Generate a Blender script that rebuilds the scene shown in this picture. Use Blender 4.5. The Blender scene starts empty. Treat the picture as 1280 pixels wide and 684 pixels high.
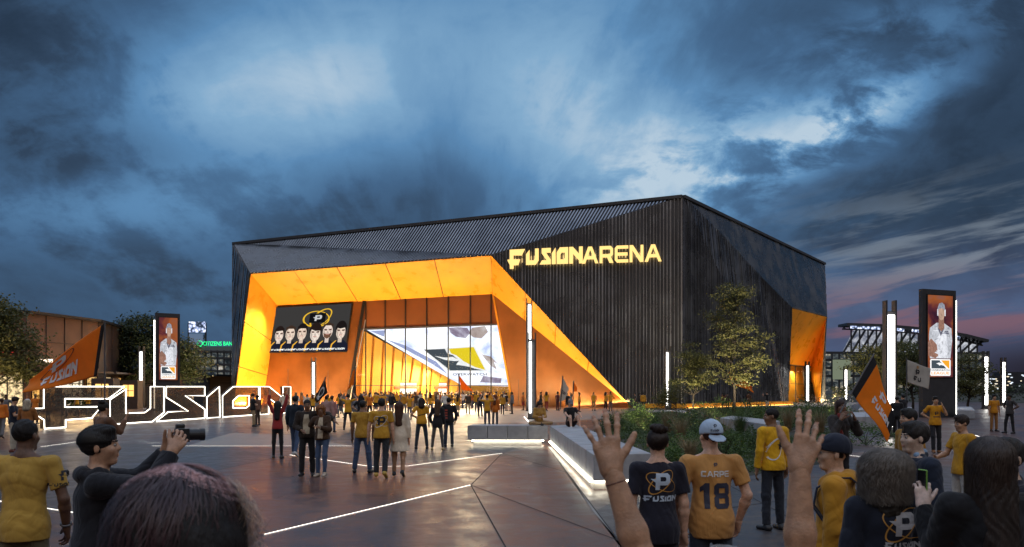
import bpy, bmesh, math, random
import numpy as np
from mathutils import Vector, Matrix, Quaternion
from mathutils.geometry import tessellate_polygon
from mathutils.bvhtree import BVHTree

random.seed(7)
RNG = np.random.default_rng(11)
SC = bpy.context.scene
COL = SC.collection
R = math.radians

# ------------------------------------------------------------------ camera, sky, sun, exposure
F, CX, HY, CZ = 1000.0, 640.0, 487.0, 2.02      # focal length and horizon in photo pixels, eye height in metres
cam_data = bpy.data.cameras.new('camera')
cam_data.sensor_width = 36.0
cam_data.lens = 36.0 * F / 1280.0
cam_data.shift_y = (HY - 342.0) / 1280.0
cam_data.clip_start = 0.05
cam_data.clip_end = 6000.0
cam_data.dof.use_dof = True
cam_data.dof.focus_distance = 24.0
cam_data.dof.aperture_fstop = 7.1
cam = bpy.data.objects.new('camera', cam_data)
COL.objects.link(cam)
cam.location = (0, 0, CZ)
cam.rotation_euler = (R(90), 0, 0)
SC.camera = cam

SC.view_settings.view_transform = 'Standard'
SC.view_settings.look = 'None'
SC.view_settings.exposure = 0.0
SC.view_settings.gamma = 1.0
SC.view_settings.use_curve_mapping = False
SC.cycles.use_denoising = True
SC.cycles.max_bounces = 8
SC.cycles.sample_clamp_indirect = 6.0
SC.cycles.caustics_reflective = False
SC.cycles.caustics_refractive = False


class NT:
    """a small helper round a node tree"""
    def __init__(self, tree):
        self.t = tree; tree.nodes.clear()
    def n(self, kind, **kw):
        nd = self.t.nodes.new(kind)
        for k, v in kw.items():
            if k in nd.inputs.keys() if isinstance(k, str) else False:
                self.set(nd.inputs[k], v)
            else:
                setattr(nd, k, v)
        return nd
    def set(self, sock, v):
        if isinstance(v, bpy.types.NodeSocket): self.t.links.new(v, sock)
        else: sock.default_value = v
    def math(self, op, a, b=None, c=None, clamp=False):
        nd = self.t.nodes.new('ShaderNodeMath'); nd.operation = op; nd.use_clamp = clamp
        for i, v in enumerate((a, b, c)):
            if v is not None: self.set(nd.inputs[i], v)
        return nd.outputs[0]
    def vmath(self, op, a, b=None, out=0):
        nd = self.t.nodes.new('ShaderNodeVectorMath'); nd.operation = op
        for i, v in enumerate((a, b)):
            if v is not None: self.set(nd.inputs[i], v)
        return nd.outputs[out]
    def mix(self, fac, a, b, blend='MIX'):
        nd = self.t.nodes.new('ShaderNodeMix'); nd.data_type = 'RGBA'; nd.blend_type = blend
        self.set(nd.inputs[0], fac); self.set(nd.inputs[6], a); self.set(nd.inputs[7], b)
        return nd.outputs[2]
    def smooth(self, v, lo, hi, a=0.0, b=1.0):
        nd = self.t.nodes.new('ShaderNodeMapRange'); nd.interpolation_type = 'SMOOTHSTEP'
        self.set(nd.inputs[0], v); nd.inputs[1].default_value = lo; nd.inputs[2].default_value = hi
        nd.inputs[3].default_value = a; nd.inputs[4].default_value = b
        return nd.outputs[0]
    def noise(self, vec, scale, detail=4.0, rough=0.55, dist=0.0):
        nd = self.t.nodes.new('ShaderNodeTexNoise')
        self.set(nd.inputs['Vector'], vec)
        nd.inputs['Scale'].default_value = scale; nd.inputs['Detail'].default_value = detail
        nd.inputs['Roughness'].default_value = rough; nd.inputs['Distortion'].default_value = dist
        return nd.outputs['Fac']
    def scaled(self, vec, s, off=(0, 0, 0)):
        return self.vmath('ADD', self.vmath('MULTIPLY', vec, s), off)
    def ramp(self, fac, stops):
        nd = self.t.nodes.new('ShaderNodeValToRGB'); self.set(nd.inputs[0], fac)
        e = nd.color_ramp.elements
        while len(e) < len(stops): e.new(0.5)
        for el, (p, c) in zip(e, stops): el.position = p; el.color = (*c, 1)
        return nd.outputs[0]


def rgb(c): return (c[0], c[1], c[2], 1.0)
def s2l(*c):
    """sRGB 0-255 -> linear"""
    return tuple((v / 255 / 12.92) if v / 255 <= 0.04045 else ((v / 255 + 0.055) / 1.055) ** 2.4 for v in c)


def make_world():
    w = bpy.data.worlds.new('World'); SC.world = w; w.use_nodes = True
    t = NT(w.node_tree)
    d = t.n('ShaderNodeTexCoord').outputs['Generated']
    sep = t.n('ShaderNodeSeparateXYZ'); t.set(sep.inputs[0], d)
    x, y, z = sep.outputs
    zc = t.math('MAXIMUM', z, 0.0)
    def blob(az, el, r0, r1):
        c = (math.sin(R(az)) * math.cos(R(el)), math.cos(R(az)) * math.cos(R(el)), math.sin(R(el)))
        return t.smooth(t.vmath('DOT_PRODUCT', d, c, out=1), math.cos(R(r0)), math.cos(R(r1)))
    # the front half of the sky, in tangents of azimuth and elevation
    yc = t.math('MAXIMUM', y, .25)
    u = t.math('DIVIDE', x, yc); v = t.math('DIVIDE', z, yc)
    # wind-drawn streaks fan out from a point low over the arena
    du = t.math('ADD', u, .07); dv = t.math('SUBTRACT', v, .015)
    rr = t.math('SQRT', t.math('ADD', t.math('ADD', t.math('MULTIPLY', du, du), t.math('MULTIPLY', dv, dv)), .0025))
    c3 = t.n('ShaderNodeCombineXYZ'); t.set(c3.inputs[0], t.math('DIVIDE', du, rr)); t.set(c3.inputs[1], t.math('DIVIDE', dv, rr)); t.set(c3.inputs[2], t.math('MULTIPLY', t.math('LOGARITHM', rr, 2.718), .34))
    fan = c3.outputs[0]
    cuv = t.n('ShaderNodeCombineXYZ'); t.set(cuv.inputs[0], u); t.set(cuv.inputs[1], v); uv = cuv.outputs[0]
    s1 = t.noise(t.scaled(fan, (1, 1, 1), (3.3, 1.2, .4)), 1.9, 7, .54, .25)
    s2 = t.noise(t.scaled(fan, (1, 1, 1.5), (8.1, 5.2, 2.4)), 4.4, 9, .60, .3)
    puff = t.noise(t.scaled(uv, (1, 1.6, 1), (2.2, 7.4, .8)), 5.0, 10, .62, .45)
    fine = t.noise(t.scaled(uv, (1, 1.9, 1), (5.2, 1.4, 3.8)), 13.0, 8, .60, .4)
    tone = None
    for bx, by, ra, rb, am in ((330, 125, 190, 100, .36), (745, 190, 150, 110, .30), (650, 40, 260, 110, .13), (510, 245, 200, 62, -.23), (20, 50, 190, 120, -.26), (110, 195, 170, 42, -.16), (180, 258, 170, 42, .13),
                               (60, 365, 300, 80, -.17), (1130, 285, 250, 70, -.20), (1280, 50, 190, 150, -.24), (1280, 210, 110, 90, -.13), (900, 85, 90, 80, -.10), (560, 130, 70, 70, -.07), (420, 300, 160, 40, -.05), (1000, 30, 120, 60, -.05)):
        gu = t.math('MULTIPLY', t.math('SUBTRACT', u, (bx - 640) / 1000), 1000 / ra); gv = t.math('MULTIPLY', t.math('SUBTRACT', v, (487 - by) / 1000), 1000 / rb)
        g = t.math('MULTIPLY', t.math('EXPONENT', t.math('MULTIPLY', t.math('ADD', t.math('MULTIPLY', gu, gu), t.math('MULTIPLY', gv, gv)), -.7)), am * 1.2)
        tone = t.math('ADD', .50, g) if tone is None else t.math('ADD', tone, g)
    right = t.smooth(u, -.05, .35)
    st = t.math('ADD', t.math('MULTIPLY', t.math('SUBTRACT', s1, .5), 1.05), t.math('MULTIPLY', t.math('SUBTRACT', s2, .5), .50))
    pf = t.math('ADD', t.math('MULTIPLY', t.math('SUBTRACT', puff, .5), .85), t.math('MULTIPLY', t.math('SUBTRACT', fine, .5), .40))
    tone = t.math('ADD', tone, t.math('ADD', t.math('MULTIPLY', t.math('MULTIPLY', st, t.math('ADD', .25, t.math('MULTIPLY', .75, t.math('ABSOLUTE', t.math('DIVIDE', du, rr))))), t.smooth(rr, .10, .36, .10, .55)), t.math('MULTIPLY', pf, t.math('ADD', .30, t.math('MULTIPLY', right, .32)))))
    wgt = t.math('ADD', .30, t.math('MULTIPLY', .70, t.math('ABSOLUTE', t.math('DIVIDE', du, rr))))
    dens = t.math('ADD', t.math('MULTIPLY', t.math('ADD', t.math('MULTIPLY', s1, .55), t.math('MULTIPLY', s2, .45)), .62), t.math('ADD', t.math('MULTIPLY', puff, .26), t.math('MULTIPLY', fine, .12)))
    tone = t.math('SUBTRACT', tone, t.math('MULTIPLY', t.math('SUBTRACT', t.smooth(dens, .47, .575), .35), t.math('MULTIPLY', wgt, .30)))
    # broken bright cloud right of the roof corner
    def gz(bx, by, ra, rb, rot):
        c_, s_ = math.cos(rot), math.sin(rot); a_ = t.math('SUBTRACT', u, (bx - 640) / 1000); b_ = t.math('SUBTRACT', v, (487 - by) / 1000)
        p_ = t.math('MULTIPLY', t.math('ADD', t.math('MULTIPLY', a_, c_), t.math('MULTIPLY', b_, s_)), 1000 / ra); q_ = t.math('MULTIPLY', t.math('SUBTRACT', t.math('MULTIPLY', b_, c_), t.math('MULTIPLY', a_, s_)), 1000 / rb)
        return t.math('EXPONENT', t.math('MULTIPLY', t.math('ADD', t.math('MULTIPLY', p_, p_), t.math('MULTIPLY', q_, q_)), -.7))
    lit = t.math('MAXIMUM', gz(1060, 150, 150, 34, .45), t.math('MAXIMUM', t.math('MULTIPLY', gz(960, 190, 170, 40, .5), .75), t.math('MAXIMUM', t.math('MULTIPLY', gz(1150, 40, 150, 40, .3), .55), t.math('MULTIPLY', gz(860, 215, 160, 60, .5), .6))))
    brk = t.smooth(t.math('ADD', t.math('MULTIPLY', puff, .55), t.math('MULTIPLY', fine, .45)), .41, .57)
    tone = t.math('ADD', tone, t.math('MULTIPLY', t.math('MULTIPLY', lit, brk), .60))
    tone = t.math('SUBTRACT', tone, t.smooth(v, .12, .0, 0, .20))
    col = t.ramp(tone, [(.02, (.010, .020, .040)), (.25, (.028, .056, .106)), (.45, (.054, .126, .245)), (.66, (.105, .250, .455)), (.84, (.22, .40, .60)), (1.0, (.47, .60, .72))])
    # low streaks of late colour at the right
    comb2 = t.n('ShaderNodeCombineXYZ'); t.set(comb2.inputs[0], x)
    t.set(comb2.inputs[1], t.math('SUBTRACT', t.math('MULTIPLY', z, 11.0), t.math('MULTIPLY', x, 1.9)))
    n5 = t.noise(t.scaled(comb2.outputs[0], (3.2, 2.0, 1), (.4, .9, 3)), 1.7, 7, .58, .35)
    low = t.math('MULTIPLY', t.smooth(n5, .45, .60), t.math('MULTIPLY', t.smooth(z, .028, .07), t.smooth(z, .26, .11)))
    low = t.math('MULTIPLY', low, t.smooth(x, .24, .46))
    warm = t.mix(t.smooth(z, .075, .15), (.32, .155, .175, 1), (.22, .27, .33, 1))
    col = t.mix(t.math('MULTIPLY', low, .92), col, warm)
    violet = t.math('MULTIPLY', t.math('MULTIPLY', t.smooth(x, .22, .42), t.smooth(z, .20, .06)), .55)
    col = t.mix(violet, col, (.075, .062, .125, 1))
    col = t.mix(t.math('MULTIPLY', t.smooth(x, .42, .55), t.smooth(z, .075, .02)), col, (.016, .018, .035, 1))
    # assumed afterglow out of view, brightened and spread to light foreground and facades
    back = t.math('MAXIMUM', t.math('MAXIMUM', t.smooth(y, .15, -.6), t.smooth(z, .50, .80)), t.smooth(x, .62, .85))
    glow = t.ramp(zc, [(0.0, (.05, .045, .05)), (.33, (.05, .048, .06)), (.49, (1.0, .84, .72)), (.58, (1.2, 1.12, 1.10)), (.76, (.80, .92, 1.12)), (1.0, (.36, .50, .78))])
    col = t.mix(back, col, glow)
    col = t.mix(t.smooth(z, 0.0, -.05), col, (.02, .02, .025, 1))
    bg = t.n('ShaderNodeBackground'); t.set(bg.inputs[0], col); bg.inputs[1].default_value = SKY_GAIN
    sky = t.n('ShaderNodeTexSky'); sky.sky_type = 'NISHITA'; sky.sun_disc = False
    sky.sun_elevation = R(2.0); sky.sun_rotation = R(190)
    bg2 = t.n('ShaderNodeBackground'); t.set(bg2.inputs[0], sky.outputs[0]); bg2.inputs[1].default_value = .004
    add = t.n('ShaderNodeAddShader'); t.set(add.inputs[0], bg.outputs[0]); t.set(add.inputs[1], bg2.outputs[0])
    out = t.n('ShaderNodeOutputWorld'); t.set(out.inputs[0], add.outputs[0])

SKY_GAIN = 1.0
make_world()

sun_data = bpy.data.lights.new('sun', 'SUN')
sun_data.energy = 0.02; sun_data.angle = R(12); sun_data.color = (1.0, .80, .62)
sun = bpy.data.objects.new('sun', sun_data); COL.objects.link(sun)
sun.rotation_euler = Vector((-.17, -.97, .12)).to_track_quat('Z', 'Y').to_euler()


def light_area(name, loc, direction, sx, sy, power, color, spread=None):
    l = bpy.data.lights.new(name, 'AREA'); l.shape = 'RECTANGLE'; l.size = sx; l.size_y = sy
    l.energy = power; l.color = color
    if spread: l.spread = R(spread)
    o = bpy.data.objects.new(name, l); COL.objects.link(o); o.location = loc
    o.rotation_euler = Vector(direction).to_track_quat('-Z', 'Y').to_euler()
    return o
def light_spot(name, loc, target, power, color, angle=80, blend=.6, rad=.1):
    l = bpy.data.lights.new(name, 'SPOT'); l.energy = power; l.color = color
    l.spot_size = R(angle); l.spot_blend = blend; l.shadow_soft_size = rad
    o = bpy.data.objects.new(name, l); COL.objects.link(o); o.location = loc
    o.rotation_euler = (Vector(target) - Vector(loc)).to_track_quat('-Z', 'Y').to_euler()
    return o

# ------------------------------------------------------------------ pixels to places
CAMP = Vector((0, 0, CZ))
def ray(px, py): return Vector(((px - CX) / F, 1.0, (HY - py) / F))
def at(px, py, Y): return CAMP + ray(px, py) * Y
def gr(px, py):
    Y = F * CZ / (py - HY); return Vector(((px - CX) / F * Y, Y, 0.0))
def gx(px, Y): return Vector(((px - CX) / F * Y, Y, 0.0))
def on_plane(px, py, p0, n):
    r = ray(px, py); t = n.dot(p0 - CAMP) / n.dot(r); return CAMP + r * t

# ------------------------------------------------------------------ objects
def tag(o, label=None, cat=None, group=None, kind=None):
    if label: o['label'] = label
    if cat: o['category'] = cat
    if group: o['group'] = group
    if kind: o['kind'] = kind
    return o
def empty(name, loc=(0, 0, 0), rz=0.0):
    o = bpy.data.objects.new(name, None); COL.objects.link(o); o.location = loc; o.rotation_euler = (0, 0, rz)
    o.empty_display_size = .2
    return o
def link_mesh(name, me, parent=None, mats=()):
    o = bpy.data.objects.new(name, me); COL.objects.link(o)
    for m in mats: me.materials.append(m)
    if parent is not None: o.parent = parent
    return o
def copy_tree(o, parent=None):
    c = o.copy(); COL.objects.link(c)
    if parent is not None: c.parent = parent
    for ch in list(o.children): copy_tree(ch, c)
    return c

class MB:
    """collects shapes and links them as ONE mesh object"""
    def __init__(self): self.v = []; self.f = []; self.mi = []; self.cur = 0
    def add(self, vs, fs):
        o = len(self.v); self.v += [tuple(p) for p in vs]
        self.f += [tuple(i + o for i in f) for f in fs]; self.mi += [self.cur] * len(fs)
    def poly(self, pts): self.add(pts, [tuple(range(len(pts)))]); return self
    def box(self, c, s, rz=0.0, axes=None):
        c = Vector(c); hx, hy, hz = s[0] / 2, s[1] / 2, s[2] / 2
        if axes is None:
            ca, sa = math.cos(rz), math.sin(rz); ax = (Vector((ca, sa, 0)), Vector((-sa, ca, 0)), Vector((0, 0, 1)))
        else: ax = axes
        vs = [c + ax[0] * (a * hx) + ax[1] * (b * hy) + ax[2] * (d * hz) for d in (-1, 1) for b in (-1, 1) for a in (-1, 1)]
        self.add(vs, [(0, 2, 3, 1), (4, 5, 7, 6), (0, 1, 5, 4), (2, 6, 7, 3), (0, 4, 6, 2), (1, 3, 7, 5)]); return self
    def prism(self, pts, d):
        """polygon pts extruded by vector d (or per-point offsets)"""
        n = len(pts); d = Vector(d); a = [Vector(p) for p in pts]; b = [p + d for p in a]
        self.add(a + b, [tuple(range(n))[::-1], tuple(range(n, 2 * n))] + [(i, (i + 1) % n, n + (i + 1) % n, n + i) for i in range(n)]); return self
    def prism_tess(self, outer, d):
        """like prism, for concave outlines"""
        d = Vector(d); a = [Vector(p) for p in outer]; n = len(a); b = [p + d for p in a]
        tris = [tuple(t) for t in tessellate_polygon([a])]
        self.add(a + b, [t[::-1] for t in tris] + [tuple(i + n for i in t) for t in tris] + [(i, (i + 1) % n, n + (i + 1) % n, n + i) for i in range(n)]); return self
    def tube(self, pts, r, sides=6, closed=False, caps=True):
        pts = [Vector(p) for p in pts]; n = len(pts); rr = r if isinstance(r, (list, tuple)) else [r] * n
        vs = []; up = None
        for i, p in enumerate(pts):
            if closed: d = (pts[(i + 1) % n] - pts[i - 1])
            else: d = pts[min(i + 1, n - 1)] - pts[max(i - 1, 0)]
            d = d.normalized() if d.length > 1e-9 else Vector((0, 0, 1))
            if up is None: up = d.orthogonal().normalized()
            up = (up - d * up.dot(d)); up = up.normalized() if up.length > 1e-6 else d.orthogonal().normalized()
            s = d.cross(up)
            for k in range(sides):
                a = 2 * math.pi * k / sides; vs.append(p + (up * math.cos(a) + s * math.sin(a)) * rr[i])
        fs = []
        m = n if closed else n - 1
        for i in range(m):
            for k in range(sides):
                j = (i + 1) % n
                fs.append((i * sides + k, i * sides + (k + 1) % sides, j * sides + (k + 1) % sides, j * sides + k))
        if caps and not closed:
            fs.append(tuple(range(sides))[::-1]); fs.append(tuple((n - 1) * sides + k for k in range(sides)))
        self.add(vs, fs); return self
    def seg(self, a, b, w, h):
        """square bar from a to b"""
        a, b = Vector(a), Vector(b); d = (b - a); L = d.length; d = d / L
        up = Vector((0, 0, 1)) if abs(d.z) < .9 else Vector((0, 1, 0))
        s = d.cross(up).normalized(); u = s.cross(d)
        return self.box((a + b) / 2, (L, w, h), axes=(d, s, u))
    def lathe(self, prof, c=(0, 0, 0), n=16):
        c = Vector(c); vs = []; fs = []
        for r, z in prof:
            for k in range(n):
                a = 2 * math.pi * k / n; vs.append(c + Vector((r * math.cos(a), r * math.sin(a), z)))
        for i in range(len(prof) - 1):
            for k in range(n): fs.append((i * n + k, i * n + (k + 1) % n, (i + 1) * n + (k + 1) % n, (i + 1) * n + k))
        fs.append(tuple(range(n))[::-1]); fs.append(tuple((len(prof) - 1) * n + k for k in range(n)))
        self.add(vs, fs); return self
    def build(self, name, mats, parent=None, smooth=False):
        me = bpy.data.meshes.new(name); me.from_pydata(self.v, [], self.f)
        mats = mats if isinstance(mats, (list, tuple)) else [mats]
        o = link_mesh(name, me, parent, mats)
        if len(mats) > 1: me.polygons.foreach_set('material_index', self.mi)
        if smooth: me.polygons.foreach_set('use_smooth', [True] * len(me.polygons))
        me.validate(); me.update()
        return o

# ------------------------------------------------------------------ materials
MC = {}
def mat(name, color, rough=.6, metal=0.0, var=.12, vscale=3.0, bump=0.0, bscale=40.0, spec=.5, emit=None, estr=0.0, sheen=0.0, coat=0.0, rvar=0.0, stretch=(1, 1, 1), trans=0.0):
    if name in MC: return MC[name]
    m = bpy.data.materials.new(name); m.use_nodes = True; t = NT(m.node_tree)
    b = t.n('ShaderNodeBsdfPrincipled'); o = t.n('ShaderNodeOutputMaterial'); t.set(o.inputs[0], b.outputs[0])
    crd = t.n('ShaderNodeTexCoord').outputs['Object']
    crd = t.vmath('MULTIPLY', crd, stretch)
    nz = t.noise(crd, vscale, 5, .6)
    lo = tuple(max(0, c * (1 - var)) for c in color[:3]); hi = tuple(min(1, c * (1 + var)) for c in color[:3])
    t.set(b.inputs['Base Color'], t.mix(t.smooth(nz, .3, .7), rgb(lo), rgb(hi)))
    b.inputs['Metallic'].default_value = metal
    if rvar: t.set(b.inputs['Roughness'], t.smooth(nz, .3, .7, max(.02, rough - rvar), min(1, rough + rvar)))
    else: b.inputs['Roughness'].default_value = rough
    b.inputs['Specular IOR Level'].default_value = spec
    b.inputs['Sheen Weight'].default_value = sheen
    b.inputs['Coat Weight'].default_value = coat
    if bump:
        bn = t.n('ShaderNodeBump'); bn.inputs['Strength'].default_value = bump; bn.inputs['Distance'].default_value = .02
        t.set(bn.inputs['Height'], t.noise(crd, bscale, 4, .6)); t.set(b.inputs['Normal'], bn.outputs[0])
    if emit:
        b.inputs['Emission Color'].default_value = rgb(emit); b.inputs['Emission Strength'].default_value = estr
    MC[name] = m; return m
def glow(name, color, strength):
    if name in MC: return MC[name]
    m = bpy.data.materials.new(name); m.use_nodes = True; t = NT(m.node_tree)
    e = t.n('ShaderNodeEmission'); e.inputs[0].default_value = rgb(color); e.inputs[1].default_value = strength
    o = t.n('ShaderNodeOutputMaterial'); t.set(o.inputs[0], e.outputs[0]); MC[name] = m; return m

M_FIN = mat('dark_metal_cladding', (.27, .285, .32), .28, .9, .25, .35, spec=.5, rvar=.1)
M_FINB = mat('dark_metal_cladding_back', (.07, .073, .082), .42, .8, .2, .3)
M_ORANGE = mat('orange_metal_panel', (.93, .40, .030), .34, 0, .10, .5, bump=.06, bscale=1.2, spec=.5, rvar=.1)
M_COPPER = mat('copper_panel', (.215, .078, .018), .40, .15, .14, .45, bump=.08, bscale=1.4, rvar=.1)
M_SPANDREL = mat('bronze_spandrel', (.20, .072, .022), .5, .1, .1, .4)
M_BLACK = mat('black_metal', (.018, .018, .02), .45, .3, .2, 4)
M_GREY = mat('grey_metal', (.10, .10, .11), .45, .4, .15, 3)
M_DGREY = mat('charcoal_metal', (.045, .045, .05), .5, .3, .15, 2)
M_CONC = mat('pale_concrete', (.32, .33, .35), .75, 0, .18, 2.2, bump=.25, bscale=30, rvar=.1)
M_LED = glow('cool_white_led', (1.0, .96, .88), 7.0)
M_LEDSOFT = glow('soft_white_led', (1.0, .95, .85), 4.0)
M_WARMLED = glow('warm_white_led', (1.0, .82, .55), 4.0)
_tc = {}
def bfont(body):
    """built-in typeface as 2-D triangles, cap height about 0.7"""
    if body in _tc: return _tc[body]
    cu = bpy.data.curves.new('writing', 'FONT'); cu.body = body; cu.resolution_u = 2; cu.offset = .012
    ob = bpy.data.objects.new('writing', cu); me = bpy.data.meshes.new_from_object(ob)
    vs = [(v.co.x, v.co.y) for v in me.vertices]; fs = [tuple(p.vertices) for p in me.polygons]
    bpy.data.objects.remove(ob); bpy.data.curves.remove(cu); bpy.data.meshes.remove(me)
    x0 = min(v[0] for v in vs); w = max(v[0] for v in vs) - x0
    _tc[body] = ([(a - x0, b) for a, b in vs], fs, w); return _tc[body]
def text_flat(mb, body, width, fn):
    vs, fs, w = bfont(body); k = width / w
    mb.add([fn(u * k, v * k) for u, v in vs], fs)

# ------------------------------------------------------------------ ground and plaza
def ground_mat(name, c1, c2, c3, rough, scale=.30, bump=.14):
    m = bpy.data.materials.new(name); m.use_nodes = True; t = NT(m.node_tree)
    b = t.n('ShaderNodeBsdfPrincipled'); o = t.n('ShaderNodeOutputMaterial'); t.set(o.inputs[0], b.outputs[0])
    crd = t.n('ShaderNodeTexCoord').outputs['Object']
    a = t.noise(t.vmath('MULTIPLY', crd, (1, .8, 1)), scale, 7, .62, .8)
    d = t.noise(crd, scale * 5.5, 8, .68, .6)
    e = t.noise(crd, 55, 3, .6)
    f = t.math('ADD', t.math('MULTIPLY', a, .55), t.math('MULTIPLY', d, .45))
    col = t.ramp(f, [(.38, c1), (.48, c2), (.58, c3)])
    col = t.mix(t.math('MULTIPLY', t.smooth(e, .45, .8), .35), col, rgb(tuple(c * .55 for c in c1)))
    t.set(b.inputs['Base Color'], col)
    rr = t.math('ADD', t.math('ADD', t.smooth(d, .35, .65, rough - .06, rough + .06), t.smooth(a, .40, .60, -.04, .05)), t.math('MULTIPLY', e, .08))
    t.set(b.inputs['Roughness'], rr)
    b.inputs['Specular IOR Level'].default_value = .42
    bn = t.n('ShaderNodeBump'); bn.inputs['Strength'].default_value = bump; bn.inputs['Distance'].default_value = .012
    h = t.math('ADD', t.math('MULTIPLY', t.noise(crd, 9, 4, .6), .6), t.math('MULTIPLY', e, .4))
    t.set(bn.inputs['Height'], h); t.set(b.inputs['Normal'], bn.outputs[0])
    return m
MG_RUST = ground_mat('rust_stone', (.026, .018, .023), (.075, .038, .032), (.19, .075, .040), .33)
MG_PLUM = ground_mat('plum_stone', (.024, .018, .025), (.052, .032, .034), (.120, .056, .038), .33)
MG_SLATE = ground_mat('slate_stone', (.032, .028, .034), (.052, .045, .048), (.080, .064, .056), .38, .5)
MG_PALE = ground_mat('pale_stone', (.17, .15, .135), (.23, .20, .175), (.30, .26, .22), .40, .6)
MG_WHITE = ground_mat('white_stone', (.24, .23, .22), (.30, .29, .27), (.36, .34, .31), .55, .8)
MG_EARTH = ground_mat('dark_earth', (.016, .018, .013), (.024, .026, .017), (.034, .034, .022), .9, .2)
M_JOINT = mat('paving_joint', (.018, .016, .018), .8)

def flat(name, pts, z, m, kind='structure'):
    mb = MB(); mb.poly([(p[0], p[1], z) for p in pts]); o = mb.build(name, m); tag(o, kind=kind); return o
flat('ground', [(-2600, -300), (2600, -300), (2600, 4000), (-2600, 4000)], -.03, MG_EARTH)
flat('plaza', [(-90, -14), (75, -14), (75, 128), (-90, 112)], 0.0, MG_PLUM)
def gpts(*pp): return [gr(*p) for p in pp]
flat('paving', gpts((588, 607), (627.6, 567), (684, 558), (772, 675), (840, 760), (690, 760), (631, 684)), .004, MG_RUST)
flat('paving', gpts((330, 669), (588, 607), (631, 684), (690, 760), (230, 760)), .004, MG_PLUM)
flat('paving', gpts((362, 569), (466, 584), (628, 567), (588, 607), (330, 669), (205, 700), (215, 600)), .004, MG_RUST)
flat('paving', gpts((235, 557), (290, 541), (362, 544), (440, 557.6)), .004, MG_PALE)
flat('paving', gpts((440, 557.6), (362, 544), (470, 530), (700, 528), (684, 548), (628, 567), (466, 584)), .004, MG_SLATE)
flat('paving', gpts((-140, 575), (51, 559), (97, 552.7), (235, 557), (362, 569), (215, 600), (96, 642), (-40, 625)), .004, MG_SLATE)
flat('paving', gpts((-40, 625), (96, 642), (205, 700), (230, 760), (-300, 760)), .004, MG_PLUM)
flat('paving', gpts((300, 520), (470, 530), (700, 528), (790, 520), (800, 511.5), (440, 509.8), (330, 510)), .004, MG_PALE)
flat('paving', gpts((775, 684), (742, 640), (812, 605), (900, 601), (1060, 575), (1280, 590), (1600, 700), (1200, 800), (880, 800)), .004, MG_SLATE)
flat('paving', gpts((772, 675), (742, 640), (690, 560), (684, 558)), .006, MG_WHITE)
flat('paving', gpts((1060, 560), (1290, 560), (1500, 530), (1210, 522), (1120, 530)), .004, MG_PLUM)

mj = MB()
def strip(mb, a, b, w, z):
    a, b = Vector((a[0], a[1], 0)), Vector((b[0], b[1], 0)); d = (b - a).normalized(); s = Vector((-d.y, d.x, 0)) * w / 2
    mb.poly([(p.x, p.y, z) for p in (a - s, b - s, b + s, a + s)])
for a, b in (((588.6, 607), (631.6, 684)), ((588.6, 607), (627.6, 567)), ((588.6, 607), (780, 679)), ((627.6, 567), (712, 592)),
             ((684, 558), (772, 675)), ((362, 544), (290, 541)), ((96, 642), (215, 690)), ((812, 605), (1060, 596)), ((880, 640), (1000, 623)),
             ((631.6, 684), (660, 740)), ((362, 569), (215, 600)), ((215, 600), (96, 642)), ((470, 530), (440, 557)), ((1060, 560), (1290, 560)), ((900, 601), (1000, 655))):
    strip(mj, gr(*a), gr(*b), .022, .009)
o = mj.build('paving_joint', M_JOINT); tag(o, kind='structure')

def light_line(label, pts, w=.05, s=None):
    w *= .72
    mb = MB()
    P = [gr(*p) for p in pts]
    for a, b in zip(P, P[1:]): strip(mb, a, b, w, .012)
    o = mb.build('light_strip', s or M_LEDSOFT); tag(o, label, 'light strip', 'glowing strips set in the paving'); return o
light_line('long glowing white strip slanting across the rust paving, closest to the camera', [(330, 669), (588, 607)], .034)
light_line('thin glowing paving strip running level behind the couple in jackets', [(190, 557.8), (440, 557.8)], .05)
light_line('bent glowing paving strip passing under the feet of the three strollers', [(362, 569), (466, 584), (510, 583), (628, 567)], .04)
light_line('short glowing paving strip beside the man raising a camera', [(-40, 621), (96, 642)], .035)
light_line('faint short glowing paving strip before the giant F', [(51, 559), (97, 552.7)], .03)
light_line('faint paving strip behind the man in the mustard hoodie', [(1040, 567), (1090, 573)], .03)
light_line('short glowing paving strip near the tall poster pylon', [(1214, 543), (1224, 546)], .05)
light_line('short glowing paving strip between bench and lobby doors', [(655, 521), (662, 529)], .08)

# ------------------------------------------------------------------ arena building
PC = Vector((18.5, 87.0, 0)); dA = Vector((-4.34, 1, 0)).normalized(); nA = Vector((-1, -4.34, 0)).normalized()
dB = Vector((30.5, 39, 0)).normalized(); nB = Vector((39, -30.5, 0)).normalized()
def FA(px, py, off=0.0): return on_plane(px, py, PC + nA * off, nA)
def FB(px, py, off=0.0): return on_plane(px, py, PC + nB * off, nB)
def ground_z(p): return Vector((p.x, p.y, 0.0))
def line_at(A, B, px):
    k = (px - CX) / F; d = B - A; t = (k * A.y - A.x) / (d.x - k * d.y); return A + d * t

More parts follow.
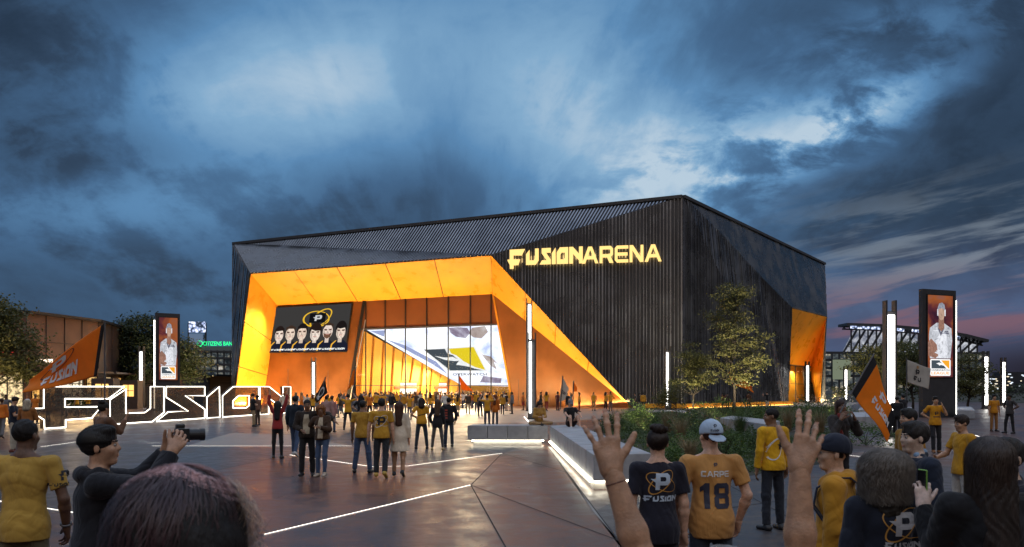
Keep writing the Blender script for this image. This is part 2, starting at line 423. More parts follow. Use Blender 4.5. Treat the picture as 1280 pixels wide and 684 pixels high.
arena = empty('arena_building', (PC.x, PC.y, 0))
tag(arena, 'large faceted black ribbed arena with glowing orange entrance', 'building')
def apart(mb, name, m, smooth=False):
    o = mb.build(name, m, None, smooth); o.parent = arena; o.matrix_parent_inverse = Matrix.Translation(-Vector((PC.x, PC.y, 0))); return o
V0 = FA(853, 246); V1 = FA(292, 305, -7); V2 = ground_z(FA(290, 507)); V3 = FA(313, 342, 1.2); V4 = FA(614, 319)
V5 = ground_z(FA(791, 509)); V6 = PC.copy(); V7 = ground_z(FA(291.5, 507, .2))
RT = FB(1030, 330, -3.5); TL = FB(989, 385, .4); TR = FB(1033, 396, .4); Q = ground_z(FB(975, 505, 1.7)); S = ground_z(FB(984, 503, .4)); E = ground_z(FB(1025, 502, .2))
E2 = ground_z(FB(1030, 502, -1.2)); M1 = FB(900, 292); M2 = FB(950, 346, .2)

def facet(pts, name='cladding', rib=None, even=False, spacing=.42, w=.15, d=.16, seed=0, base=M_FINB):
    """a planar-ish facet: dark backing plus real ribs standing proud of it"""
    rnd = random.Random(seed)
    pts = [Vector(p) for p in pts]
    n = (pts[1] - pts[0]).cross(pts[2] - pts[0])
    if len(pts) > 3: n += (pts[2] - pts[0]).cross(pts[3] - pts[0])
    n.normalize()
    if n.dot(CAMP - pts[0]) < 0: n = -n
    r = Vector(rib) if rib is not None else Vector((0, 0, 1)); r = (r - n * r.dot(n)).normalized(); e = r.cross(n).normalized()
    mb = MB(); mb.cur = 1
    tris = tessellate_polygon([pts]); mb.add([p for p in pts], [tuple(t) for t in tris]); mb.cur = 0
    o0 = pts[0]; q = [((p - o0).dot(e), (p - o0).dot(r), (p - o0).dot(n)) for p in pts]
    lo, hi = min(a[0] for a in q), max(a[0] for a in q)
    x = lo + spacing * .3
    while x < hi:
        xs = []
        for i in range(len(q)):
            a, b = q[i], q[(i + 1) % len(q)]
            if (a[0] - x) * (b[0] - x) < 0:
                tt = (x - a[0]) / (b[0] - a[0]); xs.append((a[1] + tt * (b[1] - a[1]), a[2] + tt * (b[2] - a[2])))
        xs.sort()
        for (r0, h0), (r1, h1) in zip(xs[::2], xs[1::2]):
            if r1 - r0 > .1:
                A = o0 + e * x + r * r0 + n * (h0 + d / 2); B = o0 + e * x + r * r1 + n * (h1 + d / 2)
                mb.seg_n = None
                ax = (B - A).normalized(); s = ax.cross(n).normalized()
                ww = w * (1 if even else rnd.choice((.55, .8, 1.0, 1.0, 1.35))); dd = d * (1 if even else rnd.choice((.5, .8, 1, 1.15)))
                mb.box((A + B) / 2 + n * (dd - d) / 2, ((B - A).length, ww, dd), axes=(ax, s, n))
        x += spacing * (1 if even else rnd.choice((.85, 1, 1, 1.1)))
    return apart(mb, name, [M_FIN, base])
slant = (V4 - V3).cross(nA).normalized() + dA * -.28
facet([V1, V0, V4], rib=Vector((0, 0, 1)) - dA * .36, even=True, spacing=.36, w=.14, d=.12, seed=1)
facet([V1, V4, V3], rib=Vector((0, 0, 1)) - dA * .36, even=True, spacing=.36, w=.14, d=.12, seed=2)
facet([V1, V3, V7], seed=3, spacing=.5)
facet([V4, V0, V6, V5], seed=4, spacing=.37, w=.12, d=.20)
facet([V0, V6, Q], seed=5, spacing=.36, w=.15, d=.14)
for i_, tri in enumerate(([V0, Q, M1], [M1, Q, M2], [M2, Q, S], [M2, S, TL])): facet(tri, seed=60 + i_, spacing=.37, w=.12, d=.18)
facet([V0, M1, RT], rib=Vector((0, 0, 1)) - dB * .42, even=True, spacing=.38, w=.15, d=.12, seed=7)
facet([M1, M2, RT], rib=Vector((0, 0, 1)) - dB * .42, even=True, spacing=.38, w=.15, d=.12, seed=8)
facet([M2, TL, TR, RT], rib=Vector((0, 0, 1)) - dB * .42, even=True, spacing=.38, w=.15, d=.12, seed=9)
facet([RT, TR, E, E2], seed=10, spacing=.5)
BK = V2 + Vector((12, 52, 0)); BK2 = RT + Vector((-22, 34, 0))
mb = MB()
V1g = ground_z(V1)
mb.poly([V1, V7, BK, BK + Vector((0, 0, V1.z))])
mb.poly([BK, BK + Vector((0, 0, V1.z)), Vector((BK2.x, BK2.y, RT.z)), ground_z(BK2)])
mb.poly([E2, RT, Vector((BK2.x, BK2.y, RT.z)), ground_z(BK2)])
apart(mb, 'rear_wall', M_FINB)
mb = MB(); up = Vector((0, 0, -.05))
rf = [V1 + up, V0 + up, RT + up, Vector((BK2.x, BK2.y, RT.z)) + up, BK + Vector((0, 0, V1.z)) + up]
mb.add(rf, [tuple(t) for t in tessellate_polygon([rf])]); apart(mb, 'roof', M_FINB)
mb = MB(); mb.seg(V1 + nA * .1, V0 + nA * .1 + Vector((0, 0, .0)), .5, .34); mb.seg(V0 + nB * .1, RT + nB * .1, .5, .34); mb.seg(V1, V7, .3, .3); apart(mb, 'parapet', M_DGREY)

# ---- the entrance funnel
DEP = -6.0
I1 = FA(347, 382.5, DEP); I2 = FA(455.5, 376, DEP); I3 = FA(616, 367.5, DEP)
IL = ground_z(FA(328, 507, DEP)); IG0 = ground_z(FA(434, 507, DEP)); IG1 = ground_z(FA(641, 507, DEP))
def shrink(q, g=.05):
    c = sum(q, Vector()) / len(q); out = []
    for i, p in enumerate(q):
        a = (q[i - 1] - p).normalized(); b = (q[(i + 1) % len(q)] - p).normalized(); out.append(p + (a + b) * g)
    return out
def panels(name, quads, m, thick=.06, back=M_BLACK):
    mb = MB(); 
    for q in quads:
        q = [Vector(p) for p in q]; n = (q[1] - q[0]).cross(q[2] - q[0]).normalized()
        if n.dot(CAMP - q[0]) < 0: n = -n
        mb.cur = 0; mb.prism(shrink(q), n * thick)
        mb.cur = 1; mb.prism([p - n * .14 for p in q], n * .12)
    return apart(mb, name, [m, back])
tx = [313, 367, 421, 481.5, 543, 614]; bx = [347, 397, 447, 501, 554.5, 616]
Tp = [V3] + [line_at(V3, V4, x) for x in tx[1:-1]] + [V4]; Bp = [I1] + [line_at(I1, I3, x) for x in bx[1:-1]] + [I3]
for k in range(5): panels('soffit_panel', [(Tp[k], Tp[k + 1], Bp[k + 1], Bp[k])], M_ORANGE)
lv = [0, .36, .70, 1]
for k in range(3):
    panels('reveal_panel', [(V3.lerp(V7, lv[k]), I1.lerp(IL, lv[k]), I1.lerp(IL, lv[k + 1]), V3.lerp(V7, lv[k + 1]))], M_ORANGE)
rv = [0, .25, .47, .70, .97]
for k in range(4):
    panels('reveal_panel', [(V4.lerp(V5, rv[k]), I3.lerp(V5, rv[k]), I3.lerp(V5, rv[k + 1]), V4.lerp(V5, rv[k + 1]))], M_ORANGE)
# back walls of the funnel
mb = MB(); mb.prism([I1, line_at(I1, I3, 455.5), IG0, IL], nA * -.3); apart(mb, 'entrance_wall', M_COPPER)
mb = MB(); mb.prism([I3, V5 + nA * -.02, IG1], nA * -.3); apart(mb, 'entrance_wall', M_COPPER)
for px, y0, o_ in ((360, 461, .06), (410, 463, .06), (648, 474, .9), (704, 441, .9), (707.5, 441, .9), (712, 454, .9)):
    mb = MB(); mb.seg(ground_z(FA(px, 507, DEP + o_)), FA(px, y0, DEP + o_), .05, .04); apart(mb, 'wall_rail', M_GREY)

# ---- glazing
M_GLASS = bpy.data.materials.new('clear_glass'); M_GLASS.use_nodes = True
t = NT(M_GLASS.node_tree); tr = t.n('ShaderNodeBsdfTransparent'); gl = t.n('ShaderNodeBsdfGlossy'); gl.inputs['Roughness'].default_value = .03
mx = t.n('ShaderNodeMixShader'); mx.inputs[0].default_value = .05; t.set(mx.inputs[1], tr.outputs[0]); t.set(mx.inputs[2], gl.outputs[0])
tr.inputs[0].default_value = (.96, .97, .97, 1)
oo = t.n('ShaderNodeOutputMaterial'); t.set(oo.inputs[0], mx.outputs[0])
mxs = [457.5, 481.8, 507, 533.5, 560.5, 588, 614]
def GP(px, py): return FA(px, py, DEP)
def bars(mb, a, b, w, d, off=0.0): mb.seg(a + nA * off, b + nA * off, w, d)
edgeL = lambda y: 455.5 + (433 - 455.5) * (y - 376) / (507 - 376)
edgeR = lambda y: 616 + (641 - 616) * (y - 367.5) / (507.5 - 367.5)
sp_y0 = lambda x: 376 + (x - 455.5) * (367.5 - 376) / 160.5; sp_y1 = lambda x: 411.6 + (x - 457.5) * (405.6 - 411.6) / 164
cuts = [None] + mxs + [None]
for k in range(len(mxs) + 1):
    x0 = mxs[k - 1] if k > 0 else None; x1 = mxs[k] if k < len(mxs) else None
    def L(y, x=x0): return x if x is not None else edgeL(y)
    def RR(y, x=x1): return x if x is not None else edgeR(y)
    ya, yb = sp_y0(x0 or 455), sp_y0(x1 or 616); yc, yd = sp_y1(x0 or 450), sp_y1(x1 or 622)
    mb = MB(); q = [GP(L(ya), ya), GP(RR(yb), yb), GP(RR(yd), yd), GP(L(yc), yc)]; mb.prism(q, nA * -.12); sp = apart(mb, 'spandrel_panel', M_SPANDREL)
    mb = MB(); q = [GP(L(yc), yc), GP(RR(yd), yd), ground_z(GP(RR(507), 507)), ground_z(GP(L(507), 507))]
    mb.prism([p + nA * -.03 for p in q], nA * -.02); apart(mb, 'glass_pane', M_GLASS)
for x in mxs:
    mb = MB(); bars(mb, ground_z(GP(x, 507)), GP(x, sp_y0(x)), .14, .16, .06); apart(mb, 'mullion', M_BLACK)
mb = MB(); bars(mb, GP(450, sp_y1(450)), GP(622, sp_y1(622)), .16, .2, .08); bars(mb, GP(438, 482), GP(636, 482), .06, .08, .03); apart(mb, 'transom', M_GREY)
mb = MB(); bars(mb, I2, IG0, .35, .3, .05); apart(mb, 'jamb', M_BLACK)
mb = MB(); bars(mb, GP(455, 400) - dA * .3, IG0 - dA * .35, .10, .1, .22); apart(mb, 'jamb_trim', mat('pale_metal', (.55, .55, .55), .3, .6))
mb = MB(); bars(mb, I3, IG1, .22, .2, .03); apart(mb, 'jamb', M_ORANGE)

# ---- lobby behind the glass
M_YEL = mat('amber_panel', (.90, .46, .05), .5, 0, .08, .4, bump=.02)
M_WARMWALL = mat('warm_white_wall', (.75, .68, .55), .7, 0, .05)
SA = FA(457.5, 412, DEP - .5); SB = FA(622, 405.8, DEP - .5); SD = at(575, 481.5, 113)
npl = (SB - SA).cross(SD - SA).normalized()
def SP(px, py, off=0.0): return on_plane(px, py, SA + npl * off * (1 if npl.z < 0 else -1), npl)
def screen_mat(name, base, strength):
    m = bpy.data.materials.new(name); m.use_nodes = True; t = NT(m.node_tree)
    crd = t.n('ShaderNodeTexCoord').outputs['Object']
    a = t.noise(t.vmath('MULTIPLY', crd, (.5, .35, .5)), .42, 5, .6, 1.2)
    b = t.noise(t.vmath('MULTIPLY', crd, (.7, .25, .5)), .9, 4, .6, .4)
    f = t.math('ADD', t.math('MULTIPLY', a, .7), t.math('MULTIPLY', b, .3))
    col = t.ramp(f, base); e = t.n('ShaderNodeEmission'); t.set(e.inputs[0], col); e.inputs[1].default_value = strength
    o = t.n('ShaderNodeOutputMaterial'); t.set(o.inputs[0], e.outputs[0]); return m
M_LEDCEIL = screen_mat('led_picture', [(.33, (.30, .38, .68)), (.42, (.66, .72, .93)), (.50, (.92, .93, 1.0)), (.62, (1, 1, 1))], 1.5)
M_PLUMPIC = screen_mat('picture_plum', [(.3, (.10, .06, .10)), (.45, (.30, .24, .34)), (.55, (.62, .58, .72)), (.7, (.85, .85, .95))], 1.0); M_BEIGEPIC = screen_mat('picture_beige', [(.3, (.30, .20, .17)), (.48, (.55, .45, .42)), (.6, (.82, .78, .80))], 1.0)
M_BLUEPIC = glow('picture_blue', (.40, .46, .75), 1.0)
M_SLATEPIC = glow('picture_slate', (.065, .085, .105), 1.0); M_YELPIC = glow('picture_yellow', (.95, .72, .02), 1.0); M_WHITEPIC = glow('picture_white', (1, 1, 1), 1.05)
M_ORPIC = glow('picture_orange', (.95, .42, .03), 1.0)
led = empty('video_ceiling', (SA.x, SA.y, 0)); tag(led, 'huge sloping pale video ceiling glowing inside the glass lobby', 'video screen')
def under(mb, root, name, m):
    o = mb.build(name, m); o.parent = root; o.matrix_parent_inverse = Matrix.Translation(-Vector(root.location)); return o
mb = MB(); mb.prism([SP(457.5, 412), SP(622, 405.8), SP(636, 483.2), SP(575, 481.5)], npl * (.15 if npl.z > 0 else -.15)); under(mb, led, 'screen', M_LEDCEIL)
def spoly(name, pts, m, off): mb = MB(); pp = [SP(x, y, off) for x, y in pts]; mb.add(pp, [tuple(t) for t in tessellate_polygon([pp])]); return under(mb, led, name, m)
spoly('picture_shape', [(561, 410), (572, 409), (584, 410), (588, 416), (582, 423), (570, 421), (563, 416)], M_PLUMPIC, .02)
spoly('picture_shape', [(590, 410), (606, 407.5), (610, 415), (602, 423), (592, 422), (586, 417)], M_BEIGEPIC, .02)
spoly('picture_shape', [(602, 443), (614, 446), (622, 455), (617, 452), (621, 462), (612, 456)], M_BEIGEPIC, .02)
spoly('picture_shape', [(604, 470), (627, 473), (626, 479), (600, 478)], M_PLUMPIC, .02)
spoly('picture_shape', [(482, 424), (507, 432), (545, 452), (560, 468), (540, 455), (505, 436)], M_BLUEPIC, .02)
spoly('picture_shape', [(463, 414), (481, 413), (480, 421)], M_BLUEPIC, .02)
spoly('emblem_field', [(528.5, 436.5), (593.5, 433), (609, 464), (561, 464.5)], M_WHITEPIC, .04)
spoly('emblem_shape', [(530, 437.3), (556, 436.2), (559, 442), (566, 444), (574, 451), (570, 456), (584, 458), (594, 461), (604, 463), (563, 463.2)], M_SLATEPIC, .06)
spoly('emblem_shape', [(561, 436), (592, 434), (606.5, 462.5), (594, 459), (580, 452), (570, 444), (564, 442)], M_YELPIC, .06)
spoly('emblem_shape', [(543, 445), (556, 447), (566, 446), (575, 451), (568, 451.5), (556, 450)], M_WHITEPIC, .08)

mb = MB(); text_flat(mb, 'OVERWATCH', 43, lambda u, v: SP(566 + u * (1 - v * .004), 469.5 - v * .62, .07)); under(mb, led, 'writing', M_SLATEPIC)
wA = ground_z(FA(452, 507, DEP - .6)); wB = gx(577, 113.0)
wd = (wB - wA).normalized(); wn = Vector((wd.y, -wd.x, 0)); 
if wn.dot(CAMP - wA) < 0: wn = -wn
WL = (wB - wA).length
def WP(s, z, off=0.0): return wA + wd * s + Vector((0, 0, z)) + wn * off
ztop = lambda s: SA.z + (SD.z - SA.z) * s / WL
mb = MB(); mb.poly([WP(-.8, 0), WP(WL, 0), WP(WL, ztop(WL) + .3), WP(-.8, ztop(0) + .3)]); apart(mb, 'lobby_wall', mat('deep_amber_wall', (.55, .22, .03), .55))
rr = random.Random(3)
s = -.4; k = 0
while s < WL - 1.2:
    w = 1.15; lean = .55; z0 = 0.0
    if 4.2 < s < 8.0 or 10.5 < s < 13.0: z0 = 3.0
    mb = MB(); ofs = .25
    mb.prism([WP(s, z0, ofs), WP(s + w, z0, ofs), WP(s + w + lean, max(z0 + .3, ztop(s + w + lean) - .15), ofs), WP(s + lean, max(z0 + .3, ztop(s + lean) - .15), ofs)], wn * .22)
    apart(mb, 'wall_fin', M_YEL)
    mb = MB(); mb.seg(WP(s + w + .12, z0 + .1, .12), WP(s + w + lean + .1, max(z0 + .4, ztop(s + w + lean) - .3), .12), .07, .05); apart(mb, 'cove_light', M_WARMLED)
    s += w + .38; k += 1
for s0, s1 in ((4.6, 8.4), (11.0, 13.4)):
    mb = MB(); mb.poly([WP(s0, 0, .06), WP(s1, 0, .06), WP(s1, 2.9, .06), WP(s0, 2.9, .06)]); apart(mb, 'lit_opening', glow('lit_room', (1.0, .90, .74), 2.2))
    mb = MB(); mb.box(WP((s0 + s1) / 2, .55, .55), (s1 - s0 - .4, .5, 1.1), axes=(wd, wn, Vector((0, 0, 1)))); apart(mb, 'counter', M_WARMWALL)
    mb = MB(); mb.box(WP((s0 + s1) / 2, 2.3, .5), (s1 - s0, .3, .35), axes=(wd, wn, Vector((0, 0, 1)))); apart(mb, 'lintel', mat('rust_red_paint', (.45, .12, .05), .5))
b0 = gx(560, 116); b1 = ground_z(FA(660, 507, -24))
mb = MB(); mb.prism([b0, b1, b1 + Vector((0, 0, 4.6)), b0 + Vector((0, 0, 4.6))], (0, .3, 0)); apart(mb, 'lobby_back_wall', M_YEL)
q0 = ground_z(FA(642, 507, DEP - .6)); mb = MB(); mb.prism([q0, b1, b1 + Vector((0, 0, 5)), q0 + Vector((0, 0, SB.z + .2))], (.3, 0, 0)); apart(mb, 'lobby_side_wall', M_WARMWALL)
flat('lobby_floor', [wA, IG1, b1, b0], .010, MG_WHITE)
Lc = (wA + IG1) / 2
light_area('lobby_light', (Lc.x + 2, Lc.y + 5, 5.6), (-.1, -.35, -1), 9, 6, 5000, (1.0, .80, .50))
light_area('lobby_wall_light', (Lc.x - 2, Lc.y + 8, 3.4), (-1, .15, .25), 8, 2, 450, (1.0, .78, .42))

# ---- lights that wash the funnel (linear uplights let into the paving)
WASH = (1.0, .64, .27)
def uplight(a, b, off, n, power, aim, w=.25):
    a, b = Vector(a), Vector(b); c = (a + b) / 2 + n * off + Vector((0, 0, .06)); d = (b - a).normalized()
    l = bpy.data.lights.new('uplight', 'AREA'); l.shape = 'RECTANGLE'; l.size = (b - a).length * .95; l.size_y = w; l.energy = power; l.color = WASH
    o = bpy.data.objects.new('uplight', l); COL.objects.link(o); o.location = c
    z = -Vector(aim).normalized(); x = (d - z * d.dot(z)).normalized(); y = z.cross(x)
    o.rotation_euler = Matrix((x, y, z)).transposed().to_euler(); return o
uplight(IL, IG0, .5, nA, 620, Vector((0, 0, 1)) - nA * .25)
uplight(IG1, V5, .5, nA, 700, Vector((0, 0, 1)) - nA * .25)
uplight(V7 + nA * -1, IL, .6, (dA * -1), 700, Vector((0, 0, 1)) + dA * .45)
uplight(IL + nA * 6.2 - dA * 2, IG1 + nA * 6.2, .0, nA, 6600, Vector((0, 0, 1)) - nA * .16, .5)
uplight(IG1 + nA * 5.0, V5 + nA * 1.2 + dA * 1.5, .2, nA, 1500, Vector((0, 0, 1)) - nA * .05 - dA * .35, .3)

for k in range(6):  # added spots without fixtures, there to brighten the plaza before the entrance
    c = Bp[0].lerp(Bp[-1], (k + .5) / 6) + nA * 1.6 + Vector((0, 0, .35)); light_spot('plaza_fill_spot', c, ground_z(c) + nA * 9, 17000, (1.0, .70, .38), 105, .8, .08)
# ---- second portal on the long side
D1 = FB(985, 456, -3.6); D2 = FB(1013, 459, -3.6); D1g = ground_z(FB(983, 503, -3.6)); D2g = ground_z(FB(1018.5, 503, -3.6))
panels('soffit_panel', [(TL, TR, D2, D1)], M_ORANGE)
panels('reveal_panel', [(TR, E, D2g, D2)], M_ORANGE)
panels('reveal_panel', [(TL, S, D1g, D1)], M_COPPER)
mb = MB(); mb.poly([D1, D2, D2g, D1g]); mb.poly([p for p in (D1, D2, D2g, D1g)][::-1]); 
mb = MB(); n3 = nB * -1.2
mb.prism([D1 + n3, D2 + n3, D2g + n3, D1g + n3], nB * -.1); apart(mb, 'vestibule_wall', M_YEL)
mb = MB(); mb.prism([D1, D2, D2g, D1g], nB * -.03); apart(mb, 'glass_pane', M_GLASS)
for f in (0, .3, .64, 1):
    mb = MB(); mb.seg(D1g.lerp(D2g, f) + nB * .06, D1.lerp(D2, f) + nB * .06, .12, .12); apart(mb, 'mullion', M_GREY)
mb = MB(); mb.seg(D1g.lerp(D1, .5) + nB * .06, D2g.lerp(D2, .5) + nB * .06, .08, .1); mb.seg(D1 + nB * .06, D2 + nB * .06, .2, .14); apart(mb, 'transom', M_GREY)
light_area('vestibule_light', (D1 + D2 + D1g + D2g) / 4 + nB * -.6 + Vector((0, 0, 2.0)), (0, 0, -1), 2.5, .8, 260, (1, .8, .45))
uplight(D1g + nB * 1.0, D2g + nB * 1.0, 3.0, nB, 1500, Vector((0, 0, 1)) - nB * .12, .5)
# orange plinth bench along the foot of the long side
for name, a, b in (('plinth', V6 + nA * .5 - dB * .6, Q + nB * 1.0), ('plinth', V5 + nA * .75 - dA * .8, V6 + nA * .75 + dA * .0)):
    mb = MB(); mb.seg(a + nB * .3 + Vector((0, 0, .25)), b + nB * .3 + Vector((0, 0, .25)), .8, .46); apart(mb, name, M_ORANGE)
    mb = MB(); mb.seg(a + nB * .82 + Vector((0, 0, .06)), b + nB * .82 + Vector((0, 0, .06)), .08, .05); apart(mb, 'plinth_light', glow('amber_led', (1.0, .55, .12), 5.0))
# ------------------------------------------------------------------ lettering
sgA, sgB = Vector((-23.45, 40.0, 0)), Vector((-18.9, 68.0, 0))
sgd = (sgB - sgA).normalized(); sgn = Vector((sgd.y, -sgd.x, 0))
if sgn.dot(CAMP - sgA) < 0: sgn = -sgn
GPX = {
 'F': [[(54, 483.3), (155, 483.3), (135, 498.5), (80.8, 498.5), (80.8, 509), (126, 508.4), (114, 522.8), (81.4, 525), (81.4, 535.6), (55, 537.3), (54.5, 525), (37, 514), (37, 510.8), (54, 510.5)]],
 'U': [[(157, 486.5), (157, 516.6), (180.5, 515.8), (187.5, 510.5), (187.5, 483.4), (204.7, 483.4), (204.7, 515.5), (190, 528.4), (137, 531.5), (137, 499.5)]],
 'S': [[(207.3, 483.4), (255.5, 483.4), (255.5, 494.7), (231, 494.7), (255.5, 511.6), (255.5, 523.8), (195, 528.2), (209.7, 515), (234.7, 514), (207.3, 496.7)]],
 'I': [[(273.8, 483.4), (274.5, 522.7), (258, 523.8), (258, 496.7)]],
 'O': [[(291, 483.4), (323, 483.4), (323, 519.4), (277.7, 522.5), (277.7, 495)], [(298, 494.7), (291, 501), (291, 510.3), (307, 510), (311, 507), (311, 494.7)]],
 'N': [[(324.5, 483.4), (336, 483.4), (353.4, 497.5), (353.4, 483.4), (363, 483.4), (363, 516.6), (353.4, 517.2), (353.4, 511), (335.5, 497.5), (335.5, 518.6), (324.5, 519.3)]],
}
def sg_uv(px, py): p = on_plane(px, py, sgA, sgn); return ((p - sgA).dot(sgd), max(0.06, p.z))
GUV = {c: [[sg_uv(*q) for q in lp] for lp in loops] for c, loops in GPX.items()}
FONT = {}
for c, loops in GUV.items():
    u0 = min(u for u, v in loops[0]); u1 = max(u for u, v in loops[0])
    asp = {'F': 1.6, 'U': 1.15, 'S': 1.0, 'I': .34, 'O': 1.02, 'N': 1.2}[c]
    FONT[c] = ([[((u - u0) / (u1 - u0) * asp, v / 2.2) for u, v in lp] for lp in loops], asp)
FONT['A'] = ([[(0, 0), (.45, 1), (.72, 1), (1.17, 0), (.95, 0), (.84, .25), (.33, .25), (.22, 0)], [(.41, .43), (.76, .43), (.585, .83)]], 1.17)
FONT['R'] = ([[(0, 0), (0, 1), (.8, 1), (.95, .85), (.95, .5), (.8, .36), (.98, 0), (.7, 0), (.53, .33), (.19, .33), (.19, 0)], [(.19, .52), (.72, .52), (.76, .57), (.76, .76), (.71, .81), (.19, .81)]], .98)
FONT['E'] = ([[(0, .15), (0, .85), (.15, 1), (.95, 1), (.95, .82), (.19, .82), (.19, .59), (.9, .59), (.9, .41), (.19, .41), (.19, .18), (.95, .18), (.95, 0), (.15, 0)]], .95)
FONT['n'] = ([[(0, 0), (0, 1), (.24, 1), (.77, .30), (.77, 1), (.96, 1), (.96, 0), (.72, 0), (.19, .70), (.19, 0)]], .96)
FONT['C'] = ([[(.15, 0), (0, .15), (0, .85), (.15, 1), (.9, 1), (.9, .76), (.24, .76), (.24, .24), (.9, .24), (.9, 0)]], .9)
FONT['P'] = ([[(0, 0), (0, 1), (.8, 1), (.95, .85), (.95, .45), (.8, .3), (.24, .3), (.24, 0)], [(.24, .53), (.7, .53), (.7, .77), (.24, .77)]], .95)
FONT['1'] = ([[(.16, 0), (.16, .72), (0, .62), (0, .82), (.22, 1), (.42, 1), (.42, 0)]], .42)
FONT['8'] = ([[(.12, 0), (0, .12), (0, .42), (.08, .5), (0, .58), (0, .88), (.12, 1), (.68, 1), (.8, .88), (.8, .58), (.72, .5), (.8, .42), (.8, .12), (.68, 0)], [(.24, .2), (.56, .2), (.56, .4), (.24, .4)], [(.24, .6), (.56, .6), (.56, .8), (.24, .8)]], .8)
def ellipse_ring(cx, cy, rx, ry, rot, th, n=40):
    ca, sa = math.cos(rot), math.sin(rot); o = []; i = []
    for k in range(n):
        a = 2 * math.pi * k / n; w = th * (0.5 + .5 * abs(math.sin(a * .5)))
        for lst, f in ((o, 1), (i, -1)):
            x, y = (rx + f * w) * math.cos(a), (ry + f * w) * math.sin(a); lst.append((cx + x * ca - y * sa, cy + x * sa + y * ca))
    return [o, i]
EMBLEM_P = [[(.10, 0), (.36, 0), (.38, .28), (.84, .28), (1.02, .46), (1.02, .86), (.88, 1), (.16, 1), (.13, .66), (-.16, .66), (.12, .44)], [(.40, .52), (.70, .52), (.76, .58), (.76, .72), (.70, .78), (.40, .78)]]
RINGS = [ellipse_ring(.48, .46, .95, .42, .75, .035), ellipse_ring(.50, .46, .95, .45, -.45, .028)]

def word(s, gap=.12, hole=None):
    """list of glyph loop-sets laid out from u = 0, cap height 1; returns (glyphs, width)"""
    x = 0; out = []
    for ch in s:
        if ch == ' ': x += .5; continue
        loops, w = FONT[ch]; out.append([[(u + x, v) for u, v in lp] for lp in loops]); x += w + gap
    return out, x - gap
def glyph_flat(mb, loops, fn):
    tr = tessellate_polygon([[Vector((u, v, 0)) for u, v in lp] for lp in loops]); pts = [p for lp in loops for p in lp]
    mb.add([fn(u, v) for u, v in pts], [tuple(t) for t in tr])
def glyph_solid(mb, loops, fn, d):
    d = Vector(d); tr = [tuple(t) for t in tessellate_polygon([[Vector((u, v, 0)) for u, v in lp] for lp in loops])]
    pts = [Vector(fn(u, v)) for lp in loops for u, v in lp]; n = len(pts)
    fs = [t for t in tr] + [tuple(i + n for i in t)[::-1] for t in tr]; o = 0
    for lp in loops:
        m = len(lp)
        for i in range(m): fs.append((o + i, o + (i + 1) % m, n + o + (i + 1) % m, n + o + i))
        o += m
    mb.add(pts + [p + d for p in pts], fs)
# ---- giant outlined letters on the plaza
M_LETTER = bpy.data.materials.new('smoked_glass_face'); M_LETTER.use_nodes = True
t = NT(M_LETTER.node_tree); tr = t.n('ShaderNodeBsdfTransparent'); tr.inputs[0].default_value = (.62, .56, .50, 1); b = t.n('ShaderNodeBsdfPrincipled'); b.inputs['Base Color'].default_value = (.16, .14, .12, 1); b.inputs['Roughness'].default_value = .22; b.inputs['Metallic'].default_value = .4
mx = t.n('ShaderNodeMixShader'); mx.inputs[0].default_value = .55; t.set(mx.inputs[1], tr.outputs[0]); t.set(mx.inputs[2], b.outputs[0]); o = t.n('ShaderNodeOutputMaterial'); t.set(o.inputs[0], mx.outputs[0])
big = empty('letter_sign', sgA); tag(big, 'giant free standing letters FUSION outlined in white light on the plaza', 'sign')
def world_of(o):
    return (world_of(o.parent) @ o.matrix_parent_inverse if o.parent else Matrix.Identity(4)) @ Matrix.LocRotScale(o.location, o.rotation_euler, o.scale)
def adopt(o, root): o.parent = root; o.matrix_parent_inverse = world_of(root).inverted(); return o
for c, loops in GUV.items():
    fn = lambda u, v: sgA + sgd * u + Vector((0, 0, v))
    mb = MB(); glyph_solid(mb, loops, fn, sgn * -.22); o = adopt(mb.build('letter', M_LETTER), big)
    mb = MB()
    for lp in loops: mb.tube([fn(u, v) + sgn * .03 for u, v in lp], .026, 6, closed=True)
    adopt(mb.build('light_outline', glow('letter_outline_led', (1.0, .93, .80), 5.5)), o)

# ---- lit name on the facade
sg = empty('facade_sign', FA(634, 333, .3)); tag(sg, 'glowing yellow channel letters FUSIONARENA high on the black ribbed wall', 'sign')
M_SIGN = glow('yellow_letter_light', (1.0, .66, .22), 1.45)
s0, s1 = FA(637, 332.6, .62), FA(827, 326.8, .62); upv = FA(637, 312.2, .62) - s0; su = (s1 - s0)
gf, wf = word('FUSION', .11); ga, wa = word('AREnA', .10)
for grp, w, f0, f1, tall in ((gf, wf, -.012, .492, True), (ga, wa, .488, 1.0, False)):
    for i, loops in enumerate(grp):
        def fn(u, v, tall=tall, i=i):
            if tall and i == 0: v = v * 1.22 - .22
            return s0 + su * (f0 + (f1 - f0) * u / w) + upv * v
        mb = MB(); glyph_solid(mb, loops, fn, nA * .16); adopt(mb.build('letter', M_SIGN), sg)
        us = [p[0] for p in loops[0]]; ctr = Vector(fn((min(us) + max(us)) / 2, .5)) - nA * .10; wl = (Vector(fn(max(us), 0)) - Vector(fn(min(us), 0))).length
        light_area('letter_halo', ctr, nA * -1, wl * .6, .5, 3.0 * wl, (1.0, .62, .22))

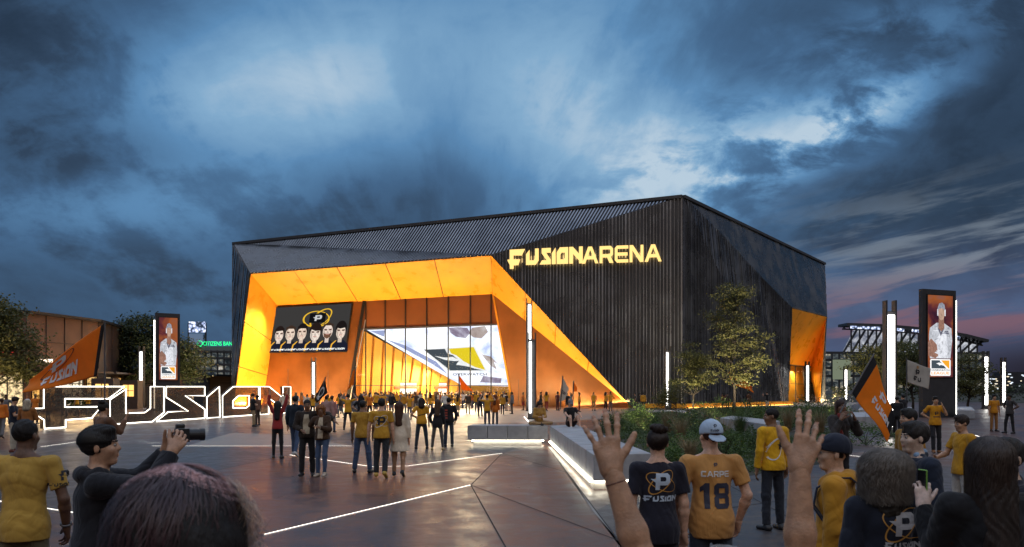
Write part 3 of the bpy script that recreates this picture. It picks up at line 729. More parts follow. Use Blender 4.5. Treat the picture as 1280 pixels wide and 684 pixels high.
def mottled(name, c, strength):
    if name in MC: return MC[name]
    m = bpy.data.materials.new(name); m.use_nodes = True; t = NT(m.node_tree); crd = t.n('ShaderNodeTexCoord').outputs['Object']
    a = t.noise(t.vmath('MULTIPLY', crd, (1.6, 1.6, 1)), 2.6, 6, .68, 1.4); e = t.n('ShaderNodeEmission')
    t.set(e.inputs[0], t.ramp(a, [(.34, tuple(x * .5 for x in c)), (.47, tuple(x * .85 for x in c)), (.58, c), (.70, tuple(min(1, x * 1.25 + .02) for x in c))])); e.inputs[1].default_value = strength
    o = t.n('ShaderNodeOutputMaterial'); t.set(o.inputs[0], e.outputs[0]); MC[name] = m; return m
# ---- the team picture screen on the entrance wall
def quad_fn(tl, tr, br, bl, n, off):
    return lambda u, v: (bl.lerp(br, u)).lerp(tl.lerp(tr, u), v) + n * off
OFS = DEP + .35
scr = [FA(345, 384, OFS), FA(440.5, 378.6, OFS), FA(432, 440, OFS), FA(336.5, 441.5, OFS)]
sroot = empty('video_screen', ground_z(scr[3])); tag(sroot, 'wall screen showing six team players in dark jerseys', 'video screen')
mb = MB(); mb.prism([p for p in scr], nA * -.3); adopt(mb.build('cabinet', M_BLACK), sroot)
def art(root, fn, kind='picture'):
    def put(name, loops, m, off=0): 
        mb = MB(); glyph_flat(mb, loops, lambda u, v: fn(u, v, off)); return adopt(mb.build(name, m), root)
    return put
put = art(sroot, lambda u, v, off: quad_fn(*scr, nA, .01 + off)(u, v))
G = lambda n, c, s=1.0: glow('picture_' + n, c, s)
put('picture', [[(.008, .015), (.992, .015), (.992, .985), (.008, .985)]], G('charcoal', (.045, .043, .042)))
def ell(cx, cy, rx, ry, n=18, a0=0, a1=2 * math.pi): return [(cx + rx * math.cos(a0 + (a1 - a0) * k / n), cy + ry * math.sin(a0 + (a1 - a0) * k / n)) for k in range(n)]
for rg, rot in (((.56, .70, .16, .17), .9), ((.62, .72, .10, .2), -.5)):
    put('orbit_mark', ellipse_ring(*rg, rot, .012), G('gold', (.85, .50, .03)), .01)
put('emblem', [[(.47, .62), (.68, .62), (.68, .82), (.47, .82)]], G('ink', (.006, .006, .007)), .015)
put('emblem', [[(u * .10 + .53, v * .12 + .66) for u, v in lp] for lp in EMBLEM_P], G('silver', (.6, .6, .6)), .02)
skin = [(.95, .78, .66), (.92, .74, .60), (.90, .70, .56), (.95, .80, .70), (.93, .76, .66), (.90, .74, .62)]
for i, (cx, cy, sc) in enumerate(((.10, .39, 1), (.245, .41, 1.03), (.40, .42, 1.05), (.575, .40, 1.12), (.735, .44, 1.06), (.905, .42, 1.05))):
    hw, hh = .060 * sc, .150 * sc
    put('player_torso', [[(cx - .115 * sc, .02), (cx - .10 * sc, .17), (cx - .05, .245), (cx + .05, .245), (cx + .10 * sc, .17), (cx + .115 * sc, .02)]], G('jersey', (.012, .014, .03)), .02 + .004 * i)
    put('player_collar', [[(cx - .11 * sc, .03), (cx - .10 * sc, .17), (cx - .055, .24), (cx - .04, .24), (cx - .085 * sc, .15), (cx - .09 * sc, .03)]], G('amber', (.85, .45, .05)), .021 + .004 * i)
    put('player_neck', [[(cx - .025, .20), (cx + .025, .20), (cx + .025, .36), (cx - .025, .36)]], G('neck%d' % i, tuple(c * .75 for c in skin[i])), .022 + .004 * i)
    put('player_hair', [ell(cx, cy + (.05, .03, .045, .06, .03, .06)[i], hw * (1.1, 1.04, 1.12, 1.2, 1.06, 1.16)[i], hh * (.98, .96, 1.0, 1.02, .94, 1.05)[i])], G('hair%d' % (i % 3), ((.02, .012, .01), (.05, .028, .018), (.012, .009, .009))[i % 3]), .023 + .004 * i)
    put('player_face', [ell(cx, cy - .01, hw * (.92, .98, .95, .96, 1.0, .93)[i], hh * .93)], mottled('player_face%d' % i, skin[i], 1.0), .024 + .004 * i)
    put('player_cheek', [[(cx - hw * .93, cy + .02), (cx - hw * .62, cy - .005), (cx - hw * .50, cy - hh * .62), (cx - hw * .66, cy - hh * .68)]], G('cheek%d' % i, tuple(c * .55 for c in skin[i])), .0242 + .004 * i)
    put('player_nose', [[(cx - hw * .06, cy + .01), (cx + hw * .20, cy - .045), (cx - hw * .16, cy - .045)]], G('cheek%d' % i, (0, 0, 0)), .0243 + .004 * i)
    if i == 4: put('player_beard', [[(cx - hw * .85, cy - .04), (cx - hw * .45, cy - .055), (cx + hw * .45, cy - .055), (cx + hw * .85, cy - .04), (cx + hw * .6, cy - hh * .8), (cx, cy - hh), (cx - hw * .6, cy - hh * .8)]], G('beard', (.16, .08, .05)), .0244 + .004 * i)
    put('player_hair', [[(cx - hw * 1.0, cy + .05), (cx - hw * 1.0, cy + hh * .9), (cx, cy + hh * (1.12, 1.0, 1.1, 1.1, .98, 1.2)[i]), (cx + hw * 1.0, cy + hh * .9), (cx + hw * 1.0, cy + .05), (cx + hw * .72, cy + hh * (.62, .66, .58, .32, .72, .5)[i]), (cx - hw * (.1, .5, .3, .1, .5, .2)[i], cy + hh * (.55, .68, .6, .30, .74, .38)[i]), (cx - hw * .75, cy + hh * .5)]], G('hair%d' % (i % 3), (0, 0, 0)), .0246 + .004 * i)
    for sx in (-1, 1): put('player_brow', [[(cx + sx * hw * .2, cy + .012), (cx + sx * hw * .7, cy + .012), (cx + sx * hw * .8, cy + .046), (cx + sx * hw * .2, cy + .040)]], G('brow', (.12, .06, .04)), .025 + .004 * i)
    put('player_mouth', [[(cx - hw * .35, cy - .075), (cx + hw * .35, cy - .075), (cx + hw * .3, cy - .060), (cx - hw * .3, cy - .060)]], G('mouth', (.62, .30, .25)), .025 + .004 * i)
    gl_, w_ = word('FUSION', .1); mb = MB(); k = .16 * sc / w_
    for lp in gl_: glyph_flat(mb, lp, lambda u, v, cx=cx, k=k: quad_fn(*scr, nA, .036 + .004 * i)(min(.985, cx - .08 * sc + u * k), .05 + v * k * 1.5))
    adopt(mb.build('jersey_writing', G('white', (1, 1, 1))), sroot)

# ---- light poles
def light_pole(px, pt, pb, label, w=.34, h=None, Y=None, fork=True, face=(0, -1), side=0.0, wled=.5, base=True):
    p = gr(px, pb) if Y is None else gx(px, Y)
    H = CZ + (HY - pt) / F * p.y if h is None else h
    root = empty('light_pole', p); tag(root, label, 'light pole', 'light poles on the plaza')
    n = Vector((*face, 0)).normalized(); s = Vector((-n.y, n.x, 0))
    def loc(a, b, z): return p + s * a + n * b + Vector((0, 0, z))
    ax = (s, n, Vector((0, 0, 1)))
    prong = .45 if fork else 0.0
    mb = MB(); mb.box(loc(0, -.1, (H - prong) / 2), (w, w * .55, H - prong), axes=ax); adopt(mb.build('mast', M_GREY), root)
    for q in (-1, 1):
        mb = MB(); mb.box(loc(q * w * .5, .0, H / 2), (w * .16, w * .9, H), axes=ax); adopt(mb.build('side_plate', M_DGREY), root)
    mb = MB(); mb.box(loc(side * w * .3, w * .28, (H - prong - .25) / 2 + .25), (w * wled, w * .22, H - prong - .6), axes=ax); adopt(mb.build('light_tube', M_LED), root)
    mb = MB(); mb.box(loc(0, 0, .06), (w * 1.3, w * 1.3, .12), axes=ax); adopt(mb.build('base_plate', M_DGREY), root)
    return root
light_pole(177, 433, 510, 'light pole seen through the giant U, close to the hall with shops', .5)
light_pole(392, 447, 507.5, 'light pole standing before the wall under the team screen', .5, wled=.4)
light_pole(661.5, 373, 514, 'extra tall slim light pole behind the corner of the concrete benches', .5, side=.2)
light_pole(665, 416, 524, 'light pole with broad grey side at the corner of the two benches', .48, side=-.9, wled=.35)
light_pole(835, 433, 512.6, 'light pole on the path in front of the dark ribbed wall', .5, side=-.9, wled=.45)
light_pole(940, 449, 506.5, 'light pole half hidden behind the big planter tree', .5)
light_pole(1009, 452, 504.8, 'light pole beside the small side entrance', .5)
light_pole(1057, 458, 502, 'light pole below the floodlit stadium', .55)
light_pole(1112, 376, 546, 'big forked light pole behind the orange and black flag', .40, wled=.72)
light_pole(1232, 439, 511.3, 'light pole beside two people chatting past the tall poster pylon', .5)
light_pole(1254, 447, 507, 'light pole farther along behind the two people chatting', .5)

# ---- poster pylons
def pylon(px0, px1, pt0, pb, label, edge, thick=.5):
    p = gr((px0 + px1) / 2, pb); Y = p.y; a = gx(px0, Y); b = gx(px1, Y + 1.2); H = CZ + (HY - pt0) / F * Y
    d = (b - a).normalized(); n = Vector((d.y, -d.x, 0)); W = (b - a).length
    root = empty('poster_pylon', (a + b) / 2); tag(root, label, 'pylon', 'poster pylons')
    P = lambda u, z, off=0.0: a + d * u + Vector((0, 0, z)) + n * off
    mb = MB(); mb.box(P(W / 2, H / 2, -thick / 2), (W, thick, H), axes=(d, n, Vector((0, 0, 1)))); adopt(mb.build('housing', M_DGREY), root)
    x0, x1, z0, z1 = W * .13, W * .90, H * .315, H * .955
    mb = MB()
    for q in ((x0 - .06, z0, x0, z1), (x1, z0, x1 + .06, z1)): mb.box(P((q[0] + q[2]) / 2, (z0 + z1) / 2, .02), (.08, .08, z1 - z0 + .12), axes=(d, n, Vector((0, 0, 1))))
    for z in (z0 - .03, z1 + .03): mb.box(P((x0 + x1) / 2, z, .02), (x1 - x0, .08, .06), axes=(d, n, Vector((0, 0, 1))))
    adopt(mb.build('poster_frame', M_BLACK), root)
    fn = lambda u, v, off: P(x0 + (x1 - x0) * u, z0 + (z1 - z0) * v, .012 + off)
    pt = art(root, fn)
    m = bpy.data.materials.get('poster_field')
    if m is None:
        m = bpy.data.materials.new('poster_field'); m.use_nodes = True; t = NT(m.node_tree)
        crd = t.n('ShaderNodeTexCoord').outputs['Object']; f = t.noise(crd, .38, 4, .55, .8)
        e = t.n('ShaderNodeEmission'); t.set(e.inputs[0], t.ramp(f, [(.33, (.03, .012, .03)), (.46, (.13, .03, .035)), (.56, (.36, .10, .03)), (.68, (.25, .11, .09))])); e.inputs[1].default_value = .9
        o = t.n('ShaderNodeOutputMaterial'); t.set(o.inputs[0], e.outputs[0])
    pt('poster', [[(0, 0), (1, 0), (1, 1), (0, 1)]], m)
    # an anonymous athlete in a pale padded suit, seen from the chest up
    G = lambda n, c, s=1.0: mottled('poster_' + n, c, s)
    A = G('suit_white', (.62, .64, .70)); B = G('suit_grey', (.33, .35, .42)); C = G('suit_skin', (.36, .19, .14)); D = G('suit_shade', (.14, .14, .19)); E_ = G('suit_light', (.86, .88, .95)); Hc = G('hair', (.02, .012, .01))
    pt('athlete_torso', [[(.10, .23), (.06, .50), (.10, .60), (.36, .665), (.66, .66), (.94, .60), (.97, .45), (.90, .23)]], A, .004)
    pt('athlete_torso', [[(.36, .23), (.33, .44), (.50, .56), (.74, .52), (.80, .23)]], E_, .006)
    pt('athlete_arm', [[(.04, .26), (.02, .42), (.14, .47), (.36, .40), (.42, .26), (.30, .23)]], C, .008)
    pt('athlete_torso', [[(.40, .60), (.52, .50), (.66, .60), (.60, .61), (.52, .55), (.46, .61)]], D, .01)
    pt('athlete_neck', [[(.42, .60), (.44, .72), (.64, .72), (.66, .60), (.54, .56)]], C, .012)
    pt('athlete_face', [ell(.54, .78, .125, .085)], G('suit_face', (.55, .36, .27)), .014)
    pt('athlete_hair', [[(.40, .77), (.39, .84), (.45, .90), (.56, .915), (.66, .89), (.69, .83), (.67, .77), (.65, .83), (.54, .845), (.43, .83)]], B, .016)
    pt('athlete_headset', [[(.375, .75), (.375, .83), (.42, .83), (.42, .75)], ], E_, .018); pt('athlete_headset', [[(.66, .75), (.66, .83), (.705, .83), (.705, .75)]], E_, .018)
    for k in range(9):
        r_ = random.Random(k); u0 = r_.uniform(.12, .8); v0 = r_.uniform(.26, .62); L_ = r_.uniform(.08, .25); pt('athlete_seam', [[(u0, v0), (u0 + L_, v0 + r_.uniform(-.03, .05)), (u0 + L_ * .98, v0 + .012), (u0 + .01, v0 + .010)]], (D, E_, B)[k % 3], .0085)
    G = lambda n, c, s=1.0: glow('picture_' + n, c, s)
    # league panel
    pt('league_panel', [[(.13, .015), (.87, .015), (.90, .03), (.90, .205), (.87, .22), (.13, .22), (.10, .205), (.10, .03)]], G('white', (1, 1, 1)), .02)
    pt('league_mark', [[(.15, .105), (.15, .205), (.47, .205), (.50, .185), (.58, .165), (.66, .13), (.74, .105)]], M_SLATEPIC, .022)
    pt('league_mark', [[(.53, .205), (.85, .205), (.85, .105), (.82, .105), (.76, .125), (.66, .155), (.58, .185)]], M_ORPIC, .022)
    pt('league_mark', [[(.33, .165), (.45, .178), (.56, .168), (.66, .148), (.62, .140), (.52, .150), (.46, .140), (.42, .155)]], G('white', (1, 1, 1)), .024)
    mb = MB(); text_flat(mb, 'OVERWATCH', .70, lambda u, v: fn(.15 + u, .074 + v * .28, .024)); adopt(mb.build('league_writing', G('ink', (.006, .006, .007))), root)
    mb = MB(); text_flat(mb, 'LEAGUE', .70, lambda u, v: fn(.15 + u, .033 + v * .22, .024)); adopt(mb.build('league_writing', M_ORPIC), root)
    mb = MB(); e = W + .09 if edge > 0 else -.09; mb.box(P(e, (H - .5) / 2, -.12), (.08, .14, H - .9), axes=(d, n, Vector((0, 0, 1)))); adopt(mb.build('light_tube', M_LED), root)
    return root
pylon(194.5, 225, 391, 513.6, 'poster pylon behind the giant S, before a dark tree', -1)
pylon(1153.5, 1195, 361, 522, 'big poster pylon behind the man in an orange shirt', 1, .35)

# ---- concrete benches
def bench_block(mb, quad, z0, z1, flare=.0):
    c = sum((Vector((*q, 0)) for q in quad), Vector()) / 4
    b = [Vector((*q, z0)) for q in quad]; tp = [Vector((*q, z1)) for q in quad]
    mb.add(b + tp, [(3, 2, 1, 0), (4, 5, 6, 7), (0, 1, 5, 4), (1, 2, 6, 5), (2, 3, 7, 6), (3, 0, 4, 7)])
def bench(label, A, B, C, D, n, z0=.2, z1=.72, led=True, fronts=('AB',), group='concrete benches with light below'):
    """A-B is the lit front edge, D-C the back"""
    A, B, C, D = (Vector((*p, 0)) for p in (A, B, C, D))
    root = empty('concrete_bench', (A + B + C + D) / 4); tag(root, label, 'bench', group)
    for k in range(n):
        f0, f1 = k / n + .003, (k + 1) / n - .003
        q = [A.lerp(B, f0), A.lerp(B, f1), D.lerp(C, f1), D.lerp(C, f0)]; mb = MB(); bench_block(mb, [(p.x, p.y) for p in q], z0, z1)
        o = mb.build('seat_block', M_CONC); bv = o.modifiers.new('edge', 'BEVEL'); bv.width = .018; bv.segments = 2; adopt(o, root)
    g = .16; cc = (A + B + C + D) / 4; ins = [p + (cc - p).normalized() * g * 1.5 for p in (A, B, C, D)]
    mb = MB(); bench_block(mb, [(p.x, p.y) for p in ins], 0.0, z0 - .005); adopt(mb.build('plinth', mat('plinth_concrete', (.45, .44, .42), .8)), root)
    if led:
        mb = MB(); loop = ins + [ins[0]]
        for a, b in zip(loop, loop[1:]):
            d = (b - a).normalized(); nn = Vector((d.y, -d.x, 0)); nn = nn if nn.dot((a + b) / 2 - cc) > 0 else -nn
            mb.seg(a + nn * .05 + Vector((0, 0, z0 - .035)), b + nn * .05 + Vector((0, 0, z0 - .035)), .06, .03)
        adopt(mb.build('light_strip', glow('bench_led', (1.0, .90, .70), 11.0)), root)
    return root
bench('low concrete bench facing the camera, lit from below, a person sitting cross-legged at its end', (-1.62, 28.9), (1.30, 28.9), (1.25, 30.0), (-1.45, 30.0), 4)
bench('long concrete bench running towards the camera with a lit stone strip along it', (1.36, 28.7), (1.63, 15.9), (2.85, 16.3), (2.35, 30.0), 9)
p3 = [gr(900, 541), gr(956, 553), gr(975, 547), gr(915, 537)]
bench('short bluish concrete bench among the shrubs behind the man in a yellow sweater', *[(p.x, p.y) for p in p3], 2, led=False, z0=.05, z1=.7, group='unlit concrete benches')
p4 = [gr(1062, 537), gr(1100, 535), gr(1100, 527), gr(1066, 528)]
bench('pale concrete bench behind the woman holding her cheek', *[(p.x, p.y) for p in p4], 2, led=False, z0=.05, z1=.62, group='unlit concrete benches')
p5 = [gr(1196, 524), gr(1219, 524.5), gr(1214, 518), (gr(1196, 518))]
bench('bluish concrete bench beside the foot of the big poster pylon', *[(p.x, p.y) for p in p5], 1, led=False, z0=.05, z1=.62, group='unlit concrete benches')
p6 = [gr(1072, 523), gr(1140, 521), gr(1140, 518), gr(1075, 519)]
bench('far pale concrete bench in front of the hedge below the stadium', *[(p.x, p.y) for p in p6], 4, led=False, z0=.02, z1=.6, group='unlit concrete benches')

# ---- paths and planting beds
flat('path', gpts((800, 513), (850, 512), (905, 528), (975, 541), (958, 553), (880, 536)), .004, MG_WHITE)
flat('path', gpts((975, 512), (1060, 508), (1075, 503.5), (985, 504.2), (880, 508.5), (850, 512)), .006, MG_WHITE)
# ------------------------------------------------------------------ trees and plants
def leaf_mat(name, c1, c2):
    m = bpy.data.materials.new(name); m.use_nodes = True; t = NT(m.node_tree)
    b = t.n('ShaderNodeBsdfPrincipled'); o = t.n('ShaderNodeOutputMaterial')
    crd = t.n('ShaderNodeTexCoord').outputs['Object']
    f = t.noise(crd, 1.6, 3, .6); g = t.noise(crd, 14, 2, .5)
    col = t.mix(t.smooth(t.math('ADD', t.math('MULTIPLY', f, .5), t.math('MULTIPLY', g, .5)), .35, .65), rgb(c1), rgb(c2))
    t.set(b.inputs['Base Color'], col); b.inputs['Roughness'].default_value = .55
    tl = t.n('ShaderNodeBsdfTranslucent'); t.set(tl.inputs[0], col); mx = t.n('ShaderNodeMixShader'); mx.inputs[0].default_value = .3
    t.set(mx.inputs[1], b.outputs[0]); t.set(mx.inputs[2], tl.outputs[0]); t.set(o.inputs[0], mx.outputs[0]); return m
M_LEAF = leaf_mat('leaf_green', (.045, .065, .018), (.10, .11, .03))
M_LEAFY = leaf_mat('leaf_olive', (.06, .072, .022), (.13, .125, .036))
M_LEAFD = leaf_mat('leaf_dark', (.020, .034, .014), (.05, .066, .022))
M_SHRUB = leaf_mat('shrub_green', (.05, .10, .025), (.10, .17, .04))
M_COVER = leaf_mat('cover_green', (.035, .07, .02), (.075, .12, .03))
M_DRY = leaf_mat('dry_grass', (.16, .12, .06), (.30, .22, .12))
M_BARK = mat('bark', (.024, .019, .015), .9, 0, .3, 6, bump=.5, bscale=20)

def leaves_mesh(name, P, size, m, parent, rng, up=.5, aspect=.5):
    """one small pointed face per leaf at the points P"""
    n = len(P); a = rng.normal(size=(n, 3)); a[:, 2] *= .5; a /= np.linalg.norm(a, axis=1)[:, None]
    nn = rng.normal(size=(n, 3)); nn[:, 2] += up * 2; b = np.cross(nn, a); b /= np.linalg.norm(b, axis=1)[:, None] + 1e-9
    s = size * rng.uniform(.6, 1.3, n)[:, None]
    v = np.stack([P - a * s * .5, P + b * s * aspect * .5, P + a * s * .5, P - b * s * aspect * .5], 1).reshape(-1, 3)
    f = np.arange(4 * n).reshape(-1, 4)
    me = bpy.data.meshes.new(name); me.vertices.add(4 * n); me.vertices.foreach_set('co', v.astype(np.float32).ravel())
    me.loops.add(4 * n); me.loops.foreach_set('vertex_index', f.ravel().astype(np.int32)); me.polygons.add(n)
    me.polygons.foreach_set('loop_start', np.arange(0, 4 * n, 4, dtype=np.int32)); me.polygons.foreach_set('loop_total', np.full(n, 4, dtype=np.int32))
    me.update(); me.validate(); return link_mesh(name, me, parent, [m])

def tree(label, base, H, crown, n_cl, per, leaf, m, tr=.12, spread=(.5, .5, .18), seed=1, group=None, name='tree', fork=.25):
    """crown: list of (x, y, z, rx, ry, rz) lobes relative to the base; leaves sit in flat sprays at branch ends"""
    rng = np.random.default_rng(seed); rnd = random.Random(seed)
    root = empty(name, base); tag(root, label, 'tree', group)
    vol = np.array([c[3] * c[4] * c[5] for c in crown]) ** .8; vol /= vol.sum(); cl = []
    for i in rng.choice(len(crown), n_cl, p=vol):
        c = crown[i]; d = rng.normal(size=3); d /= np.linalg.norm(d); d *= rng.uniform(.35, 1.0) ** .5
        cl.append((c[0] + d[0] * c[3], c[1] + d[1] * c[4], c[2] + d[2] * c[5]))
    cl = np.array(cl); k = rng.integers(int(per * .4), int(per * 1.6), n_cl)
    P = np.concatenate([c + rng.normal(size=(q, 3)) * np.array(spread) * rng.uniform(.6, 1.2) for c, q in zip(cl, k)])
    o = leaves_mesh('crown', P, leaf, m, root, rng)
    mb = MB(); top = H * .93; zz = np.linspace(0, top, 8); wob = [(rnd.uniform(-.02, .02) * H * (i > 0), rnd.uniform(-.02, .02) * H * (i > 0)) for i in range(8)]
    tp = [Vector((wob[i][0], wob[i][1], z)) for i, z in enumerate(zz)]
    mb.tube(tp, [tr * (1.25 if i == 0 else 1) * (1 - .88 * i / 7) for i in range(8)], 7)
    LIMB = mb
    for c in cl[rng.permutation(n_cl)[:min(n_cl, 46)]]:
        c = Vector(c); zs = max(H * fork, c.z - rnd.uniform(.15, .5) * math.hypot(c.x, c.y) - .1 * H); zs = min(zs, top * .95)
        i = min(6, int(zs / top * 7)); st = tp[i].lerp(tp[i + 1], zs / top * 7 - i)
        mid = st.lerp(c, .5) + Vector((rnd.uniform(-.1, .1), rnd.uniform(-.1, .1), -.06)) * (c - st).length
        r0 = tr * .42 * (1 - .8 * zs / top) + .008; mbl = MB(); mbl.tube([st, mid, c], [r0, r0 * .6, r0 * .2], 5)
        MBRANCH.append((root, mbl)); LIMB.add(mbl.v, mbl.f)
    LIMB.build('trunk', M_BARK, root, True)
    return root
MBRANCH = []

# big planter tree, layered crown
tb = gx(917, 60)
lob = []
rl = random.Random(31)
for k in range(44):
    f = (k + rl.random()) / 44; z = 2.5 + f * 7.3; R_ = (1.9 + 1.2 * math.sin(f * 1.57 / .42) if f < .42 else 3.1 * (1 - ((f - .42) / .62) ** 1.5)); a_ = k * 2.4 + rl.uniform(-.4, .4); q = rl.uniform(.2, 1) * R_ * .85
    lob.append((q * math.cos(a_) + .15, q * math.sin(a_) * .8, z, rl.uniform(.4, .95), rl.uniform(.4, .8), rl.uniform(.14, .36)))
tree('tall planter tree with layered olive crown before the black ribbed wall', tb, 10.0, lob, 210, 58, .17, M_LEAFY, .13, (.40, .40, .15), 5, 'trees in the arena planting beds')
tb2 = gx(868, 57)
lob = []
for k in range(17):
    f = rl.random(); z = 1.6 + f * 3.7; q = rl.uniform(.1, 1) * 1.9 * (1 - .7 * f); a_ = rl.uniform(0, 6.28); lob.append((q * math.cos(a_) - .1, q * math.sin(a_) * .7, z, rl.uniform(.3, .7), rl.uniform(.3, .6), rl.uniform(.12, .3)))
tree('smaller slender tree growing beside the tall planter tree', tb2, 5.5, lob, 95, 80, .14, M_LEAFY, .07, (.32, .32, .12), 8, 'trees in the arena planting beds')
light_spot('tree_uplight', tb + Vector((1.2, -5.0, .3)), tb + Vector((0, 0, 5.6)), 6500, (1, .82, .55), 85)
light_spot('tree_uplight', tb2 + Vector((-.8, -2.2, .3)), tb2 + Vector((0, 0, 2.5)), 1500, (1, .82, .5), 85)
# trees of the left side
lt = gx(5, 36)
lob = [(-2.6, 0, 4.7, 1.9, 1.6, 1.0), (-.6, 0, 5.4, 1.6, 1.5, .8), (.7, 0, 3.6, 1.3, 1.2, .7), (1.4, 0, 2.9, .9, 1, .45), (-1.4, 0, 3.6, 1.8, 1.4, 1.0), (-3.5, 0, 3.2, 1.8, 1.4, .8), (.9, 0, 4.5, .9, .9, .5)]
tree('gnarled leafy tree beside the storefront lights and big orange flag', lt + Vector((-.5, 0, 0)), 5.8, lob, 420, 110, .15, M_LEAFY, .17, (.36, .36, .24), 11, 'trees on the shop side')
tt = gx(180, 92)
lob = [(0, 0, 9.0, 2.6, 2.0, 1.2), (-1.5, 0, 7.2, 3.2, 2.4, 1.4), (2.6, 0, 6.8, 3.4, 2.4, 1.4), (5.2, 0, 5.5, 2.2, 2, 1.0), (0, 0, 5.0, 4.0, 2.6, 1.4), (3.9, 0, 3.8, 2.4, 2, 1.0), (-2.2, 0, 3.4, 2.2, 2, .9), (-1.0, 0, 10.0, 1.4, 1.2, .5)]
tree('broad dark tree rising behind the poster pylon', tt, 10.5, lob, 300, 90, .30, M_LEAFD, .22, (.75, .75, .32), 12, 'trees on the shop side')
light_spot('tree_uplight', gx(215, 84) + Vector((0, 0, .3)), gx(218, 92) + Vector((0, 0, 5)), 4500, (1, .8, .45), 75)
light_spot('tree_uplight', lt + Vector((.8, -3, .3)), lt + Vector((-.8, 0, 4.2)), 900, (1, .72, .40), 90)
# right-hand trees
for i, (px, Y, H, lobes, lab, n) in enumerate((
    (1100, 82, 7.2, [(-1.2, 0, 5.6, 2.2, 1.6, 1.0), (1.4, 0, 6.0, 2.2, 1.6, 1.0), (.2, 0, 4.3, 2.6, 1.8, 1.0), (2.8, 0, 4.8, 1.6, 1.4, .8), (-2.2, 0, 4.4, 1.3, 1.2, .7), (1, 0, 3.0, 2.0, 1.5, .7)], 'rounded tree between the forked light pole and the stadium', 170),
    (1141, 74, 6.8, [(0, 0, 5.6, 1.9, 1.5, .8), (.8, 0, 4.3, 2.0, 1.5, .9), (-.8, 0, 3.2, 1.6, 1.4, .7), (1.4, 0, 2.2, 1.0, 1, .5)], 'loose tree just behind the big poster pylon', 120),
    (1212, 68, 5.3, [(-.6, 0, 4.5, 1.1, 1, .6), (.4, 0, 3.6, 1.5, 1.2, .5), (-.2, 0, 2.7, 1.7, 1.3, .4), (.6, 0, 1.9, 1.3, 1, .35)], 'slim layered tree between pylon and light pole', 80),
    (845, 52, 2.6, [(0, 0, 1.9, .9, .8, .5), (-.6, 0, 1.3, .8, .7, .4)], 'young bushy tree in front of the slender planter tree', 34))):
    tree(lab, gx(px, Y), H, lobes, n, 70, .19 if i < 3 else .12, M_LEAFY if i != 1 else M_LEAF, .12 if i < 3 else .04, (.5, .5, .2) if i < 3 else (.25, .25, .15), 20 + i, 'trees near the pylon' if i < 3 else 'trees in the arena planting beds')
light_spot('tree_uplight', gx(1105, 76) + Vector((0, 0, .3)), gx(1105, 82) + Vector((0, 0, 4)), 3000, (1, .8, .45), 95)
light_spot('tree_uplight', gx(1210, 62) + Vector((0, 0, .3)), gx(1212, 68) + Vector((0, 0, 3)), 1600, (1, .8, .45), 80)

# planting bed: earth, ground cover, shrubs and grasses
bed = [(792, 519), (850, 514), (905, 521), (1010, 515), (1060, 512), (1062, 540), (1050, 570), (1000, 578), (845, 604), (818, 596), (748, 545)]
flat('planting_bed', gpts((795, 517), (845, 515), (900, 530), (905, 540), (960, 553), (985, 548), (985, 540), (1058, 532), (1060, 575), (900, 601), (845, 603), (812, 570), (745, 540)), .010, MG_EARTH)
flat('planting_bed', gpts((860, 512), (985, 510), (1060, 509), (1058, 530), (980, 539), (915, 527)), .010, MG_EARTH)
def inside(p, poly):
    c = False; n = len(poly)
    for i in range(n):
        a, b = poly[i], poly[i - 1]
        if (a[1] > p[1]) != (b[1] > p[1]) and p[0] < (b[0] - a[0]) * (p[1] - a[1]) / (b[1] - a[1]) + a[0]: c = not c
    return c
def scatter(poly, n, seed):
    rnd = random.Random(seed); x0, x1 = min(p[0] for p in poly), max(p[0] for p in poly); y0, y1 = min(p[1] for p in poly), max(p[1] for p in poly); out = []
    while len(out) < n:
        p = (rnd.uniform(x0, x1), rnd.uniform(y0, y1))
        if inside(p, poly): out.append(p)
    return out
rng = np.random.default_rng(4)
def blades(name, centers, hgt, n, m, rng, spread, width=.012, parent=None, lean=.5):
    V = []; Fc = []
    for c in centers:
        for k in range(n):
            a = rng.uniform(0, 2 * math.pi); r = spread * rng.uniform(0, 1) ** .7; h = hgt * rng.uniform(.55, 1.1); l = lean * h * rng.uniform(.1, 1)
            b = np.array([c[0] + r * math.cos(a) * .4, c[1] + r * math.sin(a) * .4, c[2] if len(c) > 2 else 0]); s = np.array([-math.sin(a), math.cos(a), 0]) * width
            d = np.array([math.cos(a), math.sin(a), 0]); q = [b, b + d * l * .25 + [0, 0, h * .6], b + d * l + [0, 0, h]]
            o = len(V); V += [q[0] - s, q[0] + s, q[1] + s * .7, q[1] - s * .7, q[2]]; Fc += [(o, o + 1, o + 2, o + 3), (o + 3, o + 2, o + 4)]
    mb = MB(); mb.v = [tuple(v) for v in V]; mb.f = Fc; mb.mi = [0] * len(Fc); return mb.build(name, m, parent)
polys = {'near': [(p.x, p.y) for p in gpts((760, 543), (800, 519), (845, 516), (900, 531), (905, 541), (958, 554), (985, 549), (1056, 540), (1058, 573), (900, 599), (848, 601), (815, 572))],
         'far': [(p.x, p.y) for p in gpts((862, 512.5), (985, 510.5), (1056, 510), (1056, 529), (980, 538), (918, 526))]}
for key, n in (('near', 5200), ('far', 5000)):
    pts = scatter(polys[key], n, 3 if key == 'near' else 4)
    P = np.array([(x, y, random.uniform(.02, .16)) for x, y in pts for _ in range(3)]) + rng.normal(size=(n * 3, 3)) * np.array([.08, .08, .02])
    P[:, 2] = np.abs(P[:, 2]) + .02
    o = leaves_mesh('ground_cover', P, .10 if key == 'near' else .2, M_COVER, None, rng, up=.3); tag(o, kind='stuff')
o = blades('grass', scatter(polys['near'], 2600, 9), .20, 5, M_COVER, rng, .2, .008); tag(o, kind='stuff')

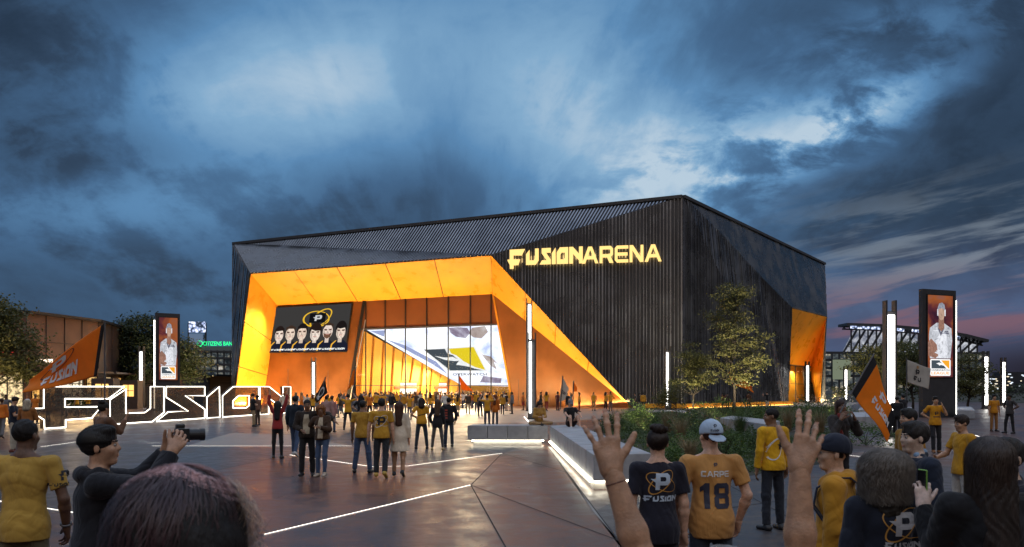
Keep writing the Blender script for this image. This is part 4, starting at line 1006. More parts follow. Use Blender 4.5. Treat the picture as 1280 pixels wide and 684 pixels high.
def shrub(px, py, w, h, label, m=None, leaf=.09, n=2200, group='rounded shrubs in the planting bed', seed=0):
    p = gr(px, py); rg = np.random.default_rng(seed + 100); root = empty('shrub', p); tag(root, label, 'shrub', group)
    d = rg.normal(size=(n, 3)); d /= np.linalg.norm(d, axis=1)[:, None]; d[:, 2] = np.abs(d[:, 2])
    lump = 1 + .18 * np.sin(d[:, 0] * 7 + seed) * np.cos(d[:, 1] * 6 + seed * 2) + .12 * np.sin(d[:, 2] * 11 + d[:, 0] * 5)
    Pp = d * (rg.uniform(.35, 1, n) ** .4 * lump)[:, None] * np.array([w / 2, w / 2.4, h])
    leaves_mesh('foliage', Pp, leaf, m or M_SHRUB, root, rg, up=.4)
    mb = MB()
    for k in range(6): a = k * 1.05; mb.tube([(0, 0, 0), (math.cos(a) * w * .15, math.sin(a) * w * .15, h * .4), (math.cos(a) * w * .35, math.sin(a) * w * .3, h * .75)], [.015, .011, .004], 5)
    mb.build('stem', M_BARK, root); return root
spots = [(768, 541, 2.0, .62, 'bright green mound of shrub at the end of the long bench'), (800, 537, 2.0, .85, 'tall mound of shrub behind the raised hand with fingers spread'), (827, 541, 1.6, .95, 'lush green shrub near the path and the waving hand'),
         (866, 548, 2.2, .9, 'leafy shrub beneath the smaller slender tree'), (858, 573, 1.5, .55, 'low bright shrub between the bun and the pale cap'), (905, 572, 1.4, .6, 'shrub just past the brim of the pale cap'), (930, 566, 1.7, .62, 'wide low shrub below the bluish bench'),
         (840, 586, 1.1, .4, 'small low shrub beside the black shirt'), (880, 532, 2.4, 1.0, 'dark leafy shrub by the end of the pale path'), (1012, 538, 2.8, .95, 'flowering shrub behind the raised hand with tilted fingers'), (1040, 528, 3.2, 1.3, 'tall shrub with pale flowers near the side entrance'),
         (938, 524, 2.6, .9, 'round shrub in front of the orange plinth'), (960, 521, 2.4, .8, 'dark round shrub right of the big trunk'), (905, 520, 2.6, .9, 'shrub at the foot of the tall planter tree'), (1000, 520, 3.4, .8, 'low wide shrub before the side entrance doors'),
         (945, 560, 1.3, .5, 'bushy shrub touching the near side of the bluish bench'), (885, 560, 1.6, .7, 'broad leafed shrub behind the pale cap'), (1082, 556, 2.6, .5, 'low hedge like shrub at the bed corner below the scarf'), (790, 528, 2.0, .7, 'shrub next to the glowing wall foot')]
for i, (px, py, w, h, lab) in enumerate(spots): shrub(px, py, w, h * (1.35, 1.7, 1.2, 1.5)[i % 4], lab, M_SHRUB if i % 3 else M_COVER, .075 if py > 550 else .1, 1900, seed=i)
fl = empty('flower_clump', gr(1035, 524)); tag(fl, 'clump of small white flowers by the side entrance', 'flowers')
leaves_mesh('blossom', np.random.default_rng(5).normal(size=(260, 3)) * np.array([1.6, .6, .22]) + np.array([0, 0, 1.25]), .09, mat('petal_white', (.75, .72, .65), .6), fl, rng); blades('stalk', [(x, 0, 0) for x in np.linspace(-2, 2, 9)], 1.2, 12, M_SHRUB, rng, .4, .01, fl)
gsp = [(770, 536, 1.2, 'dry grass tuft right behind the waving fingers by the long bench'), (905, 563, 1.15, 'tall dry grass tuft between pale cap and yellow sweater'), (925, 548, 1.3, 'tall pale grass tuft at the corner of the bluish bench'), (880, 545, 1.35, 'tall pale grass tuft in the middle of the bed'), (1025, 545, 1.2, 'tall dry grass tuft close to the scarf wearing woman'), (835, 545, 1.25, 'feathery dry grass tuft left standing tall before the slender tree'), (850, 556, 1.1, 'dry grass tuft nearest the pale cap'), (893, 556, .9, 'dark feathery grass tuft behind the cap brim'), (985, 540, 1.25, 'pale dry grass tuft behind the raised hand and yellow sweater'), (812, 533, 1.0, 'small dry grass tuft on the path side'), (1002, 532, 1.1, 'dry grass tuft in front of the flowering shrub'), (862, 579, .75, 'short dry grass tuft by the black shirted shoulder')]
for i, (px, py, h, lab) in enumerate(gsp):
    p = gr(px, py); root = empty('grass_tuft', p); tag(root, lab, 'ornamental grass', 'ornamental grasses in the planting bed')
    blades('blade', [(0, 0, 0)], h, 330, M_DRY if i != 2 else M_COVER, rng, .35, .006, root, .75)
for k, (px, Y) in enumerate(((800, 40), (905, 44), (1030, 55))):
    light_spot('bed_light', gx(px, Y) + Vector((0, -1.5, 1.4)), gx(px, Y) + Vector((0, 3, 0)), 420, (1, .78, .45), 120)
# far hedges
def hedge(label, a, b, h, d, seed):
    a, b = Vector(a), Vector(b); L = (b - a).length; u = (b - a).normalized(); rg = np.random.default_rng(seed); n = int(L * 110)
    root = empty('hedge', (a + b) / 2); tag(root, label, 'hedge')
    P = np.stack([rg.uniform(-L / 2, L / 2, n), rg.uniform(-d / 2, d / 2, n), h * rg.uniform(0, 1, n) ** .5], 1); P[:, 2] *= 1 + .15 * np.sin(P[:, 0] * 1.3)
    Pw = np.stack([P[:, 0] * u.x - P[:, 1] * u.y, P[:, 0] * u.y + P[:, 1] * u.x, P[:, 2]], 1); leaves_mesh('foliage', Pw, .4, M_LEAFD, root, rg)
hedge('long dark hedge on the rim of the plaza below the stadium', gx(1040, 128), gx(1420, 120), 2.6, 2.2, 1)
hedge('dark hedge along the hall with shops behind the letters', gx(70, 66), gx(140, 74), 1.5, 1.2, 2)
# ------------------------------------------------------------------ hall with shops on the far left
def at_h(px, py, h): Y = (h - CZ) * F / (HY - py); return gx(px, Y)
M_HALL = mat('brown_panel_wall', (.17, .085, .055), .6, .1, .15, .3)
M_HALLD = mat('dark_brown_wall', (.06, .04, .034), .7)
hall = empty('shop_hall', at_h(60, 396, 9)); tag(hall, 'low brown panelled hall with lit shopfronts behind the orange flag', 'building')
HH = 9.0
h0, h1, h2, h3 = at_h(-260, 372, HH), at_h(33, 391.7, HH), at_h(123, 402.6, HH), at_h(165, 414, HH)
def wallq(a, b, z0, z1, m, name, th=.3):
    d = (b - a).normalized(); n = Vector((d.y, -d.x, 0)); n = n if n.dot(CAMP - a) > 0 else -n
    mb = MB(); mb.prism([a + Vector((0, 0, z0)), b + Vector((0, 0, z0)), b + Vector((0, 0, z1)), a + Vector((0, 0, z1))], n * -th); return mb, d, n
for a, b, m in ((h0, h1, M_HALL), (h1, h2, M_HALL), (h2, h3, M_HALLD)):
    mb, d, n = wallq(a, b, 0, HH, m, 'wall'); adopt(mb.build('wall', m), hall)
    L = (b - a).length; mb = MB()
    for k in range(int(L / 2.4) + 1): p = a + d * min(L, k * 2.4) + n * .03; mb.seg(p + Vector((0, 0, 4.2)), p + Vector((0, 0, HH)), .07, .06)
    mb.seg(a + n * .03 + Vector((0, 0, 6.5)), b + n * .03 + Vector((0, 0, 6.5)), .06, .06); adopt(mb.build('panel_joint', M_HALLD), hall)
    mb = MB(); mb.seg(a + n * .1 + Vector((0, 0, HH + .12)), b + n * .1 + Vector((0, 0, HH + .12)), .6, .25); adopt(mb.build('eave', M_BLACK), hall)
    mb = MB(); mb.seg(a + n * .9 + Vector((0, 0, 3.75)), b + n * .9 + Vector((0, 0, 3.75)), 1.7, .18); adopt(mb.build('canopy', M_HALLD), hall)
mb = MB(); q = [p + Vector((0, 0, HH)) for p in (h0, h1, h2, h3)] + [h3 + Vector((-6, 30, HH)), h0 + Vector((-4, 40, HH))]; mb.add(q, [tuple(t) for t in tessellate_polygon([q])]); adopt(mb.build('roof', M_BLACK), hall)
rnd = random.Random(5)
shopc = [(1.0, .62, .22), (1.0, .75, .40), (1.0, .50, .12), (1.0, .85, .6)]
def shopfront(a, b, f0, f1, strength, i):
    d = (b - a).normalized(); n = Vector((d.y, -d.x, 0)); n = n if n.dot(CAMP - a) > 0 else -n; L = (b - a).length
    p, q = a + d * L * f0 + n * .12, a + d * L * f1 + n * .12
    m = bpy.data.materials.get('shop_light%d' % (i % 4))
    if m is None:
        m = bpy.data.materials.new('shop_light%d' % (i % 4)); m.use_nodes = True; t = NT(m.node_tree); c = t.n('ShaderNodeTexCoord').outputs['Object']
        v = t.noise(t.vmath('MULTIPLY', c, (1, 1, 1.4)), 2.6, 5, .75, .3); e = t.n('ShaderNodeEmission'); cc = shopc[i % 4]
        t.set(e.inputs[0], t.ramp(v, [(.40, tuple(x * .05 for x in cc)), (.52, tuple(x * .6 for x in cc)), (.62, tuple(x * .9 for x in cc)), (.72, (1, .72, .36))])); e.inputs[1].default_value = strength
        o = t.n('ShaderNodeOutputMaterial'); t.set(o.inputs[0], e.outputs[0])
    mb = MB(); mb.poly([p + Vector((0, 0, .5)), q + Vector((0, 0, .5)), q + Vector((0, 0, 3.3)), p + Vector((0, 0, 3.3))]); w = adopt(mb.build('shop_window', m), hall)
    mb = MB(); k = max(1, int((q - p).length / 1.2))
    for j in range(k + 1): x = p.lerp(q, j / k) + n * .03; mb.seg(x + Vector((0, 0, .4)), x + Vector((0, 0, 3.35)), .08, .08)
    mb.seg(p + n * .03 + Vector((0, 0, 2.6)), q + n * .03 + Vector((0, 0, 2.6)), .08, .08); adopt(mb.build('frame', M_BLACK), hall)
for i, (a, b, f0, f1) in enumerate(((h0, h1, .42, .62), (h0, h1, .66, .98), (h1, h2, .05, .36), (h1, h2, .44, .74), (h1, h2, .80, .96), (h2, h3, .15, .3), (h2, h3, .5, .6))): shopfront(a, b, f0, f1, 1.6, i)
for (x, y, c, w) in ((3, 441, (1, .06, .05), 2.0), (27, 452, (1, .06, .05), 1.6), (55, 451, (1, .8, .6), 1.5)):
    p = at(x, y, h1.y - 1.8); mb = MB(); mb.box(p, (w, .1, .28)); o = adopt(mb.build('shop_sign_light', glow('sign_light%d' % int(c[1] * 10), c, 3.0)), hall)
light_area('shop_light', at(60, 470, h1.y - 2) , (.2, -1, -.5), 12, 1.5, 1100, (1, .66, .30))
lw0, lw1 = gx(221, 96), gx(262, 128)
low = empty('timber_pavilion', lw0); tag(low, 'long low timber clad pavilion behind the giant letters', 'building')
Lh = 4.3
for a, b in ((lw0, lw1), (lw1, gx(300, 134))):
    mb, d, n = wallq(a, b, 0, Lh, M_HALL, 'wall'); adopt(mb.build('wall', mat('timber_boards', (.20, .11, .06), .6, 0, .3, 1.2, stretch=(.1, .1, 4))), low)
    mb = MB(); mb.seg(a + n * .4 + Vector((0, 0, Lh)), b + n * .4 + Vector((0, 0, Lh)), 1.4, .3); adopt(mb.build('eave', M_BLACK), low)
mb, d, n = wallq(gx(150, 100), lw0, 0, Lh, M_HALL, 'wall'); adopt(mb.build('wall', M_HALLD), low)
light_area('pavilion_light', gx(228, 90) + Vector((0, 0, .4)), (.1, 1, .35), 4, .5, 260, (1, .66, .32))
for i, (px, Y, lab) in enumerate(((132, 70, 'lit amber window kiosk behind the letter U'), (164, 84, 'small lit amber window kiosk behind the letter S top'))):
    k = empty('lit_kiosk', gx(px, Y)); tag(k, lab, 'kiosk'); mb = MB(); mb.box(Vector((0, 0, 1.5)), (1.9, 1.2, 3)); mb.build('wall', M_HALLD, k)
    mb = MB(); mb.box(Vector((0, -.63, 1.9)), (1.1, .06, 1.2)); mb.build('window', glow('amber_window', (1, .55, .15), 1.8), k)
    mb = MB(); mb.box(Vector((0, -.68, 1.9)), (.06, .06, 1.2)); mb.box(Vector((0, -.68, 1.9)), (1.1, .06, .06)); mb.build('frame', M_BLACK, k)
fl = empty('floodlight', at_h(96, 398, 10.2) + Vector((0, 6, 0))); tag(fl, 'bright white floodlight on a mast behind the brown hall', 'floodlight')
p = Vector((0, 0, 9.7)); mb = MB(); mb.tube([(0, 0, 0), (0, 0, 9.6)], .1); mb.build('mast', M_BLACK, fl); mb = MB(); mb.box(p, (1.4, .3, .6)); mb.build('lamp', glow('flood_lamp', (.8, .9, 1.0), 14), fl)

# ------------------------------------------------------------------ stadium with green bank sign, behind the pavilion
SY = 300.0
sd = empty('ballpark_stadium', gx(270, SY)); tag(sd, 'far ballpark stand with floodlight tower and green lit sign', 'stadium')
def spart(name, m, fn): mb = MB(); fn(mb); return adopt(mb.build(name, m), sd)
M_STEEL = mat('stadium_steel', (.05, .055, .065), .5, .4)
M_SGREY = mat('stadium_grey', (.16, .18, .21), .6)
def tower(mb):
    for x in (236, 257): mb.seg(at(x, 446, SY), at(x, 404, SY), .6, .6)
    for y in (404, 412, 420, 430): mb.seg(at(236, y, SY), at(257, y, SY), .4, .4)
    mb.seg(at(236, 446, SY), at(257, 420, SY), .3, .3); mb.seg(at(257, 446, SY), at(236, 420, SY), .3, .3)
spart('light_tower', M_STEEL, tower)
m_fl = bpy.data.materials.new('flood_bank'); m_fl.use_nodes = True; t = NT(m_fl.node_tree); vo = t.n('ShaderNodeTexVoronoi'); vo.inputs['Scale'].default_value = .9
t.set(vo.inputs['Vector'], t.n('ShaderNodeTexCoord').outputs['Object']); e = t.n('ShaderNodeEmission'); t.set(e.inputs[0], t.ramp(vo.outputs['Distance'], [(.15, (1, 1, 1)), (.45, (.35, .42, .65)), (.7, (.02, .03, .05))])); e.inputs[1].default_value = 1.7
o = t.n('ShaderNodeOutputMaterial'); t.set(o.inputs[0], e.outputs[0])
spart('flood_bank', m_fl, lambda mb: mb.box(at(246.5, 409, SY - 1), (6, .8, 4.0)))
spart('scoreboard', glow('scoreboard', (.12, .17, .26), 1.0), lambda mb: mb.box(at(245, 424, SY - 1.2), (5, .6, 4.0)))
spart('sign_board', M_SGREY, lambda mb: mb.box(at(270, 437, SY), (17, 1.4, 2.2)))
def gsign(mb):
    text_flat(mb, 'CITIZENS BANK', 12.2, lambda u, v: at(253.5, 432, SY - 1.5) + Vector((u, 0, v * 1.25)))
spart('sign_writing', glow('green_sign', (.02, 1.0, .28), 1.6), gsign)
spart('sign_emblem', glow('green_sign', (.02, 1.0, .28), 1.6), lambda mb: glyph_flat(mb, ellipse_ring(0, 0, .95, .95, 0, .28, 20), lambda u, v: at(250, 429.5, SY - 1.5) + Vector((u, 0, v))))
def decks(mb):
    for y in (439, 447, 455, 463, 470): mb.seg(at(222, y, SY), at(305, y + 1.5, SY), 5, .7)
    for x in range(224, 306, 8): mb.seg(at(x, 486, SY - 2), at(x, 438, SY - 2), .5, .5)
spart('deck', M_STEEL, decks)
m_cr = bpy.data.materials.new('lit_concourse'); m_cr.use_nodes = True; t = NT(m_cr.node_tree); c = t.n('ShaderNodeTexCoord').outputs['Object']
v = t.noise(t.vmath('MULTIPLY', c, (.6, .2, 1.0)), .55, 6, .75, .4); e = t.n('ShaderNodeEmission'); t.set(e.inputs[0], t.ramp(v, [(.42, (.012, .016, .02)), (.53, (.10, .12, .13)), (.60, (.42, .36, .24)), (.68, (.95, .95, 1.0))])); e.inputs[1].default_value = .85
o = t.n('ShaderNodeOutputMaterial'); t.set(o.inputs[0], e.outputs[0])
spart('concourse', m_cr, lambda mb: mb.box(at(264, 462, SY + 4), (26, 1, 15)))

# ------------------------------------------------------------------ floodlit stadium on the right
TY = 330.0
st = empty('football_stadium', gx(1130, TY)); tag(st, 'far floodlit stadium with cantilever truss roof and lit stands', 'stadium')
def tpart(name, m, fn): mb = MB(); fn(mb); return adopt(mb.build(name, m), st)
T = lambda x, y, d=0.0: at(x, y, TY + d)
roofl = [(1053, 406.5), (1100, 408), (1130, 410.5), (1165, 414), (1200, 420), (1228, 427)]
def roofb(mb):
    for a, b in zip(roofl, roofl[1:]): mb.seg(T(*a), T(*b), 9, 1.1); mb.seg(T(a[0], a[1] + 5, 1), T(b[0], b[1] + 5, 1), 1, .5)
    for k in range(30):
        f = k / 30; i = min(4, int(f * 5)); a, b = roofl[i], roofl[i + 1]; g = f * 5 - i; x = a[0] + (b[0] - a[0]) * g; y = a[1] + (b[1] - a[1]) * g
        mb.seg(T(x, y), T(x + 4, y + 5), .35, .35); mb.seg(T(x + 4, y), T(x, y + 5), .3, .3)
tpart('truss_roof', M_STEEL, roofb)
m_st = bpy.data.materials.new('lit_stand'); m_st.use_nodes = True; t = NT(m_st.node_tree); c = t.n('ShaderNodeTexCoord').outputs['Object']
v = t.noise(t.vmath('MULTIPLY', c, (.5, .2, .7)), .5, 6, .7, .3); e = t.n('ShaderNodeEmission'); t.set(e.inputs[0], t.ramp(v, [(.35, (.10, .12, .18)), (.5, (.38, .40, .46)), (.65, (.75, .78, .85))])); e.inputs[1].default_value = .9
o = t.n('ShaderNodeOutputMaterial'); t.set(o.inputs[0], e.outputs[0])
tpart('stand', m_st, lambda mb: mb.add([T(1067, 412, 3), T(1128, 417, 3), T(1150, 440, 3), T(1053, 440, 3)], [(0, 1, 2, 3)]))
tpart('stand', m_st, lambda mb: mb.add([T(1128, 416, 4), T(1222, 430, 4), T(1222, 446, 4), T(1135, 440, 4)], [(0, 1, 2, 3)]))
def cols(mb):
    for k in range(16):
        x = 1058 + k * 10.5; yt = 411 + max(0, k - 4) * 1.3; mb.seg(T(x - 4, 441, -2), T(x + 14, yt, -2), .7, .7); mb.seg(T(x + 6, 441, -2), T(x + 6, yt, -2), .5, .5)
tpart('raker', M_STEEL, cols)
tpart('flood_bank', m_fl, lambda mb: [mb.seg(T(a[0] + 10, a[1] + 2.5, -5), T(b[0], b[1] + 2.5, -5), .3, 1.1) for a, b in zip(roofl[:4], roofl[1:5])])
def tdeck(mb):
    for y in (441, 450, 460, 470): mb.seg(T(1020, y, -3), T(1232, y + 1, -3), 3, .9)
    for x in range(1022, 1232, 9): mb.seg(T(x, 488, -5), T(x, 441, -5), .6, .6)
tpart('deck', M_STEEL, tdeck)
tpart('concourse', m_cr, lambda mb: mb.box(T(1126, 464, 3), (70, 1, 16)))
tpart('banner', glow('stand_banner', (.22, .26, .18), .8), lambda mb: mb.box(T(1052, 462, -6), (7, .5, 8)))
# low skyline and its lights beyond the plaza on the right
for i, (x0, x1, y, lab) in enumerate(((1218, 1252, 470, 'low dark block with a few lit windows beyond the slim tree'), (1252, 1300, 465, 'low dark block with lit windows at the end of the skyline'), (1180, 1222, 474, 'low dark block with lit windows under the stadium roof end'), (1300, 1370, 460, 'dark distant block past the last light pole'))):
    o = empty('distant_building', gx((x0 + x1) / 2, 420)); tag(o, lab, 'building')
    a, b = at(x0, y, 420), at(x1, y, 420); mb = MB(); mb.box(Vector((0, 4, a.z / 2)), (b.x - a.x, 8, a.z)); mb.build('wall', mat('far_dark_wall', (.02, .022, .03), .8), o)
    rnd = random.Random(i)
    for k in range(22): mb = MB(); mb.box(Vector((rnd.uniform(-.47, .47) * (b.x - a.x), -.1, rnd.uniform(.12, .9) * a.z)), (rnd.uniform(.6, 1.6), .1, .5)); mb.build('window', glow('far_window%d' % (k % 2), ((1, .85, .6), (.8, .9, 1))[k % 2], 1.3), o)
# ------------------------------------------------------------------ figures: smooth-blended bodies and clothes
f32 = np.float32
class Field:
    def __init__(self): self.p = []
    def cone(self, a, b, ra, rb, k=.03, flat=None, cut=None, sub=False):
        a = np.array(a, float); b = np.array(b, float); r = max(ra, rb); lo = np.minimum(a, b) - r; hi = np.maximum(a, b) + r
        self.p.append(('c', a, b, ra, rb, k, flat, cut, sub, lo, hi)); return self
    def ell(self, c, r, k=.03, axes=None, cut=None, sub=False):
        c = np.array(c, float); r = np.array(r, float); m = r.max() if axes is not None else r
        self.p.append(('e', c, r, axes, 0, k, None, cut, sub, c - m, c + m)); return self
    def mesh(self, h, fold=None, cuts=(), pad=.0, disp=None):
        u = [q for q in self.p if not q[8]]
        lo = np.min([q[9] for q in u], 0) - 3 * h - pad; hi = np.max([q[10] for q in u], 0) + 3 * h + pad
        n = np.maximum(4, np.ceil((hi - lo) / h).astype(int) + 1)
        X = (lo[0] + h * np.arange(n[0])).astype(f32); Y = (lo[1] + h * np.arange(n[1])).astype(f32); Z = (lo[2] + h * np.arange(n[2])).astype(f32)
        D = np.full(n, .5, f32)
        for typ, A, B, C, E, k, flat, cut, sub, plo, phi in self.p:
            m = k + 3 * h + pad
            i0 = np.clip(np.floor((plo - m - lo) / h).astype(int), 0, n - 1); i1 = np.clip(np.ceil((phi + m - lo) / h).astype(int) + 1, 1, n)
            sl = tuple(slice(a, b) for a, b in zip(i0, i1)); x = X[sl[0]][:, None, None]; y = Y[sl[1]][None, :, None]; z = Z[sl[2]][None, None, :]
            if typ == 'c':
                px, py, pz = x - A[0], y - A[1], z - A[2]; ba = B - A
                if flat is not None:
                    ax, s = flat; dd = px * ax[0] + py * ax[1] + pz * ax[2]; q = dd * (1 / s - 1); px = px + q * ax[0]; py = py + q * ax[1]; pz = pz + q * ax[2]
                    e = float(np.dot(ba, ax)) * (1 / s - 1); ba = ba + e * np.array(ax)
                L = max(1e-9, float(ba @ ba)); t = np.clip((px * ba[0] + py * ba[1] + pz * ba[2]) / L, 0, 1)
                d = np.sqrt((px - t * ba[0]) ** 2 + (py - t * ba[1]) ** 2 + (pz - t * ba[2]) ** 2) - (C + t * (E - C))
            else:
                px, py, pz = x - A[0], y - A[1], z - A[2]
                if C is not None: px, py, pz = (px * a[0] + py * a[1] + pz * a[2] for a in C)
                k0 = np.sqrt((px / B[0]) ** 2 + (py / B[1]) ** 2 + (pz / B[2]) ** 2); k1 = np.sqrt((px / B[0] ** 2) ** 2 + (py / B[1] ** 2) ** 2 + (pz / B[2] ** 2) ** 2) + 1e-6
                d = k0 * (k0 - 1) / k1
            if cut is not None:
                for c0, cn in cut: d = np.maximum(d, (x - c0[0]) * cn[0] + (y - c0[1]) * cn[1] + (z - c0[2]) * cn[2])
            w = D[sl]
            if sub: hh = np.clip(.5 - .5 * (w + d) / k, 0, 1); D[sl] = w * (1 - hh) - d * hh + k * hh * (1 - hh)
            else: hh = np.clip(.5 + .5 * (w - d) / k, 0, 1); D[sl] = w * (1 - hh) + d * hh - k * hh * (1 - hh)
        x, y, z = X[:, None, None], Y[None, :, None], Z[None, None, :]
        if fold:
            amp, fr, sd = fold; r = np.random.default_rng(sd); g = np.zeros(n, f32)
            wx = np.sin(x * 9 + z * 7 + sd) * .6; wz = np.sin(z * 8 + y * 9 + x * 6 + sd * 2) * .7
            for q in range(5):
                v = r.normal(size=3); v /= np.linalg.norm(v); f = fr * (.6 + .35 * q); ph = np.sin(f * (v[0] * x + v[1] * y + v[2] * z) + wx * 2.2 + wz * 2.0 + q * 1.7); g += (ph if q < 2 else 1.15 - 2.3 * np.abs(ph) ** .6) / (1 + .4 * q)
            D += amp * g * .45
        if disp is not None: D += disp(x, y, z).astype(f32)
        for c0, cn in cuts: D = np.maximum(D, ((x - c0[0]) * cn[0] + (y - c0[1]) * cn[1] + (z - c0[2]) * cn[2]).astype(f32))
        return surface_net(D, lo, h)
EDG = [((0, 0, 0), (1, 0, 0)), ((0, 1, 0), (1, 1, 0)), ((0, 0, 1), (1, 0, 1)), ((0, 1, 1), (1, 1, 1)), ((0, 0, 0), (0, 1, 0)), ((1, 0, 0), (1, 1, 0)), ((0, 0, 1), (0, 1, 1)), ((1, 0, 1), (1, 1, 1)),
       ((0, 0, 0), (0, 0, 1)), ((1, 0, 0), (1, 0, 1)), ((0, 1, 0), (0, 1, 1)), ((1, 1, 0), (1, 1, 1))]
def surface_net(D, lo, h):
    S = D < 0; nx, ny, nz = D.shape
    cnt = sum(S[a:nx - 1 + a, b:ny - 1 + b, c:nz - 1 + c].astype(np.int8) for a in (0, 1) for b in (0, 1) for c in (0, 1))
    mixed = (cnt > 0) & (cnt < 8); idx = np.full(mixed.shape, -1, np.int64); cells = np.argwhere(mixed); N = len(cells); idx[mixed] = np.arange(N)
    pos = np.zeros((N, 3)); num = np.zeros(N)
    for o0, o1 in EDG:
        a = cells + o0; b = cells + o1; f0 = D[a[:, 0], a[:, 1], a[:, 2]]; f1 = D[b[:, 0], b[:, 1], b[:, 2]]; m = (f0 < 0) != (f1 < 0)
        t = (f0[m] / (f0[m] - f1[m]))[:, None]; pos[m] += np.array(o0) + t * (np.array(o1) - np.array(o0)); num[m] += 1
    V = (cells + pos / num[:, None]) * h + lo; Q = []
    for ax in range(3):
        b, c = [(1, 2), (2, 0), (0, 1)][ax]
        s0 = [slice(None)] * 3; s1 = [slice(None)] * 3; s0[ax] = slice(0, -1); s1[ax] = slice(1, None)
        e = np.argwhere(S[tuple(s0)] != S[tuple(s1)]); ok = (e[:, b] > 0) & (e[:, c] > 0) & (e[:, b] < D.shape[b] - 1) & (e[:, c] < D.shape[c] - 1); e = e[ok]
        ub = np.zeros(3, int); ub[b] = 1; uc = np.zeros(3, int); uc[c] = 1
        q = np.stack([idx[tuple((e - ub - uc).T)], idx[tuple((e - uc).T)], idx[tuple(e.T)], idx[tuple((e - ub).T)]], 1)
        ins = S[tuple(e.T)]; q[~ins] = q[~ins][:, ::-1]; Q.append(q)
    Q = np.concatenate(Q); Q = Q[(Q >= 0).all(1)]
    return V, Q
def np_mesh(name, V, Q, smooth=True):
    me = bpy.data.meshes.new(name); n, m = len(V), len(Q); me.vertices.add(n); me.vertices.foreach_set('co', np.asarray(V, f32).ravel())
    me.loops.add(4 * m); me.loops.foreach_set('vertex_index', Q.ravel().astype(np.int32)); me.polygons.add(m)
    me.polygons.foreach_set('loop_start', np.arange(0, 4 * m, 4, dtype=np.int32)); me.polygons.foreach_set('loop_total', np.full(m, 4, dtype=np.int32))
    if smooth: me.polygons.foreach_set('use_smooth', np.ones(m, bool))
    me.update(); return me

def skinm(c):
    key = 'skin_%d_%d_%d' % tuple(int(x * 100) for x in c)
    if key in MC: return MC[key]
    m = mat(key, c, .48, 0, .22, 26, bump=.22, bscale=140); b = [n for n in m.node_tree.nodes if n.type == 'BSDF_PRINCIPLED'][0]
    b.inputs['Subsurface Weight'].default_value = .12; b.inputs['Subsurface Radius'].default_value = (.6, .25, .12); b.inputs['Subsurface Scale'].default_value = .01; return m
def clothm(c, rough=.85):
    key = 'cloth_%d_%d_%d' % tuple(int(x * 255) for x in c)
    if key in MC: return MC[key]
    m = bpy.data.materials.new(key); m.use_nodes = True; MC[key] = m; t = NT(m.node_tree); b = t.n('ShaderNodeBsdfPrincipled'); o = t.n('ShaderNodeOutputMaterial'); t.set(o.inputs[0], b.outputs[0])
    crd = t.n('ShaderNodeTexCoord').outputs['Object']; w = t.noise(t.vmath('MULTIPLY', crd, (1.2, 1.2, .6)), 5.5, 2, .5, 1.2); fine = t.noise(crd, 260, 2, .5); dye = t.noise(crd, 5, 4, .6)
    lo = rgb(tuple(x * .84 for x in c)); hi = rgb(tuple(min(1, x * 1.12) for x in c)); t.set(b.inputs['Base Color'], t.mix(t.smooth(dye, .3, .7), lo, hi)); b.inputs['Roughness'].default_value = rough; b.inputs['Sheen Weight'].default_value = .12; b.inputs['Specular IOR Level'].default_value = .25
    fold = t.math('ABSOLUTE', t.math('SUBTRACT', w, .5)); bn = t.n('ShaderNodeBump'); bn.inputs['Strength'].default_value = .6; bn.inputs['Distance'].default_value = .05
    t.set(bn.inputs['Height'], t.math('ADD', fold, t.math('MULTIPLY', fine, .012))); t.set(b.inputs['Normal'], bn.outputs[0]); return m
def clothm_flat(c, rough=.85): return mat('cloth_%d_%d_%d' % tuple(int(x * 255) for x in c), c, rough, 0, .16, 7, bump=.25, bscale=120, sheen=.15, spec=.25)
def hairm(c): return mat('hair_%d_%d_%d' % tuple(int(x * 255) for x in c), c, .62, 0, .35, 30, bump=.6, bscale=60, stretch=(1, 1, .18), spec=.3)
LIGHT, TAN, BROWN, DARKSK = (.56, .34, .24), (.42, .24, .15), (.20, .105, .06), (.11, .055, .033)
AMBER, MUSTARD, BLACKC, NAVY, WHITEC, GREYC, DENIM, DKDENIM, KHAKI, RED, CREAM, ORANGEC, BRNC, PINKC, TEAL = (.62, .30, .022), (.50, .235, .02), (.012, .012, .014), (.014, .018, .038), (.62, .60, .56), (.16, .16, .17), (.055, .09, .17), (.022, .028, .045), (.36, .26, .15), (.26, .025, .025), (.62, .55, .44), (.62, .17, .02), (.07, .045, .03), (.42, .22, .20), (.04, .09, .11)
BLKH, BRNH, GREYH, REDH, DKBRH = (.008, .007, .007), (.045, .022, .011), (.20, .19, .185), (.16, .045, .012), (.018, .010, .007)

